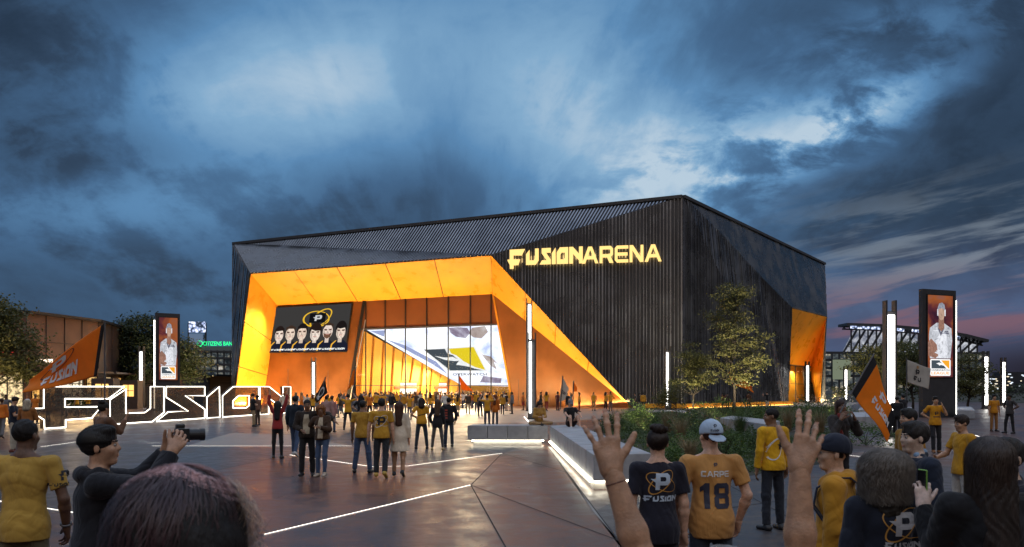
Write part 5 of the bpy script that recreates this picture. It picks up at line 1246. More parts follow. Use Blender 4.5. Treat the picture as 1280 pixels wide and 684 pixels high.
ARMS = {'down': ((.17, -.03, -1), (.05, .16, -1)), 'pocket': ((.34, -.16, -1), (-.16, .40, -.9)), 'hips': ((.62, -.30, -.8), (-.72, .30, -.50)), 'up': ((.42, .12, .90), (.10, .10, 1)),
        'photo': ((.42, .78, -.25), (-.42, .55, .75)), 'cheek': ((.28, .55, -.80), (-.42, .12, .92)), 'fold': ((.25, .25, -.95), (-.85, .55, .05)), 'hug': ((.75, .15, -.45), (.5, .45, -.35)),
        'carry': ((.2, .12, -1), (-.05, .8, -.55)), 'brow': ((.55, .65, .15), (-.75, .0, .65)), 'knee': ((.25, .75, -.65), (-.1, .8, -.35)), 'lap': ((.2, .35, -.95), (-.45, .8, .1)), 'pole': ((.25, .6, -.7), (.0, .6, .75)), 'behind': ((.30, -.25, -.95), (-.35, -.30, -.75))}
LEGS = {'stand': ((.055, .0, -1), (.02, -.03, -1)), 'wide': ((.14, .0, -1), (.10, -.02, -1)), 'fwd': ((.03, .26, -1), (.0, .05, -1)), 'back': ((.03, -.16, -1), (0, -.42, -1)), 'relax': ((.12, .10, -1), (.02, -.10, -1)),
        'sit': ((.12, 1, .05), (.02, .15, -1)), 'cross': ((.75, .65, -.06), (-.95, .15, -.06)), 'kneeup': ((.12, .80, .62), (.05, .42, -.9))}
def unit(v): v = np.array(v, float); return v / np.linalg.norm(v)
def rot_z(v, a): c, s = math.cos(a), math.sin(a); return np.array([v[0] * c - v[1] * s, v[0] * s + v[1] * c, v[2]])

TIPS = []
def hand_field(W, d, t, s=1.0, curl=(.25, .35, .25), spread=1.0, thumb=1.0, bend=None, fd=None):
    """wrist W, finger direction d, thumb side t; palm faces n = t x d or the other way by handedness in the caller"""
    d = unit(d); t = unit(np.array(t) - d * np.dot(t, d)); n = np.cross(d, t) if bend is None else np.array(bend); n = unit(n - d * np.dot(n, d)); W = np.array(W, float); f = Field()
    L = lambda a, b, c=0: W + s * (d * a + t * b + n * c)
    kn = [(.088, .033), (.093, .011), (.088, -.012), (.078, -.033)]
    for (a, b), b0 in zip(kn, (.017, .006, -.006, -.018)): f.cone(L(.004, b0 * .8), L(a, b), .0165 * s, .0118 * s, .013 * s)
    f.cone(L(.022, -.017, .004), L(.065, -.029, .004), .0135 * s, .0115 * s, .015 * s); fd = d if fd is None else fd; f.cone(W - fd * .06 * s, W, .0290 * s, .0270 * s, .02 * s, flat=(n, .86)); f.cone(W, L(.03, 0), .0265 * s, .0235 * s, .024 * s, flat=(n, .78))
    seg = [(.043, .026, .021), (.047, .030, .022), (.043, .027, .021), (.034, .021, .019)]; sp = [.20, .05, -.10, -.30]; r0 = [.0096, .0100, .0093, .0081]
    for i, ((a, b), sg) in enumerate(zip(kn, seg)):
        p = L(a, b); a_ = sp[i] * spread; dd = d * math.cos(a_) + t * math.sin(a_); c = 0; rr = r0[i] * s
        cu = curl[i] if isinstance(curl[0], (tuple, list)) else curl
        for j in range(3):
            c += cu[j]; v = dd * math.cos(c) + n * math.sin(c); q = p + v * sg[j] * s; f.cone(p, q, rr * (1 - .07 * j), rr * (.93 - .09 * j), .0045 * s); f.ell(q, np.ones(3) * rr * (1.09 - .10 * j), .003 * s) if j < 2 else TIPS.append((q, v, n, rr)); p = q
    p = L(.018, .022, .006); ang = thumb
    for (ln, r1, r2, k, c) in ((.046, .0165, .0130, .016, .85 * ang), (.034, .0128, .0112, .006, .72 * ang), (.028, .0114, .0088, .005, .62 * ang)):
        v = d * math.cos(c) + t * math.sin(c) + n * .16; q = p + unit(v) * ln * s; f.cone(p, q, r1 * s, r2 * s, k * s); p = q
    return f

def make_person(label, loc, rz, H=1.75, w=1.0, arms=('down', 'down'), legs=('stand', 'stand'), lean=(0, 0, 1), head=(0, 0), skin=TAN, top='tee', topc=AMBER, bottom='pants', botc=DKDENIM, hair='short', hairc=BLKH,
                hat=None, hatc=BLACKC, shoec=BLACKC, res=.013, fingers=None, face=False, seat=None, hem=-.06, seed=0, group=None, hands=None, extras=(), grip=None, cat='person', shoulder_lift=0.0, parts=True, twist=0.0):
    s = H / 1.75; sw = .185 * w; up = unit(lean); fw = unit(np.array([0, 1, 0]) - up * up[1]); rt = np.cross(fw, up)
    A = [ARMS[a] if isinstance(a, str) else a for a in arms]; G_ = [LEGS[a] if isinstance(a, str) else a for a in legs]
    P0 = np.zeros(3); J = {}
    for nm, sg, lg in (('l', -1, G_[0]), ('r', 1, G_[1])):
        hp = P0 + rt * (sg * .088 * s); th = unit(np.array([lg[0][0] * sg, lg[0][1], lg[0][2]])); sh = unit(np.array([lg[1][0] * sg, lg[1][1], lg[1][2]]))
        J[nm + 'hip'] = hp; J[nm + 'knee'] = hp + th * .425 * s; J[nm + 'ank'] = J[nm + 'knee'] + sh * .415 * s
        fd = np.array([.10 * sg, 1, 0]); fd = unit(fd - sh * np.dot(fd, sh) * .98) if abs(sh[2]) < .8 else unit(np.array([.16 * sg, 1, -.05 if sh[1] > -.3 else -.6])); J[nm + 'toe'] = J[nm + 'ank'] + fd * .15 * s - np.array([0, 0, .045 * s]); J[nm + 'heel'] = J[nm + 'ank'] - fd * .045 * s - np.array([0, 0, .045 * s])
    low = min(min(J[q + 'ank'][2] for q in 'lr') - .078 * s, min(J[q + 'toe'][2] for q in 'lr') - .03 * s)
    dz = (seat if seat is not None else -low); 
    for k_ in J: J[k_] = J[k_] + np.array([0, 0, dz])
    P0 = P0 + np.array([0, 0, dz])
    nb = P0 + up * .535 * s; J['nb'] = nb
    # spine a touch of twist for the shoulders
    rs = rt * math.cos(twist) + fw * math.sin(twist); fs = fw * math.cos(twist) - rt * math.sin(twist)
    yaw, pit = R(head[0]), R(head[1])
    hf = fs * math.cos(yaw) - rs * math.sin(yaw); hr = rs * math.cos(yaw) + fs * math.sin(yaw); hu = up * math.cos(pit) - hf * math.sin(pit); hf2 = hf * math.cos(pit) + up * math.sin(pit); hf = unit(hf2); hu = unit(hu); hr = np.cross(hf, hu)
    hc = nb + up * .115 * s + hu * .055 * s + hf * .022 * s
    for nm, sg, ar in (('l', -1, A[0]), ('r', 1, A[1])):
        wv = lambda v: rs * (v[0] * sg) + fs * v[1] + up * v[2]
        shp = P0 + up * .492 * s + rs * (sg * sw * s); raise_ = max(0, unit(ar[0])[2]); shp = shp + up * (.045 * raise_ * s) - rs * (sg * .02 * raise_ * s)
        J[nm + 'sh'] = shp; J[nm + 'el'] = shp + unit(wv(ar[0])) * .285 * s; J[nm + 'wr'] = J[nm + 'el'] + unit(wv(ar[1])) * .255 * s
    HL = lambda a, b, c: hc + s * (hr * a + hf * b + hu * c)
    HAX = (hr, hf, hu)
    def hrad(a, b, c): return (a * s, b * s, c * s)
    rnd = random.Random(seed)
    # ---------------- body
    f = Field()
    fem = w < .95; lf = .72 if bottom in ('pants', 'leggings', 'wide') else 1.0; tf = .80 if bottom != 'none' else 1.0; af = .84 if top in ('long', 'hoodie', 'jacket', 'coat') else 1.0
    f.ell(P0 + up * .40 * s, hrad(.120 * w, .072, .14), .04, (rt, fw, up)); f.ell(P0 + up * .18 * s, hrad(.10, .068, .16), .04, (rt, fw, up)); f.ell(P0, hrad(.112, .078, .10), .04, (rt, fw, up))
    f.cone(nb - up * .03 * s, nb + up * .09 * s + hf * .006 * s, .058 * s, .052 * s, .03)
    for q, sg in (('l', -1), ('r', 1)):
        f.cone(nb + up * .01 * s, J[q + 'sh'] - rs * sg * .02 * s, .045 * s, .042 * s, .045); f.cone(J[q + 'sh'], J[q + 'el'], .047 * s * af, .039 * s * af, .03); mf = J[q + 'el'] * .72 + J[q + 'wr'] * .28; f.cone(J[q + 'el'], mf, .039 * s * af, .0415 * s * af, .02); f.cone(mf, J[q + 'wr'], .0415 * s * af, .0280 * s * (1 if af == 1 else .92), .02)
        f.cone(J[q + 'hip'], J[q + 'knee'], .078 * s * tf, .05 * s * lf, .03); f.cone(J[q + 'knee'], J[q + 'ank'], .048 * s * lf, .034 * s * lf, .02)
        cm = J[q + 'knee'] * .68 + J[q + 'ank'] * .32 - fw * .012 * s; f.ell(cm, hrad(.05 * lf, .05 * lf, .10), .03, (rt, fw, up))
        f.cone(J[q + 'heel'], J[q + 'toe'], .030 * s, .026 * s, .02); f.cone(J[q + 'ank'], J[q + 'heel'], .034 * s, .03 * s, .02)
    f.ell(HL(0, -.012, .030), hrad(.0755, .096, .088), .02, HAX); f.ell(HL(0, .018, -.045), hrad(.060, .068, .078), .03, HAX); f.cone(HL(-.02, .062, -.098), HL(.02, .062, -.098), .021 * s, .021 * s, .022 * s)
    f.ell(HL(0, .045, -.03), hrad(.058, .050, .06), .02 * s, HAX)
    if res < .016:
        f.cone(HL(-.035, .074, .022), HL(.035, .074, .022), .0125 * s, .0125 * s, .016 * s)
        f.cone(HL(0, .083, .012), HL(0, .1015, -.022), .0090 * s, .0125 * s, .014 * s); f.cone(HL(-.013, .091, -.027), HL(.013, .091, -.027), .0085 * s, .0085 * s, .010 * s)
        for e in (-1, 1): f.ell(HL(e * .033, .094, .002), hrad(.017, .014, .011), .008 * s, HAX, sub=True); f.ell(HL(e * .040, .062, -.028), hrad(.022, .02, .018), .02 * s, HAX)
        f.cone(HL(-.020, .084, -.054), HL(.020, .084, -.054), .0085 * s, .0085 * s, .008 * s); f.cone(HL(-.016, .082, -.066), HL(.016, .082, -.066), .0090 * s, .0090 * s, .006 * s)
        for e in (-1, 1): f.ell(HL(e * .079, -.012, -.010), hrad(.009, .017, .029), .008 * s, HAX)
    fing = fingers if fingers is not None else res < .012
    pieces = []
    for i, (q, sg) in enumerate((('l', -1), ('r', 1))):
        d = unit(J[q + 'wr'] - J[q + 'el']); hd = hands[i] if hands and hands[i] else {}
        d2 = unit(np.array(hd['d'])) if 'd' in hd else d; tdir = np.array(hd['t']) if 't' in hd else (fw * .8 - rs * sg * .6); 
        if abs(np.dot(unit(tdir), d2)) > .9: tdir = up - rs * sg * .5
        bend = np.array(hd['n']) if 'n' in hd else -rs * sg
        if fing: pieces.append(hand_field(J[q + 'wr'] + d * .006 * s, d2, tdir, s * hd.get('size', 1.0), hd.get('curl', (.35, .45, .35)), hd.get('spread', .6), hd.get('thumb', .8), bend, d).mesh(hd.get('res', min(.0055, res * .6))))
        else:
            W = J[q + 'wr']; t2 = unit(tdir - d2 * np.dot(tdir, d2)); f.cone(W, W + d2 * .09 * s, .026 * s, .034 * s, .02, flat=(np.cross(d2, t2), .55)); f.cone(W + d2 * .08 * s, W + d2 * .165 * s, .03 * s, .02 * s, .015, flat=(np.cross(d2, t2), .5)); f.cone(W + d2 * .03 * s + t2 * .02 * s, W + d2 * .085 * s + t2 * .045 * s, .015 * s, .011 * s, .01)
    V, Qd = f.mesh(res)
    for v2, q2 in pieces: Qd = np.concatenate([Qd, q2 + len(V)]); V = np.concatenate([V, v2])
    out = {'body': (V, Qd, skinm(skin))}
    # ---------------- trousers, skirt, shoes
    def leg_cuts(q, frac): a, b = J[q + 'knee'], J[q + 'ank']; d = unit(b - a); return [(a + (b - a) * frac, d)]
    if bottom != 'none':
        f = Field(); wst = P0 + up * .07 * s
        f.ell(P0 + up * .02 * s, hrad(.150 if not fem else .142, .112, .15), .04, (rt, fw, up)); f.ell(P0 - fw * .022 * s - up * .03 * s, hrad(.128, .088, .10), .05, (rt, fw, up))
        slim = {'pants': 1.0, 'leggings': .93, 'shorts': 1.15, 'skirt': 1.0, 'wide': 1.2}[bottom]
        if bottom == 'skirt':
            e = P0 - up * .42 * s; f.cone(P0, e, .14 * s, .20 * s, .05, flat=(fw, .8), cut=[(e, -up)])
        else:
            for q in 'lr':
                f.cone(J[q + 'hip'] + up * .0, J[q + 'knee'], .085 * s * slim, .066 * s * slim, .045)
                if bottom == 'shorts':
                    f.p.pop(); a, b = J[q + 'hip'], J[q + 'knee']; d = unit(b - a); f.cone(a, b, .098 * s, .082 * s, .04, cut=[(b - d * .03, d)])
                else: f.cone(J[q + 'knee'], J[q + 'ank'], .064 * s * slim, .055 * s * slim if bottom != 'leggings' else .042 * s, .03, cut=leg_cuts(q, .97))
        out['trousers' if bottom not in ('skirt', 'shorts') else bottom] = (*f.mesh(res, (.007, 26, seed) if res < .016 else None, [(wst, up)]), clothm(botc))
    f = Field()
    for q in 'lr':
        f.cone(J[q + 'heel'] + np.array([0, 0, .004]), J[q + 'toe'] + np.array([0, 0, .002]), .043 * s, .037 * s, .02, flat=(np.array([0, 0, 1.]), .85)); f.cone(J[q + 'ank'] + np.array([0, 0, .01]), J[q + 'heel'], .042 * s, .042 * s, .03)
    cu = [] if seat is not None else [(np.array([0, 0, .004]), np.array([0, 0, -1.]))]
    out['shoes'] = (*f.mesh(min(res, .014), None, cu), mat('shoe_%d_%d_%d' % tuple(int(x * 255) for x in shoec), shoec, .5))
    # ---------------- upper garment
    f = Field(); lo = {'tee': .0, 'long': .004, 'hoodie': .016, 'jacket': .014, 'coat': .018, 'jersey': .006}[top]
    chest = .158 * w
    f.ell(P0 + up * .385 * s, (chest * s + lo, .116 * s + lo, .165 * s), .05, (rs, fs, up)); f.ell(P0 + up * .20 * s, ((.138 if fem else .150) * s + lo, .112 * s + lo, .18 * s), .06, (rt, fw, up))
    f.ell(P0 + up * .02 * s, ((.166 if fem else .174) * s + lo, .146 * s + lo, .21 * s), .06, (rt, fw, up))
    for q, sg in (('l', -1), ('r', 1)): f.cone(nb - up * .025 * s, J[q + 'sh'] - rs * sg * .012 * s - up * .008 * s, .052 * s, (.058 + lo * .4) * s, .05)
    if fem:
        for e in (-1, 1): f.ell(P0 + up * .36 * s + fs * .085 * s + rs * e * .07 * s, hrad(.062, .05, .06), .04, (rs, fs, up))
    for q, sg in (('l', -1), ('r', 1)):
        a, b, c = J[q + 'sh'], J[q + 'el'], J[q + 'wr']
        if top in ('tee', 'jersey'):
            d = unit(b - a); e = a + (b - a) * .68; f.cone(a, a + (b - a) * .9, (.060 + lo) * s, (.062 + lo) * s, .03, cut=[(e, d)])
        else: d = unit(c - b); f.cone(a, b, (.059 + lo) * s, (.050 + lo) * s, .035); f.cone(b, c, (.051 + lo) * s, (.040 + lo * .6) * s, .025, cut=[(c - d * .02 * s, d)])
    bot = P0 + up * hem * s
    if top == 'coat' or hem < -.14:
        e = P0 + up * (hem - .0) * s; f.cone(P0 + up * .05 * s, e - up * .05 * s, .165 * s, .225 * s, .05, flat=(fw, .82))
    elif hem < -.05: f.cone(P0, P0 + up * (hem - .06) * s, .168 * s, .172 * s, .05, flat=(fw, .80))
    f.ell(nb + up * .075 * s + hf * .01 * s, hrad(.062, .066, .075), .012, (rs, fs, up), sub=True)
    if top == 'hoodie': f.ell(nb - fs * .075 * s + up * .005 * s, hrad(.115, .060, .055), .03, (rs, fs, up)); f.cone(nb + rs * .075 * s + up * .02 * s, nb + fs * .075 * s - up * .03 * s, .032 * s, .024 * s, .03); f.cone(nb - rs * .075 * s + up * .02 * s, nb + fs * .075 * s - up * .03 * s, .032 * s, .024 * s, .03)
    if top in ('jacket', 'coat'): f.cone(nb + rs * .06 * s + up * .025 * s, nb - fs * .055 * s + up * .035 * s, .026 * s, .026 * s, .02); f.cone(nb - rs * .06 * s + up * .025 * s, nb - fs * .055 * s + up * .035 * s, .026 * s, .026 * s, .02)
    nm = {'tee': 'shirt', 'jersey': 'shirt', 'long': 'sweater', 'hoodie': 'hoodie', 'jacket': 'jacket', 'coat': 'coat'}[top]
    out[nm] = (*f.mesh(res, ((.0075 if top != 'jacket' else .0095), 21, seed + 3) if res < .016 else None, [(bot, -up)]), clothm(topc)); GARM = nm
    # ---------------- hair and hats
    grooves = lambda amp, fq: (lambda x, y, z: amp * np.sin(fq * ((x - hc[0]) * hr[0] + (y - hc[1]) * hr[1]) + 6 * np.sin(22 * (z - hc[2])) + 3 * np.sin(31 * (y - hc[1]))) + amp * .7 * np.sin(fq * .63 * (y - hc[1]) + 5 * np.sin(25 * (x - hc[0]) + 12 * (z - hc[2]))) + 0 * z)
    f = Field(); dsp = grooves(.0022, 150) if res < .016 else None
    def face_cut(c=.035, dz=-.055, r=(.075, .075, .105)): f.ell(HL(0, .100 + c * .4, dz), hrad(*r), .012, HAX, sub=True)
    if hair in ('short', 'buzz', 'side', 'bun', 'pony'):
        t = {'short': .010, 'buzz': .0040, 'side': .013, 'bun': .010, 'pony': .010}[hair] if not hat else .002
        f.ell(HL(0, -.016, .034), hrad(.0765 + t * .75, .097 + t * .8, .088 + t), .02, HAX, cut=[(HL(0, -.03, -.055), unit(-hu - hf * .1)), (HL(0, .050, -.01), unit(hf - hu * .8))])
        if hair in ('short', 'side') and not hat: f.ell(HL(0.012, .040, .098), hrad(.056, .052, .028), .03, HAX)
        for e in (-1, 1): f.ell(HL(e * .092, .034, -.035), hrad(.030, .046, .062), .012, HAX, sub=True)
        if hair == 'bun': f.ell(HL(.008, -.070, .128), hrad(.056, .050, .042), .010, HAX); f.ell(HL(-.040, -.066, .140), hrad(.030, .03, .024), .008, HAX); f.ell(HL(.055, -.06, .120), hrad(.030, .03, .028), .008, HAX); f.cone(HL(-.045, -.05, .155), HL(.04, -.09, .155), .014 * s, .012 * s, .006)
        if hair == 'pony': f.cone(HL(0, -.10, .05), HL(0, -.15, -.02), .026 * s, .032 * s, .02); f.cone(HL(0, -.15, -.02), HL(0, -.12, -.22), .032 * s, .010 * s, .02)
    elif hair in ('long', 'bob'):
        f.ell(HL(0, -.018, .034), hrad(.094, .112, .103), .02, HAX); L_ = .40 if hair == 'long' else .17
        f.cone(HL(0, -.06, -.0), HL(0, -.125 if hair == 'long' else -.105, -L_), .082 * s, (.066 if hair == 'long' else .085) * s, .05, flat=(hr, 1.25)); 
        for e in (-1, 1): f.cone(HL(e * .070, -.015, .03), HL(e * .082, -.045, -L_ * .8), .034 * s, .026 * s, .03)
        face_cut()
    elif hair in ('curly', 'afro'):
        f.ell(HL(0, -.02, .035), hrad(.118, .128, .115), .03, HAX); f.cone(HL(0, -.06, -.02), HL(0, -.085, -.20), .105 * s, .075 * s, .05)
        for q in range(26): a = rnd.uniform(0, 6.28); z_ = rnd.uniform(-.2, .03); rr = .085 if z_ > -.05 else .080; f.ell(HL(rr * math.cos(a), -.04 + rr * math.sin(a), z_), hrad(.036, .036, .036), .015, HAX)
        face_cut(.04, -.05); b_ = dsp; 
        if res < .016: dsp = lambda x, y, z: .005 * np.sin(75 * x + 4 * np.sin(40 * z)) * np.sin(70 * z + 3 * np.sin(33 * y)) + .004 * np.sin(68 * y + 3 * np.sin(50 * x)) * np.sin(95 * z)
    elif hair == 'dreads':
        f.ell(HL(0, -.014, .036), hrad(.086, .106, .098), .02, HAX); face_cut()
        for q in range(16): a = math.pi * (1.02 + .96 * q / 15); x_, y_ = .082 * math.cos(a), .085 * math.sin(a); f.cone(HL(x_, y_, .02), HL(x_ * 1.25, y_ * .9 + .01, -.24 - .06 * rnd.random()), .015 * s, .009 * s, .006)
    if f.p: out['hair'] = (*f.mesh(min(res, .011) if parts else res, None, [], .01, dsp), hairm(hairc))
    if hat:
        f = Field(); f.ell(HL(0, -.014, .040), hrad(.093, .114, .102), .01, HAX, cut=[(HL(0, 0, .012), unit(-hu + hf * (.12 if hat == 'cap' else -.20)))])
        fb = hf if hat == 'cap' else -hf
        if hat in ('cap', 'backcap'):
            bc = HL(0, 0, .034) + fb * .135 * s; dn = -.12 if hat == 'cap' else -.42; ax = (hr, unit(fb + hu * dn), np.cross(hr, unit(fb + hu * dn))); f.ell(bc + hu * (.0 if hat == 'cap' else -.034) * s, hrad(.074, .070, .009), .008, ax); f.ell(HL(0, -.012, .138), hrad(.010, .010, .006), .004, HAX)
        out['cap' if hat != 'beanie' else 'knit_hat'] = (*f.mesh(min(res, .008)), clothm(hatc))
    # ---------------- link
    if not parts: return out
    Vb, Qb, mb_ = out.pop('body'); root = link_mesh('person', np_mesh('person', Vb, Qb), None, [mb_])
    root.location = loc; root.rotation_euler = (0, 0, rz); tag(root, label, cat, group)
    kids = {}
    for nm, (V, Q_, m) in out.items():
        if len(V): kids[nm] = link_mesh(nm, np_mesh(nm, V, Q_), root, [m])
    if face:
        for e in (-1, 1):
            V, Q_ = Field().ell(HL(e * .033, .0800, .002), hrad(.0125, .0110, .0095), .002).mesh(.003); o = link_mesh('eye', np_mesh('eye', V, Q_), root, [mat('eye_white', (.30, .27, .24), .3)])
            V, Q_ = Field().ell(HL(e * .033, .0885, .002), hrad(.0066, .0040, .0066), .001).mesh(.0016); link_mesh('iris', np_mesh('iris', V, Q_), o, [mat('iris_brown', (.03, .016, .01), .2)])
            V, Q_ = Field().cone(HL(e * .016, .0895, .0240), HL(e * .050, .0765, .0260), .0056 * s, .0040 * s, .002).mesh(.0022); link_mesh('eyebrow', np_mesh('eyebrow', V, Q_), root, [hairm(hairc)])
        V, Q_ = Field().cone(HL(-.017, .0885, -.058), HL(.017, .0885, -.058), .0062 * s, .0062 * s, .002).cone(HL(-.013, .088, -.066), HL(.013, .088, -.066), .0066 * s, .0066 * s, .002).mesh(.0026); link_mesh('lips', np_mesh('lips', V, Q_), root, [skinm((skin[0] * .85, skin[1] * .55, skin[2] * .55))])
    return dict(root=root, kids=kids, J=J, s=s, up=up, fw=fw, rt=rt, rs=rs, fs=fs, P0=P0, hc=hc, HL=HL, HAX=HAX, garment=kids[GARM], res=res)

def decal(p, name, loops_list, m, back=True, tris=None, onto=None, lift=.004, maxe=.03):
    """a print snapped to the garment: 2-D shapes in the person's own x/z metres, pressed on along y"""
    g = onto or p['garment']; bvh = BVHTree.FromPolygons([v.co.copy() for v in g.data.vertices], [tuple(q.vertices) for q in g.data.polygons])
    mb = MB()
    for loops in loops_list: glyph_flat(mb, loops, lambda u, v: (u, 0, v))
    if tris: mb.add([(a, 0, b) for a, b in tris[0]], tris[1])
    bm = bmesh.new(); vs = [bm.verts.new(v) for v in mb.v]
    for f_ in mb.f:
        try: bm.faces.new([vs[i] for i in f_])
        except ValueError: pass
    for _ in range(5):
        ed = [e for e in bm.edges if e.calc_length() > maxe]
        if not ed: break
        bmesh.ops.subdivide_edges(bm, edges=ed, cuts=1); bmesh.ops.triangulate(bm, faces=bm.faces[:])
    sg = -1 if back else 1; bad = []
    for v in bm.verts:
        x, z = v.co.x * (1 if back else -1), v.co.z; hit = bvh.ray_cast(Vector((x, sg * 1.5, z)), Vector((0, -sg, 0)))
        if hit[0] is None: bad.append(v)
        else: v.co = hit[0] + Vector((0, sg * lift, 0))
    bmesh.ops.delete(bm, geom=bad, context='VERTS')
    me = bpy.data.meshes.new(name); bm.to_mesh(me); bm.free(); o = link_mesh(name, me, g, [m]); return o
def place(glyphs, x, z, k, kz=None): kz = kz or k; return [[[(u * k + x, v * kz + z) for u, v in lp] for lp in g] for g in glyphs]
M_PRINTW = mat('print_white', (.62, .62, .62), .6); M_PRINTK = mat('print_black', (.012, .012, .016), .6); M_PRINTN = mat('print_navy', (.022, .026, .05), .6); M_PRINTO = mat('print_gold', (.45, .22, .04), .6)
def team_print(p, zc, k=.16, wordw=.30, mw=None, ring=None, back=True, x=0.0, words=True):
    mw = mw or M_PRINTW
    decal(p, 'emblem', place([EMBLEM_P], x - .48 * k, zc, k), mw, back, lift=.005)
    decal(p, 'orbit_mark', place(RINGS, x - .48 * k, zc, k), ring or M_PRINTO, back, lift=.004)
    if words: g, w = word('FUSION', .1); decal(p, 'writing', place(g, x - wordw / 2, zc - wordw * .34, wordw / w, wordw / w * 1.15), mw, back)
# ------------------------------------------------------------------ the people one can tell apart
AWAY, TOCAM, LEFTW, RIGHTW = 0.0, math.pi, math.pi / 2, -math.pi / 2
def res_for(Y): return .0075 if Y < 6.5 else .0105 if Y < 16 else .0135 if Y < 22 else .017 if Y < 32 else .022
def who(label, px, Y, rz, **kw):
    kw.setdefault('res', res_for(Y)); kw.setdefault('seed', int(px) % 97)
    return make_person(label, gx(px, Y), rz, **kw)
def wpt(p, q): return p['root'].matrix_basis @ Vector(q)

# --- strollers and small groups on the plaza
p = who('woman with both arms raised, dark red blouse and tight black trousers', 347, 23.4, .1, H=1.68, w=.88, arms=(((.35, .1, .75), (-.05, .15, 1)), ((.30, .1, .8), (.12, .15, 1))), top='long', topc=RED, bottom='leggings', botc=BLACKC, hair='long', hairc=BLKH, skin=TAN, hem=-.02)
who('person in dark navy jacket and blue jeans walking away behind the couple', 369, 24.0, -.15, H=1.80, arms=('down', 'pocket'), legs=('fwd', 'back'), top='jacket', topc=(.012, .02, .032), botc=DENIM, hair='short', hem=-.08, shoec=(.4, .4, .4))
q0 = who('man in open dark jacket and cream shirt walking arm in arm towards the camera', 384, 18.7, TOCAM + .1, H=1.79, arms=(((.85, -.22, -.05), (.55, .55, -.45)), ((.25, .1, -1), (-.55, .6, -.3))), legs=('stand', 'fwd'), top='jacket', topc=(.028, .020, .016), botc=BLACKC, hair='buzz', skin=BROWN, head=(10, -4), hem=-.04, face=True)
C1 = q0
q = who('curly haired woman in short brown jacket and ripped blue jeans leaning on her partner', 403, 18.5, TOCAM - .12, H=1.66, w=.88, lean=(.06, 0, 1), arms=(((.2, .35, -.9), (-.6, .7, .2)), ((.6, -.4, -.6), (.6, -.2, .1))), legs=('fwd', 'stand'), top='jacket', topc=(.06, .032, .018), bottom='leggings', botc=DENIM, hair='curly', hairc=(.20, .075, .02), skin=BROWN, head=(18, -6), hem=-.02, shoec=(.45, .38, .3), face=True)
def shirt_front(p, m, w=.13, z0=.05, z1=.50):
    zz = float(p['P0'][2]); n = 7
    lp = [(-w * .5, zz + z0), (w * .5, zz + z0), (w * .55, zz + .3), (w * .32, zz + z1), (-w * .32, zz + z1), (-w * .55, zz + .3)]; decal(p, 'shirt_front', [[lp]], m, back=False, lift=.006)
shirt_front(C1, clothm((.42, .36, .26)), .15); shirt_front(q, clothm((.45, .38, .28)), .12, .02)
who1 = who('man in plain yellow tee and jeans, hands free, watching the arena from behind', 453, 19.4, -.06, H=1.76, w=1.06, arms=('down', 'pocket'), legs=('wide', 'wide'), topc=(.40, .22, .03), botc=DENIM, hair='buzz', skin=BROWN, hem=-.07)
p = who('man in yellow tee with dark P emblem walking between plain tee and cream coat', 477, 18.3, .03, H=1.78, w=1.05, arms=(((.3, -.02, -1), (.1, .1, -1)), 'down'), legs=('stand', 'back'), topc=(.46, .25, .025), botc=(.02, .024, .03), hair='short', skin=LIGHT, shoec=(.40, .28, .05), hem=-.06)
team_print(p, p['P0'][2] + .24, .19, words=False, mw=M_PRINTK, ring=M_PRINTW)
who('long haired woman in a swinging cream coat and dark ankle boots', 499, 18.5, .05, H=1.70, w=.87, arms=('down', 'down'), legs=('stand', 'back'), top='coat', topc=CREAM, bottom='leggings', botc=(.30, .17, .10), hair='long', hairc=(.05, .02, .01), hem=-.34, shoec=BLACKC)
p = who('person in yellow tee and dark jeans with a strap across the back, hand on hip', 527, 27.2, .1, H=1.74, arms=('hips', 'down'), legs=('wide', 'wide'), topc=AMBER, botc=(.035, .045, .06), hair='bob', hairc=DKBRH, skin=TAN)
decal(p, 'strap', [[[(-.17, p['P0'][2] + .20), (.17, p['P0'][2] + .27), (.17, p['P0'][2] + .30), (-.17, p['P0'][2] + .23)]]], M_PRINTK)
p = who('long haired woman in black tee with white line across the back, striped leggings', 547, 26.6, -.05, H=1.70, w=.9, arms=('pocket', 'down'), legs=('wide', 'wide'), top='long', topc=BLACKC, bottom='leggings', botc=(.09, .085, .08), hair='long', hairc=(.07, .04, .02), hem=-.14, shoec=(.4, .3, .15))
decal(p, 'print', [[[(-.10, p['P0'][2] + .30), (.10, p['P0'][2] + .30), (.10, p['P0'][2] + .33), (-.10, p['P0'][2] + .33)]]], M_PRINTW)
p = who('man in black jacket with red chequered back panel and jeans, hand in pocket', 561, 28.2, .12, H=1.74, arms=('down', 'pocket'), legs=('stand', 'stand'), top='jacket', topc=BLACKC, botc=(.03, .04, .06), hair='short')
decal(p, 'panel', [[[(-.14, p['P0'][2] + .08 + i * .09), (-.05, p['P0'][2] + .08 + i * .09), (-.05, p['P0'][2] + .13 + i * .09), (-.14, p['P0'][2] + .13 + i * .09)]] for i in range(4)], mat('print_red', (.35, .05, .03), .7))
who('man in black shirt and khaki trousers chatting in front of the giant N', 316, 43.5, -.9, H=1.80, arms=('pocket', 'fold'), legs=('fwd', 'stand'), topc=BLACKC, botc=KHAKI, hair='short', skin=LIGHT)
who('person in brown outfit chatting beside the black shirted man near the letters', 322, 45.0, 1.2, H=1.72, arms=('fold', 'down'), top='long', topc=(.16, .08, .05), botc=(.06, .04, .03), hair='short', skin=BROWN)
who('person in yellow tee lifting a phone with both hands, legs apart', 435, 40.0, .05, H=1.80, arms=(((.6, .4, .25), (-.55, .35, .75)), ((.6, .4, .25), (-.55, .35, .75))), legs=('wide', 'wide'), topc=AMBER, botc=(.03, .036, .05), hair='short')
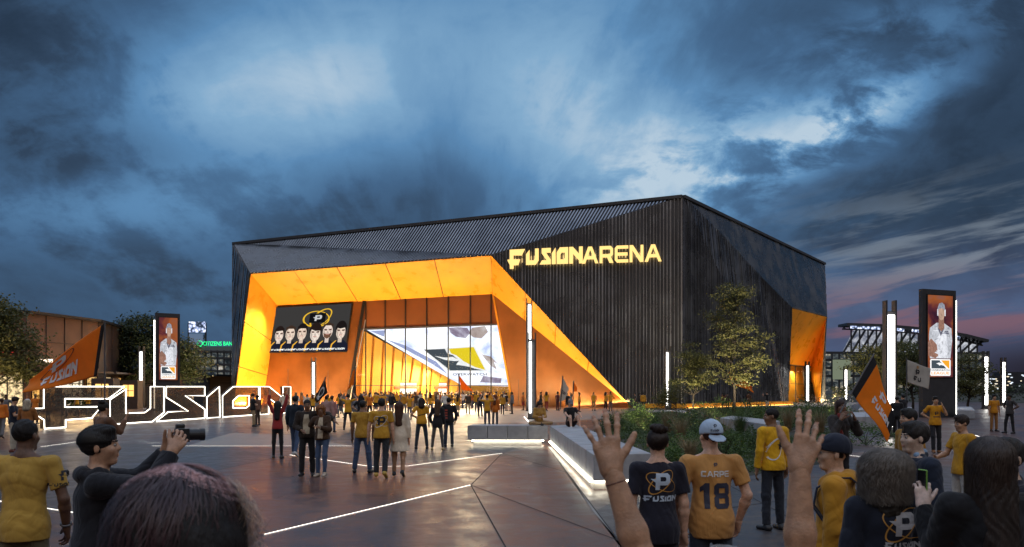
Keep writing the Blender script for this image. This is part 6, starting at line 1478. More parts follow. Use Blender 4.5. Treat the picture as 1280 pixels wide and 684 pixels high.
who('person in grey shirt standing next to the raised phone', 445, 41, -.2, H=1.72, top='long', topc=GREYC, botc=(.1, .1, .1), hair='short')
who('person in black top and dark trousers behind the plain yellow tee', 451, 36, .0, H=1.78, arms=('hips', 'down'), topc=BLACKC, botc=BLACKC, hair='bob')
who('person in long pink striped shirt and jeans near the black flag', 415, 38, -.1, H=1.72, w=.93, top='long', topc=PINKC, botc=DENIM, hair='short', hairc=(.08, .035, .015), hem=-.16)
who('dark haired person in pale pink top beside the striped shirt', 408, 37, .15, H=1.74, top='long', topc=(.36, .22, .20), botc=(.02, .02, .025), hair='short')
who('person in yellow tee lifting both elbows to photograph the lobby', 609, 43, .1, H=1.74, arms=(((.7, .3, .1), (-.5, .35, .8)), ((.7, .3, .1), (-.5, .35, .8))), topc=AMBER, botc=(.10, .10, .11), hair='short', skin=TAN)
who('long red haired person in orange sweater beside the photographing person', 619, 43.6, -.3, H=1.76, w=.92, top='long', topc=ORANGEC, botc=(.12, .12, .13), hair='long', hairc=REDH, hem=-.14)
# --- sitting on the concrete benches
b1 = Vector((.98, 29.35, 0))
make_person('person in amber top sitting cross-legged on the bench corner looking at a phone', b1, TOCAM + .25, H=1.68, w=.92, seat=.72 + .115, arms=('lap', 'lap'), legs=('cross', 'cross'), lean=(0, .18, 1), head=(0, -28), top='long', topc=(.40, .22, .05), botc=(.30, .20, .10), hair='bob', hairc=DKBRH, res=.015, seed=2)
b2 = Vector((2.06, 28.0, 0))
make_person('person in black clothes and white sneakers sitting on the long bench with knees up', b2, TOCAM + .25, H=1.76, seat=.72 + .115, arms=('knee', 'knee'), legs=('kneeup', 'kneeup'), lean=(0, -.10, 1), head=(0, -18), topc=BLACKC, bottom='shorts', botc=(.03, .012, .010), hair='short', hat='cap', hatc=(.16, .16, .17), skin=LIGHT, shoec=(.5, .5, .5), res=.015, seed=3)
# --- row before the copper wall on the right of the glass
row = [(633, 76, 'black top and pale skirt', dict(topc=BLACKC, bottom='skirt', botc=(.4, .35, .3))), (639, 75, 'amber shirt', dict(topc=AMBER, botc=(.4, .36, .3))), (654, 78, 'orange top and red skirt', dict(topc=ORANGEC, bottom='skirt', botc=RED, w=.88)),
       (676, 76, 'black coat walking', dict(top='jacket', topc=BLACKC, botc=BLACKC, legs=('fwd', 'back'))), (683, 75, 'amber tee striding in red leggings', dict(topc=AMBER, bottom='leggings', botc=RED, legs=('fwd', 'back'))), (697, 77, 'dark red tee holding nothing', dict(topc=(.12, .03, .03), botc=(.1, .03, .03))),
       (709, 74, 'black tee and shorts', dict(topc=BLACKC, bottom='shorts', botc=(.05, .05, .05))), (713.5, 75, 'teal shirt and dark red trousers', dict(topc=(.06, .16, .20), botc=(.16, .04, .03))), (724, 72, 'amber jersey and dark red trousers seen from behind', dict(topc=AMBER, botc=(.13, .02, .015))),
       (742, 76, 'amber tee and shorts carrying a bag', dict(topc=AMBER, bottom='shorts', botc=(.4, .25, .1))), (757, 77, 'dark hair lifting a drink in an amber tee', dict(topc=AMBER, botc=BLACKC, arms=('photo', 'down'))), (763, 74, 'amber hoodie with hands on hips', dict(top='long', topc=AMBER, botc=(.1, .1, .11), arms=('hips', 'hips'))),
       (794, 76, 'black outfit and white bag in front of the dark wall foot', dict(topc=BLACKC, botc=BLACKC)), (799, 77, 'black sweater between two others at the wall foot', dict(top='long', topc=BLACKC, botc=GREYC)), (804, 76, 'mustard jacket at the black wall foot', dict(top='jacket', topc=MUSTARD, botc=(.03, .03, .03)))]
for i, (px, Y, d, kw) in enumerate(row):
    kw.setdefault('arms', random.Random(i).choice((('down', 'down'), ('down', 'pocket'), ('pocket', 'down'))))
    who('distant person in ' + d, px, Y, (-.9, .4, 1.4, -1.5, -.3)[i % 5], hair=('short', 'bob', 'bun')[i % 3], skin=(TAN, LIGHT, BROWN)[i % 3], H=1.70 + .02 * (i % 6), group='people before the copper wall', res=.026, **kw)
who('person in black tee and white trousers photographing the side entrance', 959, 82, .3, H=1.8, arms=('photo', 'photo'), topc=BLACKC, botc=(.55, .52, .48), hair='short', group='people by the side entrance', res=.024)
who('person in brown coat holding the flag under the planter tree', 936, 80, -.6, H=1.76, arms=('pole', 'down'), top='coat', topc=(.10, .05, .03), hem=-.2, botc=BLACKC, hair='short', group='people by the side entrance', res=.024)
who('person in rust sweater half hidden by the planter tree trunk', 904, 78, .5, H=1.74, top='long', topc=(.16, .06, .03), botc=(.05, .03, .03), hair='bob', group='people by the side entrance', res=.024)
who('person in dark jacket beside the rust sweater near the trunk', 909, 80, -.4, H=1.7, top='jacket', topc=(.05, .03, .03), botc=BLACKC, hair='short', group='people by the side entrance', res=.024)

# --- left edge couple by the letters
who('man in navy tee and light trousers leaning over a phone by the shops', 17, 25.8, RIGHTW + .3, H=1.80, arms=('lap', 'lap'), topc=(.012, .016, .03), botc=(.42, .38, .31), hair='short', hairc=DKBRH, skin=TAN, head=(0, -22), shoec=(.15, .04, .03), hem=-.04)
who('person in orange brown jacket and white knit hat facing the giant letters', 34, 24.5, .15, H=1.72, top='jacket', topc=(.28, .11, .03), botc=(.10, .06, .04), hair='bob', hairc=(.3, .25, .18), hat='beanie', hatc=(.45, .44, .42), arms=('fold', 'fold'))
fb = who('person with curly hair bun in brown sweater bearing the big orange flag', 129, 15.2, -.5, H=1.78, w=.95, arms=('fold', ((.15, .5, -.6), (.0, .45, .9))), top='long', topc=(.14, .075, .045), botc=(.03, .03, .035), hair='bun', hairc=BLKH, skin=TAN, res=.0125)
# --- near left
p3 = who('man with shaved head in yellow tee with P sleeve print, wrist watch, hand in pocket', 30, 6.2, .12, H=1.79, w=1.10, arms=('pocket', ((.30, .0, -1), (-.10, .42, -.9))), topc=(.42, .26, .05), botc=(.10, .085, .05), hair='buzz', hairc=BLKH, skin=DARKSK, hem=-.08, head=(-12, 0))
J = p3['J']; a, b = J['rwr'], J['rel']; c = a + (b - a) * .12; mb = MB(); d = Vector(unit(b - a)); u = d.orthogonal().normalized(); v = d.cross(u)
mb.tube([Vector(c) + (u * math.cos(t_) + v * math.sin(t_)) * .036 for t_ in np.linspace(0, 2 * math.pi, 20, endpoint=False)], .010, 6, closed=True); mb.box(Vector(c) + Vector((.036, .0, 0)), (.012, .034, .034)); wt = mb.build('watch', mat('watch_steel', (.12, .12, .13), .3, .7), p3['root'], True)
def sleeve_print(p, side, loops, m, name, k, zoff, yoff=0.0):
    """print on the outer side of a sleeve"""
    g = p['garment']; bvh = BVHTree.FromPolygons([v.co.copy() for v in g.data.vertices], [tuple(q.vertices) for q in g.data.polygons]); sx = 1 if side == 'r' else -1
    c = (p['J'][side + 'sh'] + p['J'][side + 'el']) / 2; dirn = Vector((-sx * .55, .83, 0)).normalized(); lat = Vector((dirn.y, -dirn.x, 0)); mb = MB()
    for lp in loops: glyph_flat(mb, lp, lambda u, v: (u, v, 0))
    out = MB(); vs = []
    for u, v, _ in mb.v:
        o = Vector((c[0], c[1], c[2] + zoff)) + lat * (u * k) + Vector((0, 0, v * k)); h = bvh.ray_cast(o - dirn * .6, dirn); vs.append((h[0] - dirn * .005) if h[0] is not None else o)
    out.add(vs, mb.f); return out.build(name, m, g)
sleeve_print(p3, 'r', [EMBLEM_P], M_PRINTK, 'emblem', .075, .01)
g_, w_ = word('FUSION', .1); sleeve_print(p3, 'r', [[[((u - w_ / 2) * .85, v) for u, v in lp] for lp in g] for g in g_], M_PRINTK, 'writing', .026, -.035)

p2 = who('dark haired man in black hooded jacket raising a camera, seen in profile', 122, 5.0, -1.05, H=1.79, w=1.02, arms=(((.30, .90, -.12), (-.30, .55, .80)), ((.30, .90, -.08), (-.34, .52, .82))), top='hoodie', topc=(.010, .011, .016), botc=(.012, .012, .016), hair='side', hairc=BLKH, skin=TAN, face=True, head=(-12, 4), hem=-.08,
         hands=({'d': (.25, .55, .75), 't': (.2, -.3, .9), 'n': (.9, .0, .1), 'curl': (.5, .7, .5)}, {'d': (-.25, .55, .75), 't': (-.2, -.3, .9), 'n': (-.9, 0, .1), 'curl': (.5, .7, .5)}))
cpos = (wpt(p2, p2['J']['lwr']) + wpt(p2, p2['J']['rwr'])) / 2 + Vector((0, 0, .10)); fwd = Vector((math.sin(1.05), math.cos(1.05), 0)); sid = Vector((fwd.y, -fwd.x, 0)); cpos += fwd * .07
cm = empty('photo_camera', cpos); tag(cm, 'black photo camera held up by the man in the hooded jacket', 'camera'); ax = (sid, fwd, Vector((0, 0, 1))); Mk = mat('camera_black', (.012, .012, .013), .4)
mb = MB(); mb.box((0, 0, 0), (.14, .06, .09), axes=ax); mb.box(Vector((0, 0, .055)), (.055, .055, .035), axes=ax); o = mb.build('camera_body', Mk, cm); bv = o.modifiers.new('edge', 'BEVEL'); bv.width = .008; bv.segments = 2
mb = MB(); mb.tube([fwd * .03, fwd * .12], .036, 18); mb.tube([fwd * .12, fwd * .15], .040, 18); mb.build('lens', Mk, cm)
mb = MB(); mb.box(sid * .06 + fwd * .01, (.028, .075, .085), axes=ax); mb.build('grip', mat('camera_rubber', (.008, .008, .008), .8), cm)

# --- the big head of hair right in front of the camera
hl = make_person('person with dark shoulder length hair rimmed by light, just in front of the viewer', Vector(((222 - CX) / F * 1.4, 1.4, 0)), 0.0, H=1.872, w=.92, top='long', topc=(.02, .018, .022), botc=(.02, .02, .025), hair='bob', hairc=(.008, .005, .006), skin=TAN, res=.012, fingers=False, seed=4)
def strands(p, n, rx, ry, rz, drop, m, seed, wave=.004, wid=.0009, stray=.02, far=False, side=False):
    r_ = np.random.default_rng(seed); HL = p['HL']; N = 15; V = []; Fq = []; hr, hf, hu = p['HAX']; s = p['s']
    for k in range(n):
        a = r_.uniform(0, 2 * math.pi); th0 = r_.uniform(.02, .85) ** 1.0; rr = 1 + r_.normal() * stray * .5; L = drop * r_.uniform(.75, 1.08); ph = r_.uniform(0, 6.28); wv = wave * r_.uniform(.5, 1.6); da = r_.normal() * .03
        if not far and not side and math.sin(a) > .55 and r_.random() < .8: a = -a      # keep the face free
        if far: a = r_.uniform(0, 3.14) if r_.random() < .8 else r_.uniform(3.14, 6.28); th0 = r_.uniform(.0, .75) if math.sin(a) > 0 else r_.uniform(.0, .12) + .62 * abs(math.cos(a)) ** 3
        if side: a = r_.uniform(.0, .75); th0 = r_.uniform(.5, 1.1)
        pts = []
        arc = (math.pi / 2 - th0); tot = arc * rz + L if not far else r_.uniform(.02, .05)
        for j in range(N):
            q = j / (N - 1) * tot; aa = a + da * j / N
            if q < arc * rz: th = th0 + q / rz; x, y, z = rx * math.sin(th) * math.cos(aa), ry * math.sin(th) * math.sin(aa), rz * math.cos(th)
            else: z = -(q - arc * rz); kk = 1 - .10 * (z / drop) ** 2; x, y = rx * kk * math.cos(aa), ry * kk * math.sin(aa)
            g = q / tot; x += wv * math.sin(18 * g + ph); y += wv * math.cos(15 * g + ph)
            pts.append(np.array([x * rr, y * rr - .02, z * (1 + .3 * (rr - 1)) + .028]))
        o = len(V)
        for j, q in enumerate(pts):
            tn = np.array([-math.sin(a), math.cos(a), 0]) * wid * (1 - .6 * j / N); V += [HL(*(q - tn)), HL(*(q + tn))]
            if j: Fq.append((o + 2 * j - 2, o + 2 * j - 1, o + 2 * j + 1, o + 2 * j))
    me = np_mesh('strands', np.array(V), np.array(Fq)); return link_mesh('strands', me, p['kids']['hair'], [m])
def hair_strand_mat(name, c, rough=.32):
    m = bpy.data.materials.new(name); m.use_nodes = True; t = NT(m.node_tree); h = t.n('ShaderNodeBsdfHairPrincipled'); h.parametrization = 'COLOR'; h.inputs['Color'].default_value = rgb(c); h.inputs['Roughness'].default_value = rough
    h.inputs['Random Color'].default_value = .3; o = t.n('ShaderNodeOutputMaterial'); t.set(o.inputs[0], h.outputs[0]); return m
def gloss_hair(name, c, rough=.33): m = mat(name, c, rough, 0, .3, 20, spec=.5); b = [n for n in m.node_tree.nodes if n.type == 'BSDF_PRINCIPLED'][0]; b.inputs['Anisotropic'].default_value = .6; return m
strands(hl, 14000, .100, .120, .108, .36, gloss_hair('strand_dark', (.007, .004, .005), .6), 3, .0018, .0010, .016)
strands(hl, 500, .103, .126, .111, .28, gloss_hair('strand_plum', (.035, .016, .020), .5), 5, .006, .0009, .04)
strands(hl, 2400, .106, .126, .112, .03, gloss_hair('strand_rim_light', (.50, .30, .30), .4), 6, .004, .0011, .03, far=True)  # rose strands paint the arena's rim highlight into the hair colour
strands(hl, 150, .106, .10, .106, .30, gloss_hair('strand_side_light', (.46, .36, .27), .4), 7, .020, .0011, .07, side=True)  # pale side curls, the light on them put into the strand colour

# --- pair just right of the middle: bun and black tee, pale cap and number 18
pb = who('woman with dark bun in black tee with P emblem and team name on back', 822, 6.4, .10, H=1.71, w=.93, arms=('down', 'down'), topc=(.012, .012, .022), botc=(.018, .02, .03), hair='bun', hairc=DKBRH, skin=LIGHT, hem=-.10, head=(-14, 6))
team_print(pb, pb['P0'][2] + .33, .13, .27, mw=mat('print_pale_blue', (.40, .48, .58), .6))
pc = who('man in orange jersey numbered 18 with a pale blue cap worn backwards', 889, 6.6, .05, H=1.76, w=1.06, arms=('pocket', 'pocket'), topc=(.50, .25, .075), botc=(.03, .04, .06), hair='short', hairc=(.05, .02, .012), hat='backcap', hatc=(.36, .46, .58), skin=LIGHT, hem=-.12, head=(8, 4), top='jersey')
zc = pc['P0'][2]; g, w_ = word('CARPE', .12); decal(pc, 'writing', place(g, -.115, zc + .385, .23 / w_, .048), M_PRINTW, lift=.005); g, w_ = word('18', .22); decal(pc, 'number', place(g, -.118, zc + .13, .236 / w_, .205), M_PRINTN, lift=.005); decal(pc, 'emblem', place([EMBLEM_P], -.012, zc + .468, .03), M_PRINTN, lift=.005)
HLc = pc['HL']; capo = pc['kids']['cap']; zc = HLc(0, 0, .07)[2]; xc = HLc(0, 0, 0)[0]; decal(pc, 'emblem', place([EMBLEM_P], xc - .008, zc + .005, .026), M_PRINTN, onto=capo, lift=.003, maxe=.01); g, w_ = word('FUSION', .1); decal(pc, 'writing', place(g, xc - .035, zc - .028, .07 / w_, .017), M_PRINTN, onto=capo, lift=.003, maxe=.01)
po = who('man with cropped hair in golden sweater and dark jeans, white curved print on back', 966, 11.5, .35, H=1.76, w=1.02, arms=('down', 'down'), top='long', topc=(.62, .33, .01), botc=(.018, .022, .032), hair='buzz', skin=BROWN, head=(62, -4), face=True, hem=-.06, res=.0095)
zc = po['P0'][2]; decal(po, 'orbit_mark', place([ellipse_ring(.1, .5, .55, .95, -.5, .07)], -.06, zc + .16, .17), M_PRINTW); decal(po, 'emblem', place([EMBLEM_P], .0, zc + .24, .11), M_PRINTK, lift=.006)

# --- the waving person whose arms rise in front of the camera
YW = 2.0; TIPS.clear()
pw = make_person('grey haired person in a yellow tee raising both hands with fingers spread', gx(908, YW), 0.0, H=1.615, w=1.06, arms=(((.031, .10, .224), (.074, .03, .228)), ((.055, .10, .222), (.006, .02, .24))), topc=AMBER, botc=DKDENIM, hair='short', hairc=GREYH, skin=(.40, .225, .135), res=.007, fingers=True,
     hands=({'d': (-.17, .10, 1), 't': (1, 0, .17), 'n': (.0, 1, -.1), 'curl': ((.25, .3, .2), (.18, .25, .18), (.2, .28, .2), (.12, .22, .15)), 'spread': 1.25, 'thumb': 1.0, 'res': .0026, 'size': .93},
            {'d': (.34, .12, .93), 't': (-1, 0, .35), 'n': (.15, 1, -.1), 'curl': ((.12, .3, .3), (.25, .35, .3), (.45, .5, .35), (.6, .5, .35)), 'spread': 1.1, 'thumb': 1.0, 'res': .0026, 'size': .93}))
TIPS_W = list(TIPS)
strands(pw, 2600, .098, .118, .108, .03, gloss_hair('strand_grey', (.24, .23, .22)), 8, .003, .0008, .04)
for (tip, dv, nn, rr) in TIPS_W:
    ax = (unit(np.cross(dv, nn)), dv, nn); V, Q_ = Field().ell(tip - dv * .0045 - nn * rr * .78, (rr * .72, rr * .95, rr * .26), .001, ax).mesh(.0013); link_mesh('nail', np_mesh('nail', V, Q_), pw['root'], [mat('nail', (.55, .33, .25), .3)])
J = pw['J']; a, b = J['lwr'], J['lel']; d = Vector(unit(b - a)); u = d.orthogonal().normalized(); v = d.cross(u); c = Vector(a + (b - a) * .14); strands(pb, 2600, .087, .106, .100, .035, gloss_hair('strand_darkbrown', (.022, .012, .009), .5), 21, .003, .0008, .05); strands(p2, 3000, .0885, .109, .101, .012, gloss_hair('strand_black', (.011, .010, .010), .5), 22, .003, .0008, .05)
mb = MB(); mb.tube([c + (u * math.cos(t_) + v * math.sin(t_)) * .0275 for t_ in np.linspace(0, 2 * math.pi, 28, endpoint=False)], .0022, 6, closed=True); mb.build('bracelet', mat('bracelet_cord', (.12, .05, .03), .6), pw['root'], True)

# --- right-hand crowd near the camera
ph = who('man with dark cap, glasses and mustard hoodie carrying a navy backpack', 1045, 5.4, LEFTW - .45, H=1.71, w=1.05, arms=('down', 'down'), top='hoodie', topc=(.46, .215, .018), botc=(.03, .035, .05), hair='short', hairc=BLKH, hat='cap', hatc=(.012, .016, .028), skin=(.50, .31, .21), head=(14, 2), face=True, hem=-.10)
HLp = ph['HL']; mb = MB(); 
for e in (-1, 1): mb.tube([HLp(e * .034 + .021 * math.cos(t_), .104, .002 + .017 * math.sin(t_)) for t_ in np.linspace(0, 2 * math.pi, 16, endpoint=False)], .0014, 5, closed=True); mb.tube([HLp(e * .056, .102, .006), HLp(e * .078, .06, .008), HLp(e * .084, -.005, .006)], .0014, 5)
mb.tube([HLp(-.013, .106, .005), HLp(.013, .106, .005)], .0014, 5); mb.build('glasses', mat('glasses_wire', (.03, .03, .03), .3, .6), ph['root'])
bp = empty('backpack', wpt(ph, ph['P0'] + ph['up'] * .30 * ph['s'] - ph['fw'] * .215), LEFTW - .45); tag(bp, 'navy backpack on the back of the man in the mustard hoodie', 'backpack'); Mb = clothm((.020, .026, .05))
def soft_box(name, c, r, m, parent, k=.02, res=.009):
    f_ = Field(); c = np.array(c); r = np.array(r)
    for sx in (-1, 1):
        for sz in (-1, 1): f_.cone(c + r * [sx * .6, 0, -.7 * sz * 0 + sz * .62], c + r * [sx * .6, 0, 0], r[1], r[1] * 1.05, .06)
    f_.ell(c, r * 1.02, .05); V, Q_ = f_.mesh(res, (.004, 20, 3)); return link_mesh(name, np_mesh(name, V, Q_), parent, [m])
soft_box('bag_body', (0, 0, 0), (.15, .085, .22), Mb, bp); soft_box('front_pocket', (0, -.085, -.08), (.105, .035, .10), Mb, bp)
s_ = ph['s']
for e in (-1, 1):
    mb = MB(); pts = [Vector((e * .085, .06, .19)), Vector((e * .095, .12, .245)), Vector((e * .10, .22, .24)), Vector((e * .11, .325, .17)), Vector((e * .135, .345, .05)), Vector((e * .165, .25, -.08)), Vector((e * .15, .06, -.16))]
    sm = []
    for i in range(len(pts) - 1): sm += [pts[i].lerp(pts[i + 1], q / 4) for q in range(4)]
    for a_, b_ in zip(sm, sm[1:]): mb.seg(a_, b_ + (b_ - a_) * .15, .042, .010)
    mb.build('strap', Mb, bp)
pn = who('person with bushy grey brown curls in navy jacket with team emblem on the back', 1107, 4.6, -.12, H=1.65, w=.90, arms=('down', 'down'), top='jacket', topc=(.010, .013, .024), botc=(.01, .012, .02), hair='curly', hairc=(.030, .025, .020), skin=LIGHT, hem=-.06)
strands(pn, 7000, .150, .150, .128, .19, gloss_hair('strand_ash', (.13, .11, .092), .6), 9, .014, .0011, .10)
team_print(pn, pn['P0'][2] + .33, .13, .21, mw=mat('print_grey', (.36, .36, .38), .6), x=.06)
pq = who('pale man in navy jacket with light blue collar, side profile among the crowd', 1146, 6.4, LEFTW + .05, H=1.76, w=1.04, arms=('down', 'down'), top='jacket', topc=(.012, .018, .034), botc=(.012, .014, .02), hair='side', hairc=(.016, .013, .012), skin=(.50, .36, .28), face=True, head=(0, 0), hem=-.08)
f_ = Field(); nb = pq['nb'] if 'nb' in pq else pq['J']['nb']; V, Q_ = Field().cone(nb + np.array([-.05, .03, .035]), nb + np.array([0, -.055, .055]), .024, .024, .02).cone(nb + np.array([.05, .03, .035]), nb + np.array([0, -.055, .055]), .024, .024, .02).mesh(.006); link_mesh('collar', np_mesh('collar', V, Q_), pq['root'], [clothm((.22, .34, .50))])
pz = who('long haired person in black jacket holding up a phone in a green case, back turned', 1238, 4.0, -.08, H=1.77, w=.95, arms=(((.10, .45, -.85), (.02, .50, .85)), 'down'), top='jacket', topc=(.008, .008, .010), botc=(.01, .01, .012), hair='long', hairc=(.020, .013, .010), skin=(.55, .40, .33), hem=-.08,
         hands=({'d': (.15, .35, .9), 't': (.9, .2, .2), 'n': (.1, .9, -.3), 'curl': (.55, .75, .5)}, None))
strands(pz, 7000, .106, .124, .112, .40, gloss_hair('strand_brown', (.030, .018, .013), .55), 10, .007, .0011, .05)
hp = wpt(pz, pz['J']['lwr'] + np.array([.02, .055, .105])); fo = empty('phone', hp, 1.75); tag(fo, 'phone in a green case held by the long haired person', 'phone'); mb = MB(); mb.box((0, 0, .01), (.072, .010, .148)); o = mb.build('case', mat('green_case', (.16, .34, .05), .5), fo); bv = o.modifiers.new('edge', 'BEVEL'); bv.width = .004; mb = MB(); mb.box((0, .0058, .01), (.064, .002, .138)); mb.build('screen', mat('dark_screen', (.01, .01, .012), .1), fo)
px_ = who('dark haired person in dark jacket at the frame edge, face in side view', 1262, 4.9, LEFTW + .25, H=1.72, w=.95, top='jacket', topc=(.012, .014, .02), botc=BLACKC, hair='short', hairc=(.012, .01, .009), skin=(.42, .28, .2), face=True, hem=-.08)
who('person with dark cap hair and orange collar looking at the tall pole', 1137, 10.4, LEFTW + .15, H=1.77, top='long', topc=(.30, .15, .02), botc=BLACKC, hair='side', hairc=BLKH, skin=TAN, face=True)
who('person in golden tee and white shorts with dark tousled hair, profile view', 1204, 11.4, LEFTW + .1, H=1.66, arms=('down', ((.2, .35, -.9), (-.3, .8, -.2))), topc=(.50, .25, .015), bottom='shorts', botc=(.45, .42, .38), hair='side', hairc=DKBRH, skin=TAN, face=True, head=(0, -8))
ot = who('man in orange tee with dark chest print walking towards the camera touching his face', 1169, 25.5, TOCAM - .12, H=1.80, w=1.02, arms=('cheek', 'hips'), legs=('stand', 'fwd'), topc=(.55, .24, .01), botc=(.018, .018, .022), hair='short', hairc=BLKH, skin=TAN, shoec=(.25, .10, .03), face=True, res=.0125)
decal(ot, 'print', place([EMBLEM_P], -.06, ot['P0'][2] + .26, .11), M_PRINTK, back=False); decal(ot, 'print', [[[(-.10, ot['P0'][2] + .19), (.10, ot['P0'][2] + .19), (.10, ot['P0'][2] + .22), (-.10, ot['P0'][2] + .22)]]], M_PRINTK, back=False)
wc = who('dreadlocked woman in dark jacket and red scarf pressing both hands to her cheeks', 1050, 14.4, TOCAM + .35, H=1.84, w=.92, arms=('cheek', 'cheek'), top='jacket', topc=(.035, .030, .028), botc=(.02, .02, .025), hair='dreads', hairc=(.03, .016, .012), skin=BROWN, head=(-8, 3), face=True, hem=-.08, res=.010)
f_ = Field(); nb = wc['J']['nb']
f_.cone(nb + np.array([-.06, .05, .03]), nb + np.array([.06, .05, .03]), .032, .032, .02); f_.cone(nb + np.array([.07, .05, .02]), nb + np.array([.09, .135, -.42]), .035, .045, .02); f_.cone(nb + np.array([-.06, .0, .04]), nb + np.array([.0, -.06, .05]), .03, .03, .02); f_.cone(nb + np.array([.06, .0, .04]), nb + np.array([.0, -.06, .05]), .03, .03, .02)
V, Q_ = f_.mesh(.010, (.006, 30, 2)); link_mesh('scarf', np_mesh('scarf', V, Q_), wc['root'], [clothm((.20, .03, .025))])
who('person in orange tee and brown trousers talking near the slim light pole', 1242.5, 38.5, TOCAM, H=1.78, topc=(.50, .20, .01), botc=(.28, .13, .04), hair='short', skin=TAN, res=.018)
who('person in dark speckled shirt with hands on hips listening by the slim light pole', 1262, 36.8, LEFTW + .3, H=1.82, arms=('hips', 'hips'), legs=('wide', 'fwd'), topc=(.04, .036, .036), botc=BLACKC, hair='short', skin=DARKSK, res=.018)
wf = who('person in black jacket bearing the white flag in front of the far bench', 1129, 40, .15, H=1.78, arms=('down', 'pole'), top='jacket', topc=(.012, .013, .016), botc=(.012, .012, .015), hair='short', res=.02)
who('person in black top walking past the big forked light pole', 1121, 33, -.5, H=1.72, legs=('fwd', 'back'), topc=BLACKC, botc=BLACKC, hair='short', res=.02)
# ------------------------------------------------------------------ flags
def flag(label, pole, quad, m, Y, ripple=.05, waves=2.2, marks=None, r=.014, nu=44, nv=22, edge=None, depth=None, poleY=None):
    """pole: two pixel points; quad: hoist top, hoist bottom, fly bottom, fly top (pixels at depth Y)"""
    dY = depth or (0, 0, 0, 0); A, B, C, D = (at(x, y, Y + e) for (x, y), e in zip(quad, dY)); a, b = at(*pole[0], Y), at(*pole[1], Y)
    root = empty('flag', b); tag(root, label, 'flag', 'team flags waved over the plaza')
    L = (D - A).length
    def fn(u, v, off=0.0):
        p = A.lerp(B, v).lerp(D.lerp(C, v), u); q = u ** .7; w = math.sin(u * waves * 6.28 + v * 2.0 + 1.1) * ripple * L * q + math.sin(v * 5 + u * 3.3) * ripple * .5 * L * q
        return p + Vector((.15 * w, -w, .25 * w)) + Vector((0, -off, 0))
    mb = MB(); mb.v = [tuple(fn(i / nu, j / nv)) for i in range(nu + 1) for j in range(nv + 1)]; mb.f = []; mb.mi = []
    for i in range(nu):
        for j in range(nv):
            mb.f.append((i * (nv + 1) + j, (i + 1) * (nv + 1) + j, (i + 1) * (nv + 1) + j + 1, i * (nv + 1) + j + 1)); mb.mi.append(1 if edge and edge(i / nu, j / nv) else 0)
    c = adopt(mb.build('cloth', [m, clothm(BLACKC)], None, True), root); so = c.modifiers.new('thick', 'SOLIDIFY'); so.thickness = .004 * max(1, Y / 20)
    if marks:
        for nm, loops, mm in marks:
            q = MB()
            for lp in loops: glyph_flat(q, lp, lambda u, v: (u, v, 0))
            bm = bmesh.new(); vs = [bm.verts.new(v) for v in q.v]
            for f_ in q.f:
                try: bm.faces.new([vs[i] for i in f_])
                except ValueError: pass
            for _ in range(4):
                ed = [e for e in bm.edges if e.calc_length() > .04]
                if not ed: break
                bmesh.ops.subdivide_edges(bm, edges=ed, cuts=1); bmesh.ops.triangulate(bm, faces=bm.faces[:])
            for v in bm.verts: v.co = fn(v.co.x, v.co.y, .012 * max(1, Y / 12))
            me = bpy.data.meshes.new(nm); bm.to_mesh(me); bm.free(); o = link_mesh(nm, me, None, [mm]); adopt(o, c)
    mb = MB(); mb.tube([b, a], r * max(1, Y / 18), 8); adopt(mb.build('pole', M_GREY), root); return root
def cloth_mat(name, c):
    m = mat(name, c, .7, 0, .1, 4, bump=.1, bscale=60, sheen=.2, spec=.3); t = m.node_tree; b = [n for n in t.nodes if n.type == 'BSDF_PRINCIPLED'][0]; out = [n for n in t.nodes if n.type == 'OUTPUT_MATERIAL'][0]
    if not [n for n in t.nodes if n.type == 'BSDF_TRANSLUCENT']:
        tl = t.nodes.new('ShaderNodeBsdfTranslucent'); tl.inputs[0].default_value = rgb(c); mx = t.nodes.new('ShaderNodeMixShader'); mx.inputs[0].default_value = .45; t.links.new(b.outputs[0], mx.inputs[1]); t.links.new(tl.outputs[0], mx.inputs[2]); t.links.new(mx.outputs[0], out.inputs[0])
    return m
MF_O, MF_K, MF_W = cloth_mat('flag_orange', (.90, .28, .010)), cloth_mat('flag_black', (.012, .012, .013)), cloth_mat('flag_white', (.58, .55, .50))
def uvword(s, u0, u1, v0, v1, gap=.1): g, w = word(s, gap); return [[[(u0 + u / w * (u1 - u0), v0 + v * (v1 - v0)) for u, v in lp] for lp in q] for q in g]
def uvmark(loops, u0, u1, v0, v1): return [[[(u0 + u * (u1 - u0), v0 + v * (v1 - v0)) for u, v in lp] for lp in q] for q in loops]
flag('big orange flag with white team name streaming from an upright pole by the letters', ((131, 402.5), (131, 516)), ((131, 404), (121, 470), (31, 493), (35, 474)), MF_O, 15.2, .035, .7,
     [('writing', uvword('FUSION', .80, .30, .80, .45), M_PRINTW), ('emblem', uvmark([EMBLEM_P], .70, .48, .38, .10), M_PRINTW), ('orbit_mark', uvmark(RINGS[:1], .74, .44, .40, .12), M_PRINTK)], r=.016, depth=(0, .25, .9, .9), edge=lambda u, v: u < .03)
flag('orange flag with black borders hanging from a slanted pole over the crowd', ((1093, 442), (1050, 516)), ((1092, 445), (1064, 490), (1110, 553), (1118, 526)), MF_O, 13.6, .035, 1.2,
     [('writing', uvword('FUSION', .40, .88, .64, .42), M_PRINTW), ('emblem', uvmark([EMBLEM_P], .48, .66, .30, .10), M_PRINTW)], r=.014, depth=(0, 0, -.3, -.3), edge=lambda u, v: u < .13 or (u > .80 and v < .62) or v > .965)
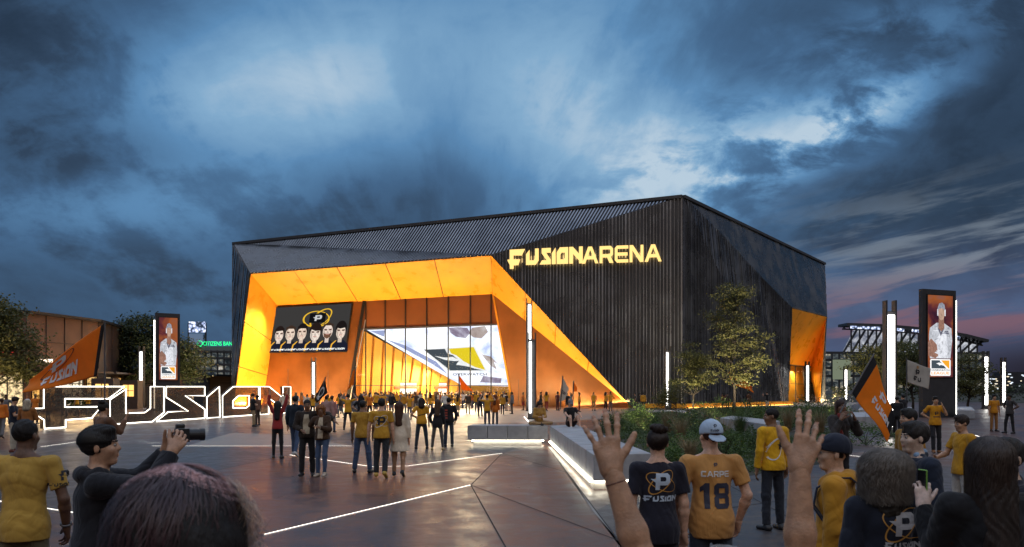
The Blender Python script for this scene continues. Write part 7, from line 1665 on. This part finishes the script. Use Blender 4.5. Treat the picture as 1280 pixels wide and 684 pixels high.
flag('white flag with small crest and black letters in front of the poster pylon', ((1133.5, 448), (1133.5, 512)), ((1134, 450), (1134.5, 478), (1160, 487), (1163, 461)), MF_W, 40, .03, 1.0, [('writing', uvword('FU', .28, .62, .80, .58), M_PRINTK), ('emblem', uvmark([EMBLEM_P], .36, .54, .50, .26), M_PRINTK), ('emblem', uvmark([EMBLEM_P], .40, .50, .24, .10), M_PRINTO)], edge=None)
flag('black flag with white round emblem tilted above the heads', ((407, 471), (395, 520)), ((406, 473), (393, 499), (396, 504), (409.5, 491)), MF_K, 50, .06, 1.0, [('emblem', [ellipse_ring(.5, .45, .25, .25, 0, .05)], M_PRINTW), ('writing', uvword('FUSION', .85, .2, .85, .72), M_PRINTW)])
flag('small orange flag held high beside the slanted glass edge', ((444.5, 459), (441, 512)), ((444.5, 460), (442, 481), (435, 487), (441, 464)), MF_O, 45, .05, 1.0)
flag('orange flag swirling over the crowd in the glass lobby doorway', ((573.5, 467), (575, 505)), ((573, 468.5), (577, 487), (592, 490), (585, 483)), MF_O, 78, .05, 1.0)
flag('white flag with dark letters in front of the copper wall', ((703.5, 470), (700, 512)), ((703, 471.5), (699, 503), (706, 500), (711, 486)), MF_W, 62, .04, 1.0, [('writing', uvword('FUSION', .2, .8, .62, .45), M_PRINTK)])
flag('small orange flag behind the white one by the copper wall', ((717, 476), (716, 508)), ((717, 477), (716, 489), (721, 490), (721.5, 485)), MF_O, 78, .04, 1.0)
flag('orange flag glowing behind the planter tree branches', ((909, 462), (932, 508)), ((909, 463.5), (915, 480), (943, 491), (940, 484)), MF_O, 79.5, .06, 1.3)

# ------------------------------------------------------------------ the crowd by the glass front
VAR = []
specs = [(('down', 'down'), ('stand', 'stand'), 'tee', 'pants', 'short', 1.0, 'arms hanging'), (('pocket', 'down'), ('fwd', 'back'), 'long', 'pants', 'short', 1.0, 'walking'), (('hips', 'down'), ('wide', 'stand'), 'tee', 'shorts', 'short', 1.02, 'hand on hip'), (('down', 'fold'), ('stand', 'stand'), 'coat', 'leggings', 'long', .9, 'long coat'),
         (('up', 'up'), ('wide', 'wide'), 'tee', 'pants', 'short', 1.0, 'both arms raised'), (('photo', 'photo'), ('stand', 'wide'), 'jacket', 'pants', 'short', 1.02, 'raising a phone'), (('fold', 'fold'), ('relax', 'stand'), 'long', 'leggings', 'bob', .9, 'arms folded'), (('down', 'down'), ('fwd', 'back'), 'tee', 'skirt', 'long', .88, 'wearing a skirt'),
         (('down', 'up'), ('stand', 'wide'), 'jersey', 'pants', 'bun', .92, 'waving one arm'), (('pocket', 'pocket'), ('stand', 'relax'), 'hoodie', 'pants', 'short', 1.03, 'hands in pockets')]
for i, (ar, lg, tp, bt, hr_, w_, ds) in enumerate(specs):
    out = make_person('', (0, 0, 0), 0, H=1.74, w=w_, arms=ar, legs=lg, top=tp, bottom=bt, hair=hr_, res=.027, parts=False, seed=i, hem=-.32 if tp == 'coat' else -.06)
    Vs, Qs, Ms, n = [], [], [], 0
    for nm in out:
        V, Q_, m = out[nm]; Vs.append(V); Qs.append(Q_ + n); n += len(V); Ms += [{'body': 0, 'hair': 2, 'shoes': 4}.get(nm, 3 if nm in ('trousers', 'shorts', 'skirt') else 1)] * len(Q_)
    me = np_mesh('person', np.concatenate(Vs), np.concatenate(Qs)); 
    for m in (skinm(TAN), clothm(AMBER), hairm(BLKH), clothm(DKDENIM), mat('shoe_dark', (.02, .02, .02))): me.materials.append(m)
    me.polygons.foreach_set('material_index', Ms); me.update(); VAR.append((me, ds))
TOPS = [('amber', AMBER), ('amber', AMBER), ('orange', ORANGEC), ('mustard', MUSTARD), ('black', BLACKC), ('grey', GREYC), ('cream', CREAM), ('white', WHITEC), ('brown', BRNC), ('amber', AMBER)]
BOTS = [('dark', (.02, .022, .028)), ('denim', DENIM), ('khaki', KHAKI), ('grey', GREYC)]
HAIRS = [('black', BLKH), ('brown', BRNH), ('fair', (.24, .15, .06)), ('red', REDH)]
BAY = ['by the slanted jamb', 'first glass bay', 'second glass bay', 'third glass bay', 'fourth glass bay', 'fifth glass bay', 'sixth glass bay', 'last glass bay']
rnd = random.Random(21); seen = set(); spots = []
def crowd(px, Y, where, group):
    for _ in range(200):
        me, ds = VAR[rnd.randrange(len(VAR))]; t_, b_, h_ = rnd.choice(TOPS), rnd.choice(BOTS), rnd.choice(HAIRS); lab = f'{h_[0]} hair, {t_[0]} top, {b_[0]} bottoms, {ds}, {where}'
        if lab not in seen: break
    seen.add(lab); o = bpy.data.objects.new('person', me); COL.objects.link(o); o.location = gx(px, Y); o.rotation_euler = (0, 0, rnd.choice((0, 0, .4, -.5, 1.4, -1.5, 2.6, math.pi, .2))); k = rnd.uniform(.93, 1.05); o.scale = (k, k, k)
    for i, m in ((0, skinm(rnd.choice((LIGHT, TAN, BROWN, DARKSK)))), (1, clothm(t_[1])), (2, hairm(h_[1])), (3, clothm(b_[1]))): o.material_slots[i].link = 'OBJECT'; o.material_slots[i].material = m
    tag(o, lab, 'person', group)
def free(px, Y, d=.55):
    p = gx(px, Y)
    if all((p - q).length > d for q in spots): spots.append(p); return True
    return False
def bay(px): return BAY[sum(px > x for x in mxs)]
n = 0
while n < 60:
    px, Y = rnd.uniform(442, 632), rnd.choice((rnd.uniform(76, 92), rnd.uniform(84, 92.5)))
    if free(px, Y, .6): crowd(px, Y, 'outside ' + bay(px) if 'bay' in bay(px) else 'outside ' + bay(px), 'crowd outside the glass front'); n += 1
n = 0
while n < 56:
    px, Y = rnd.uniform(458, 634), rnd.uniform(101, 111)
    p = gx(px, Y)
    if (p - wA).dot(wn) > 1.4 and free(px, Y, .5): crowd(px, Y, 'inside ' + bay(px) if 'bay' in bay(px) else 'inside ' + bay(px), 'crowd inside the glass lobby'); n += 1
for i, (px, Y) in enumerate(((370, 62), (377, 66), (384, 63), (391, 58), (396, 70), (424, 66), (430, 70), (364, 74), (444, 60), (452, 64), (462, 58), (490, 60), (470, 68), (505, 66), (512, 54), (520, 70), (538, 66), (556, 62), (572, 58), (585, 66), (596, 70), (545, 74), (480, 74), (458, 72), (426, 56), (410, 60), (378, 72), (355, 58), (600, 60), (628, 64), (640, 66))):
    crowd(px, Y, ('before the team screen wall' if px < 440 else 'out on the open paving'), 'people scattered before the entrance')
for i, (px, Y) in enumerate(((2, 33), (8, 44), (44, 47), (60, 52), (80, 60), (96, 62), (110, 66), (225, 78), (238, 84), (262, 90))):
    crowd(px, Y, 'by the shops behind the letters' if px < 150 else 'past the giant letters', 'people by the shops')
